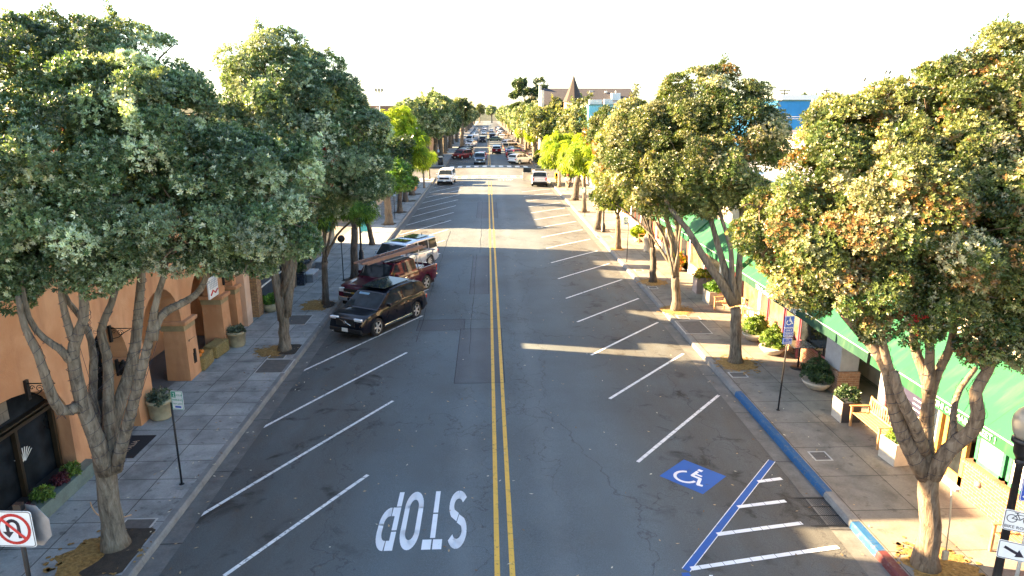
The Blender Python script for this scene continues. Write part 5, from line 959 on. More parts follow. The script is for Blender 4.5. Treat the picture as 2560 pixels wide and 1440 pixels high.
    # wheels
    for xw in (wf,wb):
        for sg in (1,-1):
            Mx=Matrix.Translation((xw,sg*(W/2-.135),wr))@Matrix.Rotation(-sg*PI/2,4,'X'); tw=.115
            g=MB(); g.lathe([(wr*.62,-tw),(wr*.9,-tw),(wr*.985,-tw*.7),(wr,0),(wr*.985,tw*.7),(wr*.9,tw),(wr*.64,tw)],(0,0,0),22 if detail else 14,M=Mx,cap=False); wh=g.build('wheel',M_TYRE,t)
            g=MB(); g.lathe([(0,tw*.35),(wr*.62,tw*.45),(wr*.64,tw*.95),(wr*.69,tw*1.0)],(0,0,0),20 if detail else 12,mi=1 if s['rimdark'] or detail else 0,M=Mx,cap=False); 
            if detail:
                ns=s['spokes']
                for i in range(ns): a=2*PI*i/ns; g.box((wr*.36*math.cos(a),wr*.36*math.sin(a),tw*.72),(wr*.62,wr*.17,.03),a,0,M=Mx)
                g.lathe([(.0,tw*.8),(.07,tw*.8),(.08,tw*.5)],(0,0,0),10,M=Mx); g.lathe([(wr*.6,tw*.8),(wr*.7,tw*1.02),(wr*.7,tw*.8)],(0,0,0),20,M=Mx,cap=False)
            g.build('rim',[M_RIM,M_UNDER],wh)
    # fascia
    F=hl; zt_f=smooth(top,F-.1); zt_b=smooth(top,-F+.05); ww=W/2*.87
    def part(nm,mt,fn): g=MB(); fn(g); return g.build(nm,mt,t)
    gz0,gz1=s.get('grille',(.5,.72)); gw=s.get('gw',.55)
    gr_=part('grille',s.get('grillem') or M_BLKPL,lambda g:g.bbox((F+.005,0,(gz0+gz1)/2),(.05,gw*2,gz1-gz0),.02))
    for q in s.get('bars',()): g=MB(); g.bbox((F+.03,0,q),(.04,gw*2.05,.06),.012); g=g.build('grille_bar',M_CHROME,gr_)
    if s.get('badge')=='slash':
        g=MB(); g.tube([(F+.038,.3,gz0+.06),(F+.038,-.3,gz1-.04)],.014,6); g.lathe([(.045,-.01),(.075,-.01),(.075,.012),(.045,.012)],(0,0,0),16,M=Matrix.Translation((F+.04,0,(gz0+gz1)/2))@Matrix.Rotation(PI/2,4,'Y')); g.build('badge',M_CHROME,gr_)
    if s.get('badge')=='bow':
        g=MB(); g.bbox((F+.055,0,s['bars'][0]),(.02,.2,.07),.01); g.bbox((F+.056,0,s['bars'][0]),(.022,.07,.09),.01); g.build('badge',mat('gold_badge',(.6,.42,.1),.3,.8),gr_)
    if s.get('badge')=='oval':
        g=MB(); g.lathe([(0,0),(.09,.0),(.085,.02),(0,.022)],(0,0,0),14,M=Matrix.Translation((F+.03,0,(gz0+gz1)/2))@Matrix.Rotation(PI/2,4,'Y')@Matrix.Diagonal((.5,1,1,1))); g.build('badge',mat('blue_badge',(.03,.06,.25),.3),gr_)
    for sg in (1,-1):
        hz=s.get('lampz',zt_f-.18); hh=s.get('lamph',.14); hw=s.get('lampw',.34)
        part('headlight',M_LAMPW,lambda g:g.bbox((F-.06,sg*(ww-hw/2-.02),hz),(.16,hw,hh),.04))
        if s.get('amber'): part('indicator',M_AMBER,lambda g:g.bbox((F-.04,sg*(ww-.02),hz),(.16,.1,hh),.03))
        tz=s.get('tailz',zt_b-.2); th=s.get('tailh',.22)
        part('tail_light',M_LAMPR,lambda g:g.bbox((-F+.05,sg*(ww-.08),tz),(.16,.2,th),.04))
        if detail is not None: part('wing_mirror',s.get('mirm') or pm,lambda g:g.bbox((s['mirx'],sg*(W/2+.1),smooth(top,s['mirx'])+.1),(.14,.22,.16),.05))
    bm_=s.get('bumper') or M_BLKPL
    part('front_bumper',bm_,lambda g:g.bbox((F-.01,0,s.get('bz',.42)),(.16,W*.86,s.get('bh',.16)),.04)); part('rear_bumper',bm_,lambda g:g.bbox((-F+.01,0,s.get('bz',.45)+.03),(.16,W*.86,s.get('bh',.18)),.04))
    if s.get('plates',1):
        part('number_plate',M_PLATE,lambda g:g.bbox((F+.075,0,s.get('bz',.42)+.03),(.015,.32,.16),.005)); part('number_plate',M_PLATE,lambda g:g.bbox((-F-.02,0,s.get('rpz',.78)),(.015,.32,.16),.005))
    if detail:
        for sg in (1,-1):
            part('sill_trim',s.get('trimm') or M_BLKPL,lambda g:g.bbox(((wf+wb)/2,sg*(W/2-.0),s['sill']+.05),(wf-wb-2*Ra+.06,.05,.12),.02))
            for x in s.get('handles',()): part('door_handle',M_CHROME if s.get('chrome_handles') else pm,lambda g:g.bbox((x,sg*(W/2+.005),smooth(top,x)-.16),(.2,.045,.04),.015))
            for x in s.get('seams',()):
                part('door_gap',M_UNDER,lambda g:g.bb(x-.006,x+.006,sg*(W/2-.02),sg*(W/2+.0035),s['sill']+.14,smooth(top,x)-.2))
    return t
SUV=dict(L=4.95,W=1.98,top=[(-2.47,.9),(-2.42,1.12),(-1.9,1.2),(.6,1.14),(1.1,1.12),(1.8,1.06),(2.25,.98),(2.42,.86),(2.47,.7)],tumble=.77,cabin=[(1.46,1.1),(.55,1.63),(.15,1.73),(-.6,1.79),(-1.5,1.75),(-2.1,1.62),(-2.45,1.15)],wheels=(1.5,-1.46),panes=[(-2.2,-1.5),(-1.42,-.52),(-.42,.9)],mirx=.82,handles=(.02,-.98),seams=(-.48,.72,-1.3))
WAGON=dict(L=5.0,W=1.93,top=[(-2.5,.95),(-2.46,1.08),(1.05,1.08),(1.3,1.08),(2.3,1.0),(2.46,.9),(2.5,.8)],cabin=[(1.4,1.06),(.75,1.7),(-.5,1.75),(-2.25,1.72),(-2.44,1.08)],wheels=(1.55,-1.45),panes=[(-2.3,-1.45),(-1.38,-.42),(-.32,.95)],mirx=.95,handles=(.1,-.9),seams=(-.38,.85,-1.2),tumble=.86)
PICK=dict(L=5.75,W=1.98,top=[(-2.87,.95),(-2.84,1.22),(-.95,1.24),(1.15,1.22),(1.35,1.2),(2.6,1.12),(2.82,1.02),(2.87,.9)],cabin=[(1.42,1.18),(.75,1.84),(-.4,1.88),(-.86,1.82),(-.98,1.22)],wheels=(1.85,-1.75),wr=.4,panes=[(-.86,-.1),(0,1.1)],bed=(-2.78,-1.06,.82),mirx=.95,handles=(.1,),seams=(-.02,1.0),sill=.42,tumble=.82,tailz=1.0,tailh=.36,rpz=.6)
SEDAN=dict(L=4.6,W=1.8,top=[(-2.3,.8),(-2.26,.98),(-1.6,1.0),(-1.2,.98),(.9,.95),(1.15,.93),(2.05,.82),(2.27,.72),(2.3,.62)],cabin=[(1.25,.92),(.4,1.38),(-.5,1.43),(-1.0,1.38),(-1.75,.98)],wheels=(1.4,-1.35),wr=.32,panes=[(-1.5,-.7),(-.62,.75)],mirx=.78,sill=.24,grille=(.42,.56),handles=(.0,-.9))
VAN=dict(L=5.6,W=2.0,top=[(-2.8,1.0),(-2.76,1.2),(1.6,1.2),(1.9,1.18),(2.65,1.0),(2.8,.85)],cabin=[(2.2,1.1),(1.45,1.95),(.5,2.25),(-2.4,2.28),(-2.74,1.2)],wheels=(1.8,-1.6),wr=.36,panes=[(.55,1.7)],mirx=1.7,tumble=.88)
OLDVAN=dict(L=5.2,W=2.0,top=[(-2.6,1.0),(-2.56,1.15),(.9,1.15),(1.2,1.14),(2.4,1.1),(2.56,1.02),(2.6,.9)],cabin=[(1.35,1.1),(.75,1.75),(-.4,1.8),(-2.3,1.78),(-2.54,1.15)],wheels=(1.7,-1.6),wr=.37,panes=[(-2.2,-1.3),(-1.2,-.25),(-.15,1.0)],mirx=.95,sill=.38,grille=(.72,.95),gw=.6,badge='oval',amber=1,bumper=M_CHROME,bz=.52,lampz=.85,lamph=.18,lampw=.3)
P_BLK=paint('midnight_paint',(.004,.005,.011),0); P_MAR=paint('maroon_paint_car',(.06,.002,.016),0); P_SILV=paint('pale_silver_paint',(.55,.6,.68),.5); P_WHT=paint('white_car_paint',(.75,.75,.75),0); P_GREY=paint('grey_blue_paint',(.16,.2,.24),.5); P_RED=paint('red_car_paint',(.5,.03,.025),.1); P_DRED=paint('dark_red_paint',(.2,.012,.018),.3); P_BLUE=paint('blue_car_paint',(.05,.12,.25),.5); P_NAVY=paint('navy_car_paint',(.015,.025,.06),.4); P_CRM=paint('champagne_paint',(.55,.48,.38),.4); P_GRN=paint('sage_car_paint',(.13,.17,.13),.4); P_BEI=paint('beige_car_paint',(.42,.36,.28),.4)
def at(x,y): return (x,y,rz_(x))
HL=R(-118.5)   # nose-in against the left kerb
HR=R(49)
x0,y0=-4.75,28.3
sv=vehicle('parked_suv','shiny black suv nosed in to the left kerb, nearest of the parked three','suv',dict(SUV,badge='slash',bars=(),grille=(.6,.92),gw=.5,lampz=.9,trimm=M_CHROME,bumper=M_BLKPL,lampw=.42,lamph=.12,wr=.4,mirm=P_BLK,rimdark=True),P_BLK,at(-4.72,28.6),HL)
g=MB(); g.bb(-1.5,.5,-.6,.6,1.81,1.84); g.build('sunroof',M_CGL,sv); 
for sg in (1,-1): g=MB(); g.tube([(.25,sg*.73,1.76),(-.6,sg*.74,1.85),(-1.75,sg*.72,1.78)],.018,6); g.build('roof_rail',M_BLKPL,sv)
sv.scale=(.94,.94,.96); sv.location.x-=-.08; g=MB(); g.prism([(1.06,1.33),(.66,1.6),(.64,1.59),(1.04,1.32)],-.6,-.05,'y'); g.build('sunshade',mat('blue_sunshade',(.2,.36,.5),.6),sv)
pk=vehicle('parked_pickup','maroon pickup truck with a ladder rack and chrome grille beside the black suv','pickup truck',dict(PICK,badge='bow',bars=(.83,),grille=(.66,1.0),gw=.55,grillem=M_BLKPL,bumper=M_CHROME,bz=.52,bh=.22,lampz=.92,lamph=.2,lampw=.3,chrome_handles=1,plates=1),P_MAR,at(-4.85,33.3),HL)
g=MB(); g.bbox((-.05,0,1.905),(1.15,1.5,.05),.02); g.bbox((.5,0,1.9),(.25,1.35,.08),.03); g.build('sun_visor',M_BLKPL,pk)
rk_=MB()
for x in (-1.15,-2.65):
    for sg in (1,-1): rk_.tube([(x,sg*.88,1.22),(x+.06,sg*.8,1.95)],.03,6)
    rk_.tube([(x+.06,-.95,1.97),(x+.06,.95,1.97)],.03,6)
for sg in (1,-1): rk_.tube([(-2.7,sg*.8,1.97),(1.3,sg*.66,2.02)],.025,6)
rk_.tube([(1.0,-.7,2.0),(1.0,.7,2.0)],.025,6); rk_.tube([(1.0,-.66,2.0),(1.3,-.72,1.2)],.02,6); rk_.tube([(-1.15,-.88,1.24),(-2.65,-.82,1.9)],.015,5); rk_.tube([(-1.15,.88,1.24),(-2.65,.82,1.9)],.015,5); rk_.build('ladder_rack',mat('rack_steel',(.3,.3,.31),.45,.7),pk)
g=MB(); g.bbox((-1.4,0,1.13),(.55,1.55,.34),.03); g.build('tool_box',mat('white_tool_box',(.7,.7,.68),.5),pk); g=MB(); g.bbox((-2.0,.2,1.02),(.5,.6,.34),.03); g.build('tool_box',mat('grey_tool_box',(.35,.35,.34),.5),pk)
ld_=thing('ladder','long brown fibreglass ladder lying on the pickup roof rack','ladder',pk.location,HL); g=MB()
for sg in (1,-1):
    for k_ in (0,1): g.bb(-2.6+.4*k_,2.3+.4*k_,.22+sg*.2-.02+.03*k_*sg,.22+sg*.2+.02+.03*k_*sg,2.045+.1*k_,2.135+.1*k_)
g.build('rail',mat('ladder_brown',(.24,.14,.11),.6),ld_); g=MB()
for i in range(17): x=-2.5+.3*i; g.tube([(x,.03,2.09),(x,.41,2.09)],.017,6); g.tube([(x+.4,.02,2.19),(x+.4,.42,2.19)],.017,6)
rg_=g.build('rungs',mat('ladder_rung',(.34,.24,.2),.5),ld_); rg_['kind']='stuff'
wg=vehicle('parked_wagon','silver white boxy wagon with dark roof panels, third of the parked three','station wagon',dict(WAGON,grille=(.62,.86),gw=.75,grillem=M_CHROME,spokes=9,trimm=P_SILV,bumper=P_SILV),P_SILV,at(-4.95,38.9),HL)
g=MB(); g.bb(-.3,.35,-.5,.5,1.77,1.795); g.build('sunroof',M_CGL,wg); g=MB(); g.bb(-2.0,-.75,-.55,.55,1.785,1.81); g.build('sunroof',M_CGL,wg); g=MB(); g.lathe([(.03,0),(.01,.1)],(-2.05,0,1.8),6); g.build('aerial',M_BLKPL,wg)
# middle distance, each where it stands or drives
GL='cars parked nose-in along the left kerb'; GRp='cars parked nose-in along the right kerb'; GD='cars driving on the street'
vehicle('parked_van','old white van with amber side lamps facing us before the left corner','van',OLDVAN,P_WHT,at(-5.25,88.5),R(-93),None,0)
w2=vehicle('parked_suv','white suv with its dark rear window toward us at the right corner','suv',dict(OLDVAN,badge=None,amber=0,bumper=M_BLKPL,tailz=.95,tailh=.4),P_WHT,at(6.4,86.2),R(87),None,0)
g=MB(); g.bbox((-.6,0,1.87),(1.5,1.2,.28),.1); g.build('roof_box',M_BLKPL,w2)
vehicle('pickup_truck','grey blue pickup driving toward us just past the crosswalk','pickup truck',dict(PICK,grille=(.68,.98),gw=.6,bumper=P_GREY,bz=.5),P_GREY,at(-1.35,121),R(-90),GD,0)
vehicle('sedan','red car following right behind the oncoming grey pickup','car',dict(SEDAN),P_RED,at(-1.1,131.5),R(-90),GD,0)
vehicle('parked_suv','dark red minivan nosed in to the left kerb past the crosswalk','minivan',dict(WAGON,wr=.36),P_DRED,at(-4.9,134),HL,GL,0)
vehicle('parked_suv','white suv parked hidden behind the dark red minivan','suv',SUV,P_CRM,at(-4.7,140),HL,GL,0)
vehicle('parked_suv','black boxy suv parked behind the dark red minivan on the left','suv',WAGON,P_NAVY,at(-4.9,148),HL,GL,0)
vehicle('parked_sedan','white sedan just beyond the black boxy suv on the left','car',SEDAN,P_WHT,at(-4.7,156),HL,GL,0)
vehicle('parked_sedan','white sedan with its side toward us in front of the white van','car',SEDAN,P_WHT,at(-4.3,183),R(-112),GL,0)
vehicle('parked_sedan','pale sedan squeezed between white sedan and white van','car',SEDAN,P_CRM,at(-4.6,192),HL,GL,0)
vehicle('parked_van','tall white delivery van parked on the left beyond the sedans','van',VAN,P_WHT,at(-4.4,205),HL,None,0)
vehicle('parked_sedan','dark car parked just past the white delivery van','car',SEDAN,P_BLUE,at(-4.2,224),HL,GL,0)
vehicle('sedan','black jeep shaped car driving toward us beside the white van','car',dict(WAGON,L=4.2,wheels=(1.3,-1.2)),P_NAVY,at(-1.4,204),R(-90),GD,0)
vehicle('suv','red and white suv driving away from us up the right lane','suv',dict(SUV,rpz=.85,tailh=.45,tailz=1.0,roofm=P_WHT),P_DRED,at(1.9,150),R(90),GD,0)
vehicle('sedan','sage green car turning across the street in the distance','car',SEDAN,P_GRN,at(2.2,212),R(170),GD,0)
vehicle('suv','dark suv driving away beyond the sage green car','suv',SUV,P_NAVY,at(1.6,232),R(90),GD,0)
vehicle('suv','white suv driving off to the right of the dark suv','suv',SUV,P_WHT,at(5,222),R(75),GD,0)
R_=[('parked_suv','white suv nearest on the right past the crosswalk, tail toward us','suv',dict(SUV),P_WHT,121.5),('parked_wagon','champagne wagon parked between white suv and pale red hatchback','station wagon',WAGON,P_CRM,126.5),('parked_sedan','silver sedan parked third in the right row','car',SEDAN,P_SILV,131),('parked_suv','red suv parked in the right row, nearer of the two reds','suv',SUV,P_RED,135.5),('parked_sedan','red sedan parked behind the red suv on the right','car',SEDAN,P_RED,139.8),('parked_sedan','silver grey sedan parked past the two red cars','car',SEDAN,P_SILV,144.5),('parked_sedan','blue sedan parked past the silver grey one','car',SEDAN,P_BLUE,149.5),('parked_sedan','dark navy sedan parked past the blue one','car',SEDAN,P_NAVY,154),('parked_suv','beige suv parked last before the gap in the right row','suv',WAGON,P_BEI,163),('parked_suv','white suv with rear toward us past the gap on the right','suv',SUV,P_WHT,181),('parked_sedan','black sedan tucked beside the farther white suv on the right','car',SEDAN,P_NAVY,185.5)]
for nm,lb,ct,sp,pm,y in R_: vehicle(nm,lb,ct,sp,pm,at(5.75,y),HR,GRp,0)
src=[vehicle('distant_car','tiny distant car parked along the left row of trees','car',SEDAN,P_WHT,at(-5,243),HL,'tiny cars far down the street',0),vehicle('distant_car','tiny distant car parked along the right row of trees','car',SUV,P_CRM,at(5.8,246),HR,'tiny cars far down the street',0)]
alt=[P_WHT,P_SILV,P_GREY,P_NAVY,P_CRM]
for i in range(8):
    l=i%2; c=copy_tree(src[l]); c.location=at(-5 if l==0 else 5.8,256+i*11+rnd.uniform(-3,3)); 
    for ch in c.children:
        if ch.name.startswith(('body','cabin')): ch.data=ch.data.copy(); ch.data.materials[0]=alt[i%5]
for x,y,a in ((-1.4,270,-90),(1.7,300,90),(-1.4,335,-90)):
    c=copy_tree(src[0]); c.location=at(x,y); c.rotation_euler=(0,0,R(a)); c['label']='tiny distant car driving in the middle of the street'
# ------------------------------------------------------------------ street furniture
M_POST=mat('black_post',(.018,.018,.02),.45,.3,var=.5,scale=12,bump=.3); M_SIGNW=mat('sign_white',(.72,.75,.76),.4,var=.06,bump=0); M_SIGNB=mat('sign_blue',(.01,.07,.42),.4,var=.1,bump=0); M_SIGNG=mat('sign_green',(.01,.28,.18),.4,var=.1,bump=0); M_SIGNR=mat('sign_red',(.55,.03,.03),.4,var=.1,bump=0); M_INK=mat('sign_black',(.012,.012,.03),.5,bump=0); M_ALU=mat('sign_back_alloy',(.3,.31,.33),.45,.5); M_GALV=mat('galvanised',(.5,.5,.48),.5,.5)
def rrect(w,h,r,n=4):
    p=[]
    for cx,cz,a0 in ((w/2-r,h/2-r,0),(-w/2+r,h/2-r,90),(-w/2+r,-h/2+r,180),(w/2-r,-h/2+r,270)):
        for i in range(n+1): a=R(a0+90*i/n); p.append((cx+r*math.cos(a),cz+r*math.sin(a)))
    return p
def panel(t,o,c,w,h,rz,face,border=None,bm=None,name='sign_panel',r=.03):
    """Flat sign: plate, optional printed border. Local frame returned: (x right, y out of the face is -Y)."""
    T=Matrix.Translation(Vector(c)-Vector(o))@Matrix.Rotation(rz,4,'Z'); b=MB(); b.prism(rrect(w,h,r),-.004,.004,'y',0,T); p=b.build(name,face,t)
    if border:
        b=MB(); n=len(rrect(w,h,r)); A=rrect(w-.02,h-.02,r); B=rrect(w-.02-2*border,h-.02-2*border,max(.008,r-border)); vs=[(x,-.0065,z) for x,z in A]+[(x,-.0065,z) for x,z in B]
        b.add(vs,[(i,(i+1)%n,n+(i+1)%n,n+i) for i in range(n)],0,T); b.build('border',bm,p)
    return p,T
def stxt(p,T,s,x,z,size,m,sx=1.): return text(s,size,p,T@Matrix.Translation((x,-.007,z))@Matrix.Rotation(PI/2,4,'X'),m,ext=.001,sx=sx)
def stroke2(p,T,pts,w,m,name='symbol',y=-.0075):
    b=MB()
    for q,r_ in zip(pts,pts[1:]):
        q,r_=Vector(q),Vector(r_); d=(r_-q).normalized(); nn=Vector((-d.y,d.x))*w/2; q=q-d*w*.2; r_=r_+d*w*.2
        b.add([(v.x,y,v.y) for v in (q-nn,r_-nn,r_+nn,q+nn)],[(0,1,2,3)],0,T)
    return b.build(name,m,p)
def poly2(p,T,poly,m,name='symbol',y=-.0078): b=MB(); b.add([(a,y,c) for a,c in poly],[tuple(range(len(poly)))],0,T); return b.build(name,m,p)
def post(t,h,r=.025,m=None,z0=0,lean=(0,0)): b=MB(); b.tube([(0,0,z0),(lean[0]*.5,lean[1]*.5,h*.5),(lean[0],lean[1],h)],r,8); b.lathe([(r*2.6,0),(r*2.4,.012),(r,.02)],(0,0,z0),10); return b.build('post',m or M_POST,t)
def hour_sign(label,x,y,rz,h=2.45,side=1,z=.15,group='two hour parking signs'):
    t=thing('parking_sign',label,'sign',(x,y,z),0,group); post(t,h-.3); o=t.location
    p,T=panel(t,o,(x+side*.17*math.cos(rz),y-.03,z+h-.23),.31,.48,rz,M_SIGNW,.012,M_SIGNG)
    b=MB(); b.add([(-.13,-.0065,.07),(-.03,-.0065,.07),(-.03,-.0065,.21),(-.13,-.0065,.21)],[(0,1,2,3)],0,T); b.build('green_square',M_SIGNG,p)
    stxt(p,T,'2',-.08,.135,.13,M_SIGNW); 
    for s,xx,zz,sz in (('HOUR',.055,.13,.065),('PARKING',0,.01,.066),('9AM-6PM',0,-.09,.058)): stxt(p,T,s,xx,zz,sz,M_SIGNG)
    stroke2(p,T,[(-.06,-.165),(.08,-.165)],.045,M_SIGNB,'arrow'); return t
x,y=(-7.55,15.39); hour_sign('white and green 2 HOUR PARKING sign on a black post beside the near left kerb',x,y,R(-12))
x,y=(8.35,40.39); hour_sign('2 HOUR PARKING sign on a bent black post on the sunlit right pavement',x,y,R(10),2.75,-1)
x,y=(8.36,58.95); hour_sign('2 HOUR PARKING sign half across a dark trunk on the far right pavement',x,y,R(5),2.5,-1)
for (x,y),lb in (((-7.83,36.39),'black sign post with a round dark sign back beside the maroon pickup'),):
    t=thing('parking_sign',lb,'sign',(x,y,.15)); post(t,2.3); b=MB(); b.lathe([(0,-.02),(.2,-.02),(.2,.02),(0,.02)],(0,0,0),14,M=Matrix.Translation((0,.03,2.25))@Matrix.Rotation(PI/2,4,'X')@Matrix.Rotation(.5,4,'Y')); b.build('sign_panel',M_POST,t)
for (x,y),lb in (((-7.89,58.15),'black sign post next to the stout pale trunk on the left'),((-8.06,86.75),'thin black sign post by the terracotta pot'),((-8.45,121.06),'pale blue sign on a post past the left corner')):
    t=thing('parking_sign',lb,'sign',(x,y,.15)); post(t,2.3); p,T=panel(t,t.location,(x,y-.03,2.3),.32,.46,0,M_SIGNW if 'pale' not in lb else mat('sign_pale_blue',(.35,.5,.68),.5)); 
# accessible parking sign
x,y=(8.8,19.13); t=thing('accessible_parking_sign','blue accessible PARKING ONLY sign on a thin black post','sign',(x,y,.15)); o=t.location; post(t,3.0,lean=(.09,0))
p,T=panel(t,o,(x+.06,y-.035,2.83),.31,.66,R(6),M_SIGNB,.01,M_SIGNW)
def sym(pts,w): stroke2(p,T,[(a*.26,.17+b_*.26) for a,b_ in pts],w*.26,M_SIGNW)
wheelchair(sym)
for s,zz,sz in (('PARKING',-.04,.075),('ONLY',-.12,.075),('MINIMUM',-.225,.05),('FINE $250',-.28,.05)): stxt(p,T,s,0,zz,sz,M_SIGNW)
stroke2(p,T,[(-.14,-.18),(.14,-.18)],.008,M_SIGNW,'rule')
p,T=panel(t,o,(x+.05,y-.035,2.38),.3,.2,R(6),M_SIGNB,.01,M_SIGNW); stxt(p,T,'VAN',0,.03,.05,M_SIGNW); stxt(p,T,'ACCESSIBLE',0,-.035,.042,M_SIGNW)
# no u-turn with the back of a stop sign behind
x,y=-7.52,9.9; c=(-7.53,9.85,2.6); t=thing('road_sign','no U-turn sign on the near left corner post, cut by the picture edge','sign',(x,y,.15)); o=t.location
post(t,c[2]+.35-.15,.035,lean=(.05,0)); p,T=panel(t,o,(c[0],y-.05,c[2]),.64,.64,R(-4),M_SIGNW,.012,M_INK,r=.05)
ring=[(.25*math.cos(2*PI*i/32),.25*math.sin(2*PI*i/32)) for i in range(33)]
stroke2(p,T,[(-.1,-.06),(-.1,.05)]+[(-.01+.09*math.cos(R(180-180*i/8)),.06+.09*math.sin(R(180-180*i/8))) for i in range(9)]+[(.08,-.15)],.055,M_INK,'u_turn_arrow'); poly2(p,T,[(-.1,-.16),(-.19,-.05),(-.01,-.05)],M_INK,'arrow_head')
stroke2(p,T,ring,.05,M_SIGNR,'red_ring',-.009); stroke2(p,T,[(-.18,.18),(.18,-.18)],.05,M_SIGNR,'red_slash',-.0095)
T2=Matrix.Translation(Vector((c[0]+.2,y+.06,c[2]+.0))-o)@Matrix.Rotation(R(-14),4,'Z'); b=MB(); oc=[(.39*math.cos(R(22.5+45*i)),.39*math.sin(R(22.5+45*i))) for i in range(8)]; b.prism(oc,-.004,.004,'y',0,T2); b.build('stop_sign_back',M_ALU,t); b=MB(); b.bb(-.06,.06,-.05,.05,.0,.12); q=b.build('clamp',M_POST,t); q.location=Vector((c[0]+.1,y,c[2]+.3))-o
# lamp posts: fluted black column, urn globe
def street_lamp(label,x,y,h=3.75,z=.15):
    t=thing('street_lamp',label,'street lamp',(x,y,z),0,'black lamp posts with frosted globes')
    b=MB(); b.lathe([(.21,0),(.21,.08),(.17,.12),(.17,.5),(.13,.56),(.13,.62),(.075,.7),(.07,1.0),(.058,h-.75),(.085,h-.72),(.085,h-.66),(.06,h-.62)],(0,0,0),12,lump=.0); b.build('column',M_POST,t)
    for i in range(8): a=2*PI*i/8; 
    b=MB(); b.lathe([(.07,h-.64),(.13,h-.52),(.14,h-.36),(.19,h-.33),(.19,h-.26),(.15,h-.24)],(0,0,0),14); b.build('globe_holder',M_POST,t)
    b=MB(); b.lathe([(.14,h-.26),(.19,h-.16),(.225,h-.0),(.22,h+.12),(.16,h+.24),(.08,h+.32),(.075,h+.36),(.03,h+.42),(0,h+.43)],(0,0,0),20); g=b.build('globe',mat('frosted_globe',(.22,.21,.185),.35,bump=0,var=.12),t); return t
lampA=street_lamp('near street lamp with frosted urn globe beside the bike route signs',9.02,10.3)
x,y=(-7.81,41.77)
cpl=copy_tree(lampA); cpl.location=(x,y,.15); cpl.scale=(.9,.9,.86); cpl['label']='street lamp with white globe between two trunks by the silver wagon'
x,y=(8.66,51.02); cpl=copy_tree(lampA); cpl.location=(x,y,.15); cpl['label']='street lamp in front of the leaning dark trunk on the right'
# near right sign cluster on a grey post
x,y=9.02,9.9; t=thing('road_sign','BIKE ROUTE sign with arrow and blue parking sign on a grey post','sign',(x,y,.15)); o=t.location; b=MB(); b.tube([(0,0,0),(0,0,2.75)],.03,8); b.build('post',M_GALV,t)
cc=(8.81,9.85,2.31); p,T=panel(t,o,(cc[0]+.02,y-.05,(8.75,9.85,2.35)[2]),.46,.38,R(-28),M_SIGNW,.01,M_INK,r=.035)
for cx in (-.115,.115): stroke2(p,T,[(cx+.07*math.cos(2*PI*i/18),.04+.07*math.sin(2*PI*i/18)) for i in range(19)],.012,M_INK,'bicycle_wheel')
stroke2(p,T,[(-.115,.04),(-.045,.125),(.075,.125),(.115,.04)],.012,M_INK,'bicycle_frame'); stroke2(p,T,[(-.045,.125),(-.0,.035),(.075,.125)],.012,M_INK,'bicycle_frame'); stroke2(p,T,[(-.115,.04),(0,.035)],.012,M_INK,'bicycle_frame'); stroke2(p,T,[(-.045,.125),(-.06,.15)],.012,M_INK,'bicycle_frame'); stroke2(p,T,[(-.09,.152),(-.035,.152)],.014,M_INK,'saddle'); stroke2(p,T,[(.075,.125),(.065,.155),(.1,.16)],.012,M_INK,'handlebar')
stxt(p,T,'BIKE ROUTE',0,-.115,.075,M_INK)
p,T=panel(t,o,(cc[0]+.02,y-.05,(8.83,9.85,1.79)[2]),.46,.34,R(-28),M_SIGNW,.01,M_INK,r=.035); stroke2(p,T,[(-.13,.05),(.05,-.03)],.05,M_INK,'arrow'); poly2(p,T,[(.15,-.075),(.02,-.1),(.07,.045)],M_INK,'arrow_head')
p,T=panel(t,o,(cc[0]+.15,y-.06,(8.72,9.85,2.95)[2]),.42,.44,R(-10),M_SIGNB,.01,M_SIGNW,r=.04); stroke2(p,T,[(-.02+.115*math.cos(2*PI*i/24),.06+.115*math.sin(2*PI*i/24)) for i in range(25)],.012,M_SIGNW,'ring'); stxt(p,T,'P',-.02,.06,.17,M_SIGNW); stroke2(p,T,[(-.12,-.13),(.14,-.13)],.035,M_SIGNW,'arrow'); poly2(p,T,[(-.17,-.13),(-.1,-.185),(-.1,-.075)],M_SIGNW,'arrow_head')
# benches
M_TEAK=mat('teak',(.44,.25,.11),.65,var=.3,scale=5,bump=.25); M_BWHITE=mat('white_bench_paint',(.6,.6,.57),.6)
def bench(label,x,y,rz,m=None,L=1.5,group='wooden slatted benches'):
    """Faces -Y before turning."""
    m=m or M_TEAK; t=thing('bench',label,'bench',(x,y,.15),rz,group); h=L/2
    for i in range(5): b=MB(); b.bbox((0,-.2+.105*i,.43),(L-.06,.085,.025),.006); b.build('seat_slat',m,t)
    k=MB(); k.bbox((0,.29,.86),(L,.04,.08),.01,M=None); k.bbox((0,.245,.5),(L-.06,.035,.06),.01); br=k.build('back_rail',m,t)
    for i in range(13): b=MB(); xx=-h+.1+(L-.2)*i/12; b.bbox((xx,.267,.68),(.045,.018,.33),.004); b.build('back_slat',m,t)
    for sx in (-1,1):
        b=MB(); b.tube([(sx*(h-.03),.25,0),(sx*(h-.03),.25,.45),(sx*(h-.03),.3,.92)],.03,6); b.build('rear_leg',m,t)
        b=MB(); b.bbox((sx*(h-.03),-.25,.31),(.06,.06,.62),.008); b.build('front_leg',m,t)
        b=MB(); b.bbox((sx*(h-.03),-.02,.635),(.075,.6,.03),.01); b.build('armrest',m,t)
    return t
B1=bench('slatted wooden bench in shade beside the two-tone square planter',10.68,17.25,R(-90))
def b2(label,x,y,rz): c=copy_tree(B1); c.location=(x,y,.15); c.rotation_euler=(0,0,R(rz)); c['label']=label; return c
b2('wooden bench behind the bike route signs at the corner',10.6,11.4,-90)
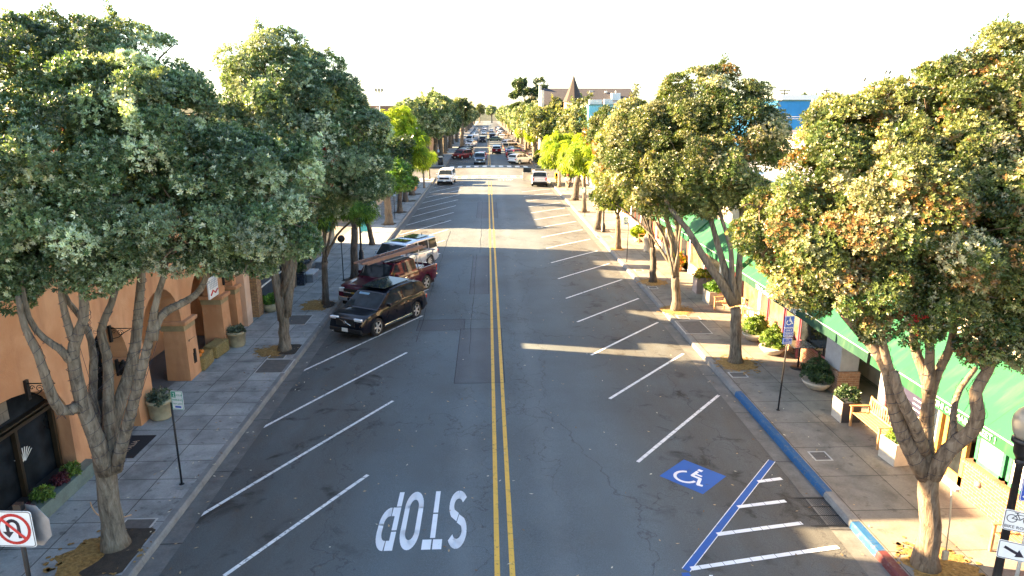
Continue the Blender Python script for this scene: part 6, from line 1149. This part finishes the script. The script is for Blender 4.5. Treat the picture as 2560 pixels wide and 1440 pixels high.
b2('sunlit bench with pale back behind the leaning four-stemmed tree',11.0,26.6,-35); b2('bench end seen left of the leaning tree, facing the shop',10.75,29.3,-75)
b2('orange bench next to the lime shrub and white bin',10.6,45.6,-90)
x,y=(-9.55,58.66); bench('white bench under the low green tree on the left pavement',-9.6,59,R(90),M_BWHITE,1.6,None)
# shrubs and pots
def bush(parent,o,c,r,pal,dens,size,seed,leaf=None,nleaf=6,sq=.85,name='shrub',clump=(.12,.22),lw=.4):
    lobes=[(c[0],c[1],c[2],r*.8)]+[(c[0]+r*.45*math.cos(a),c[1]+r*.45*math.sin(a),c[2]+r*.12*((i%2)*2-1),r*.55) for i,a in enumerate([0,1.3,2.5,3.8,5.0])]
    V,C=foliage(seed,lobes,pal,dens,size,nleaf,lw,clump,1.0,inner=.3,org=o,squash=sq); return leaf_object(name,V,C,leaf or M_LEAFB,parent)
M_LEAFB=leafmat('hedge_leaf',.25,.45); BOX=[((.06,.12,.02),3),((.12,.2,.03),3),((.22,.32,.06),2)]; BOXD=[((.02,.05,.02),3),((.04,.08,.03),3),((.09,.14,.06),1)]; PURP=[((.06,.012,.02),3),((.1,.02,.03),2)]; SAGE=[((.1,.13,.09),3),((.18,.22,.16),2),((.05,.08,.05),2)]; FLOW=[((.2,.3,.04),3),((.5,.45,.04),2),((.6,.4,.05),1),((.5,.12,.04),.5)]
M_POT=mat('buff_pot',(.36,.31,.2),.8,var=.25,bump=.3); M_BOWL=mat('pale_bowl',(.46,.4,.32),.8,var=.2); M_TERRA=MATS['terracotta']; M_GLZ=mat('dark_blue_glaze',(.012,.018,.035),.25,coat=.5); M_STEEL=mat('steel_planter',(.32,.31,.29),.5,.3,var=.25); M_DKBOX=mat('charcoal_planter',(.03,.033,.042),.6); M_BEIGE=mat('beige_planter',(.5,.44,.36),.8,var=.15)
def round_pot(label,x,y,prof,pm,pal,br,bz,seed,dens=120,size=.09,z=.15,group=None,sq=.8,**kw):
    t=thing('potted_plant',label,'potted plant',(x,y,z),0,group); b=MB(); b.lathe(prof,(0,0,0),22); b.build('pot',pm,t); bush(t,(0,0,0),(0,0,bz),br,pal,dens,size,seed,sq=sq,**kw); return t
PP=[(.27,0),(.3,.05),(.34,.5),(.37,.5),(.37,.6),(.32,.6),(.3,.54),(0,.52)]
round_pot('big buff pot with straggly grey plant at the second arcade pier',-9.78,19.25,PP,M_POT,SAGE,.38,.66,61,90,.1,sq=.55); round_pot('big buff pot with low grey green plant at the fourth arcade pier',-9.8,25.75,PP,M_POT,SAGE,.36,.64,62,110,.08,sq=.4)
round_pot('half barrel of yellow green flowers beside the ochre brick pilaster',-9.95,30.5,[(.24,0),(.32,.2),(.34,.38),(.3,.38),(0,.34)],M_POT,FRESH+FLOW[:1],.4,.55,63,90,.12,sq=.6)
BW=[(.2,0),(.3,.04),(.44,.2),(.48,.28),(.44,.28),(0,.24)]
for (x,y),r_,pal,lb,sd in (((10.55,25.7),.55,BOX,'first sunlit round shrub in a pale bowl past the accessible sign',64),((10.62,24.1),.55,BOX,'second sunlit round shrub in a pale bowl, just behind the accessible sign',65),((10.75,20.75),.58,BOXD,'dark shaded round shrub in a pale bowl by the brown brick base',66)): round_pot(lb,x,y,BW,M_BOWL,pal,r_,.62,sd,190,.075,group='round shrubs in bowls',sq=.85,clump=(.1,.18))
def square_pot(label,x,y,w,h,pm,pal,br,bz,seed,rz=0,face=None,dens=120,size=.09,sq=.6):
    t=thing('planter_box',label,'planter',(x,y,.15),rz); b=MB(); q=w/2; b.bb(-q,q,-q,q,0,h-.06); b.bb(-q,q,-q,-q+.04,h-.06,h); b.bb(-q,q,q-.04,q,h-.06,h); b.bb(-q,-q+.04,-q+.04,q-.04,h-.06,h); b.bb(q-.04,q,-q+.04,q-.04,h-.06,h); b.build('box',pm,t)
    if face: b=MB(); b.bb(-q-.03,-q-.003,-q,q,0.0,h+.01); b.build('side_board',face,t)
    bush(t,(0,0,0),(0,0,bz),br,pal,dens,size,seed,sq=sq); return t
square_pot('charcoal square planter with pale side board and small leafy shrub by the bench',10.55,18.45,.55,.62,M_DKBOX,BOXD,.36,.82,67,0,M_BEIGE)
square_pot('beige square planter with trailing lime plant behind the near right trunk',10.62,15.95,.62,.6,M_BEIGE,BOX,.3,.68,68,R(6),sq=.4)
square_pot('steel square planter with leafy green plants in front of the red dado',10.72,31.2,.85,.62,M_STEEL,FRESH,.5,.78,69,R(4),dens=70,size=.13,sq=.45)
square_pot('mauve grey square planter spilling yellow flowers beside the steel one',10.7,33.2,.7,.8,mat('mauve_planter',(.36,.29,.27),.7),FLOW,.5,.85,70,0,dens=70,size=.12,sq=.6)
square_pot('glossy dark blue cube planter with shrub beside the stone bench on the left',-9.95,35.5,.62,.62,M_GLZ,BOXD,.45,.95,71,R(3),dens=80,size=.11,sq=.9)
round_pot('yellow green flower mound against the red shop front on the right',10.75,38,[(.25,0),(.33,.3),(.3,.3),(0,.27)],M_TERRA,FLOW,.55,.65,72,60,.14,sq=.9); round_pot('lime shrub in a pot beside the orange bench',10.45,47,[(.25,0),(.33,.3),(.3,.3),(0,.27)],M_BOWL,LIME,.6,.7,73,60,.14,sq=.85)
round_pot('terracotta jar with tuft of leaves on the left pavement before the corner',-8.5,79,[(.2,0),(.45,.3),(.48,.5),(.3,.72),(.34,.78),(.28,.78),(0,.7)],M_TERRA,FRESH,.5,1.0,74,30,.2)
round_pot('dark hedge ball in a pale bowl under the lime trees',10.6,67,BW,M_BOWL,BOXD,.75,.75,75,40,.18); round_pot('tall tapering dark planter with clipped shrub near the pedestrians',9.6,82,[(.2,0),(.35,.7),(.42,1.2),(.36,1.2),(0,1.1)],M_DKBOX,BOX,.85,1.75,76,24,.24)
round_pot('olive bush on the corner beside the white suv past the crosswalk',8.9,119.5,[(.3,0),(.4,.2),(0,.2)],M_TERRA,OLIVE,1.1,.9,77,14,.3); round_pot('yellow green bush behind the olive bush on the right corner',9.6,124,[(.3,0),(.4,.2),(0,.2)],M_TERRA,FLOW[:1]+LIME,1.3,1.2,78,12,.34)
# low tiled planter under the arched window
t=thing('planter_box','low green grey tiled planter under the arched restaurant window','planter',(-10.12,14.6,.15)); o=t.location; b=MB(); b.bb(-10.3,-9.92,13.0,16.1,.15,.5); b.build('box',mat('slate_tile',(.13,.17,.15),.5,var=.4,scale=3),t,o)
for i,(y,r_,pal) in enumerate(((15.35,.24,BOX),(14.9,.2,PURP),(14.25,.25,BOX),(13.55,.22,PURP))): bush(t,o,(-10.1,y,.62),r_,pal,230,.06,80+i,sq=.9,clump=(.07,.12))
# hay bales, pumpkins, mats, boards
def hay():
    k=NT('hay'); v=k.coord(); n=k.noise(k.mapping(v,(6,40,40)),1,5,.7); n2=k.noise(v,3,4); k.col(k.mix(k.ramp(n2,[(.3,.0),(.7,.5)]),k.ramp(n,[(.3,(.13,.08,.02)),(.5,(.34,.23,.08)),(.7,(.55,.42,.18))]),(.2,.17,.06))); k.rough(.95); k.bump(n,1.,.05); return k.m
M_HAY=hay()
def bale(label,x,y,rz,z=.15):
    t=thing('hay_bale',label,'hay bale',(x,y,z),rz,'hay bales under the arch'); rg=random.Random(int(y*10)); b=MB(); n=12; vs=[]; 
    b.bbox((0,0,.24),(.52,1.0,.47),.05); bm=None; b.build('bale',M_HAY,t); s=MB()
    for i in range(420):
        f=rg.choice((0,1,2,3,4)); u,w=rg.uniform(-.5,.5),rg.uniform(.02,.47); p={0:(.26,u,w),1:(-.26,u,w),2:(rg.uniform(-.26,.26),u,.47),3:(rg.uniform(-.26,.26),.5,w),4:(rg.uniform(-.26,.26),-.5,w)}[f]
        d=Vector((rg.gauss(0,1),rg.gauss(0,1),rg.gauss(0,.6))).normalized()*rg.uniform(.04,.1); q=Vector(p); sd=d.cross(Vector((.3,.5,.8))).normalized()*.004; s.add([q-d*.3-sd,q-d*.3+sd,q+d+sd,q+d-sd],[(0,1,2,3)])
    s=s.build('loose_straw',mat('loose_straw',(.5,.37,.14),.9,var=.5,scale=30),t,fix=False); s['kind']='stuff'; return t
bale('nearer hay bale against the arrow pier under the third arch',-10.25,23.5,R(4)); bale('farther hay bale against the fourth arcade pier',-10.2,24.75,R(-6))
for i,(x,y,r_,lb) in enumerate(((-10.38,23.25,.12,'largest orange pumpkin on the nearer hay bale'),(-10.18,23.2,.085,'small pumpkin at the near edge of the hay bale'),(-10.25,23.55,.1,'middle pumpkin on top of the hay bale'),(-10.42,23.6,.09,'pumpkin at the wall side of the hay bale'))):
    t=thing('pumpkin',lb,'pumpkin',(x,y,.63),0,'pumpkins on the hay bale'); b=MB(); n=24; vs=[]; prof=[(.02,.16),(.5,.02),(.9,.3),(1.0,.75),(.85,1.2),(.45,1.45),(.06,1.36)]
    b2_=MB(); 
    for r1,z1 in prof: vs+= [(r_*r1*(1-.1*abs(math.cos(4*a)))*math.cos(a),r_*r1*(1-.1*abs(math.cos(4*a)))*math.sin(a),r_*z1) for a in [2*PI*j/n for j in range(n)]]
    b.add(vs,[(q*n+j,q*n+(j+1)%n,(q+1)*n+(j+1)%n,(q+1)*n+j) for q in range(6) for j in range(n)]+[tuple(range(n-1,-1,-1)),tuple(6*n+j for j in range(n))],0,None,True); b.build('fruit',mat('pumpkin_orange',(.7,.2,.015),.5,var=.12),t); b=MB(); b.tube([(0,0,r_*1.3),(.01,0,r_*1.65),(.03,0,r_*1.8)],[.02,.014,.016],6); b.build('stalk',mat('pumpkin_stalk',(.2,.16,.07),.8),t)
t=thing('door_mat','black lettered door mat in front of the first arcade door','door mat',(-9.85,17.4,.15)); b=MB(); b.bbox((0,0,.012),(.95,1.3,.02),.008); b.build('mat',mat('mat_black',(.014,.014,.017),.95,bump=.5),t); text('ITALIA',.22,t,Matrix.Translation((.1,0,.024))@Matrix.Rotation(PI/2,4,'Z'),mat('mat_letter',(.3,.22,.16),.9))
t=thing('sandwich_board','dark purple folding board beside the second arcade pier','sign board',(-10.65,19.95,.16)); b=MB(); b.prism([(-.25,0),(-.05,.95),(0,.95),(-.18,0)],-.28,.28,'x'); b.prism([(.25,0),(.05,.95),(0,.95),(.18,0)],-.28,.28,'x'); b.build('board',mat('purple_board',(.03,.02,.12),.5),t)
x,y=(-9.85,46.98); t=thing('sandwich_board','turquoise poster board on the sunlit left pavement','sign board',(-9.3,51.5,.15)); b=MB(); b.bbox((0,0,.6),(.75,.05,1.1),.02); b.build('board',mat('turquoise_poster',(.05,.4,.5),.5,var=.4,scale=2),t); b=MB(); [b.bb(sx*.3-.03,sx*.3+.03,-.25,.25,0,.05) for sx in (-1,1)]; b.build('foot',M_POST,t)
M_STN=mat('stone_block',(.17,.19,.22),.8,var=.3,bump=.3); M_STNT=mat('stone_top',(.45,.46,.47),.75,var=.15)
for x,y,lb in ((-9.55,36.5,'nearer grey stone block bench by the display window'),(-9.75,39.6,'farther grey stone block bench beyond the display window')):
    t=thing('stone_bench',lb,'bench',(x,y,.15),0,'stone block benches'); b=MB(); b.bbox((0,0,.2),(.42,1.2,.4),.02); b.build('base',M_STN,t); b=MB(); b.bbox((0,0,.44),(.5,1.3,.08),.015); b.build('seat',M_STNT,t)
t=thing('cafe_table','square steel cafe table under the green awning','table',(10.95,22.6,.15)); b=MB(); b.bbox((0,0,.88),(.75,.8,.035),.01); b.build('table_top',mat('table_steel',(.3,.3,.3),.25,.6),t); b=MB(); b.tube([(0,0,.03),(0,0,.87)],.035,8); b.lathe([(.27,0),(.25,.03),(.05,.05)],(0,0,0),14); b.build('pedestal',M_POST,t)
t=thing('litter_bin','white cylindrical litter bin next to the orange bench','bin',(10.35,43.6,.15)); b=MB(); b.lathe([(.27,0),(.29,.05),(.29,.85),(.31,.86),(.31,.93),(.2,.95),(.2,.8)],(0,0,0),18); b.build('drum',mat('bin_cream',(.62,.55,.45),.7,var=.1),t); b=MB(); b.lathe([(.2,.84),(0,.84)],(0,0,0),14); b.build('opening',M_DARK,t)
t=thing('litter_bin','tall black litter bin with pale lid past the left corner','bin',(-7.9,117.5,.15)); b=MB(); b.lathe([(.35,0),(.42,.05),(.42,1.3)],(0,0,0),14); b.build('drum',M_POST,t); b=MB(); b.lathe([(.46,1.3),(.46,1.38),(.3,1.5),(0,1.52)],(0,0,0),14); b.build('lid',mat('bin_lid',(.5,.47,.4),.6),t)
t=thing('newspaper_box','yellow newspaper box beside the white suv at the right corner','newspaper box',(8.75,88,.15)); b=MB(); b.bbox((0,0,.85),(.5,.45,.75),.04); b.build('cabinet',mat('yellow_box',(.75,.5,.02),.5),t); b=MB(); b.bbox((0,-.235,.95),(.36,.02,.35),.01); b.build('door',M_GLASS,t); b=MB(); b.lathe([(.2,0),(.2,.05),(.06,.1),(.06,.5)],(0,0,0),10); b.build('pedestal',mat('yellow_box',(.75,.5,.02),.5),t)
d=MB(); d.bbox((0,0,0),(.07,1.15,.95),.04); q=d.build('open_door',P_CRM,w2); q.location=(.75,1.5,1.0); q.rotation_euler=(0,0,R(-8)); d=MB(); d.bbox((-.01,0,.75),(.05,1.0,.55),.03); d.build('door_window',M_CGL,q)
# patio umbrella and people on the far right pavement
t=thing('patio_umbrella','teal blue patio umbrella by the pedestrians','umbrella',(11.3,84,.15)); b=MB(); b.tube([(0,0,0),(0,0,2.5)],.03,6); b.build('pole',M_POST,t); b=MB(); b.lathe([(1.35,1.95),(.7,2.3),(.02,2.6)],(0,0,0),8,sm=False); b.build('canopy',mat('teal_canvas',(.05,.22,.36),.8),t)
t=thing('cafe_table','round cafe table under the teal umbrella','table',(11.3,84.0,.15)); b=MB(); b.lathe([(.5,.72),(.5,.75),(0,.75)],(0,0,0),14); b.build('table_top',M_WHITEP,t); b=MB(); b.lathe([(.25,0),(.05,.05),(.04,.72)],(.06,0,0),8); b.build('pedestal',M_POST,t)
M_SKIN=mat('skin',(.5,.3,.2),.6,bump=0)
def skin(name,verts,edges,rad,m,parent,root=0):
    me=bpy.data.meshes.new(name); me.from_pydata(verts,edges,[]); me.materials.append(m); o=bpy.data.objects.new(name,me); COL.objects.link(o); o.parent=parent
    k=o.modifiers.new('Skin','SKIN'); k.use_smooth_shade=True
    for i,r_ in enumerate(rad): v=me.skin_vertices[0].data[i]; v.radius=(r_,r_) if not hasattr(r_,'__len__') else r_; v.use_root=(i==root)
    s=o.modifiers.new('Subdivision','SUBSURF'); s.levels=1; s.render_levels=1; return o
def person(label,x,y,rz,top,legs,hair,step=.16,arm=.12,hat=None,z=.15,group='people on the far right pavement'):
    """Standing or walking figure, 1.72 m, facing +Y before turning."""
    t=thing('person',label,'person',(x,y,z),rz,group); s=step
    V=[(0,0,.95),(0,.0,1.15),(0,.0,1.38),(0,.0,1.48),(0,.02,1.58),(0,.03,1.68),
       (.1,0,.9),(.11,s*.6,.5),(.11,s*.7,.08),(.11,s*.7+.14,.04),(-.1,0,.9),(-.11,-s*.2,.5),(-.11,-s*.9,.1),(-.11,-s*.9+.14,.04),
       (.19,0,1.38),(.24,-arm*.4,1.12),(.24,arm*.9,.92),(.24,arm*1.1,.83),(-.19,0,1.38),(-.24,-arm*.2,1.12),(-.25,arm*1.6,.98),(-.25,arm*2.0,.92)]
    E=[(0,1),(1,2),(2,3),(3,4),(4,5),(0,6),(6,7),(7,8),(8,9),(0,10),(10,11),(11,12),(12,13),(2,14),(14,15),(15,16),(16,17),(2,18),(18,19),(19,20),(20,21)]
    Rr=[(.15,.11),(.13,.1),(.16,.1),.055,.085,.075,.09,.065,.045,.04,.09,.065,.045,.04,.06,.045,.035,.035,.06,.045,.035,.035]
    skin('body',V,E,Rr,M_SKIN,t)
    skin('shirt',V[:3]+[(.17,0,1.38),(.235,-arm*.35,1.15),(-.17,0,1.38),(-.235,-arm*.2,1.15)],[(0,1),(1,2),(2,3),(3,4),(2,5),(5,6)],[(.17,.13),(.155,.125),(.185,.125),.085,.065,.085,.065],top,t)
    skin('trousers',[(0,0,.97)]+V[6:9]+V[10:13],[(0,1),(1,2),(2,3),(0,4),(4,5),(5,6)],[(.17,.13),.11,.085,.065,.11,.085,.065],legs,t)
    for q in (9,13): b=MB(); b.bbox((V[q][0],V[q][1]-.05,.045),(.1,.27,.09),.03); b.build('shoe',M_INK,t)
    b=MB(); b.lathe([(.0,1.75),(.075,1.745),(.1,1.69),(.1,1.6),(.085,1.57)],(0,.005,0),12); b.build('hair',hair,t)
    if hat: b=MB(); b.lathe([(.17,1.7),(.1,1.71),(.1,1.78),(.06,1.81),(0,1.815)],(0,.01,0),12); b.build('hat',hat,t)
    return t
M_WSH=mat('white_shirt',(.7,.68,.66),.8,bump=.1); M_KHK=mat('khaki_trousers',(.36,.3,.22),.8); M_HAIR=mat('brown_hair',(.08,.05,.03),.7); M_GHAIR=mat('grey_hair',(.45,.43,.4),.7)
person('person in a white shirt and red cap by the twisted trunk',9.15,79.5,R(190),M_WSH,M_KHK,M_HAIR,hat=mat('red_cap',(.5,.03,.03),.7)); person('person in a pale jacket and dark trousers right of the twisted trunk',10.0,78,R(170),mat('pale_jacket',(.5,.42,.4),.8),M_INK,M_GHAIR,.2)
person('person in dark clothes standing near the teal umbrella',10.7,86.5,R(90),M_INK,mat('denim',(.08,.11,.2),.8),M_HAIR,.05); person('person in dark clothes crossing at the far right corner',9.9,96,R(10),mat('dark_jacket',(.03,.03,.05),.8),M_INK,M_HAIR,.22)
# strings of fairy lights wound round the near limbs, and a hose and plug on the near trunks
def wound(name,label,limbs,cat='string lights'):
    """One strand that climbs each limb in a loose spiral and drops back to the fork for the next."""
    b=MB(); path=[]
    for pts,r0,r1 in limbs:
        P=[Vector(p) for p in pts]; n=len(P); L=sum((P[i+1]-P[i]).length for i in range(n-1)); turns=max(2,int(L/.26)); seq=[]
        for q in range(turns*9+1):
            f=q/(turns*9)*(n-1)*.8; i=min(n-2,int(f)); c=P[i].lerp(P[i+1],f-i); d=(P[i+1]-P[i]).normalized(); u=d.orthogonal().normalized(); w=d.cross(u); r_=(r0+(r1-r0)*(f/(n-1))**.8)*1.06+.004; a=2*PI*q/9+.5*math.sin(q*.37)
            seq.append(c+(u*math.cos(a)+w*math.sin(a))*r_)
        back=[P[i]+Vector((0,r0*.9,0)) for i in range(int((n-1)*.8),-1,-1)]; path+=seq+back
    b.tube(path,.0045,4); return tag(b.build(name,M_INK,fix=False),label,cat)
wound('string_lights','dark light strings wound round the limbs of the near left tree',L1LIMBS); wound('string_lights','dark light strings wound round the limbs of the near right tree',R1LIMBS)
b=MB(); x,y=(-8.22,13.43); b.tube(bez((x-.28,y-.1,.95),(x-.05,y-.42,.55),(x+.42,y+.1,.5),12),.012,6); tag(b.build('hose',mat('hose_tan',(.5,.3,.14),.6)),'tan hose looped round the near left trunk','hose')
b=MB(); x,y=(9,11.93); b.bbox((x+.05,y-.28,.42),(.12,.07,.2),.02); b.tube([(x+.06,y-.27,.5),(x+.05,y-.24,1.2),(x,y-.2,1.9)],.014,6); tag(b.build('socket_box',mat('pale_conduit',(.55,.45,.3),.6)),'pale power socket and conduit on the near right trunk','socket box')
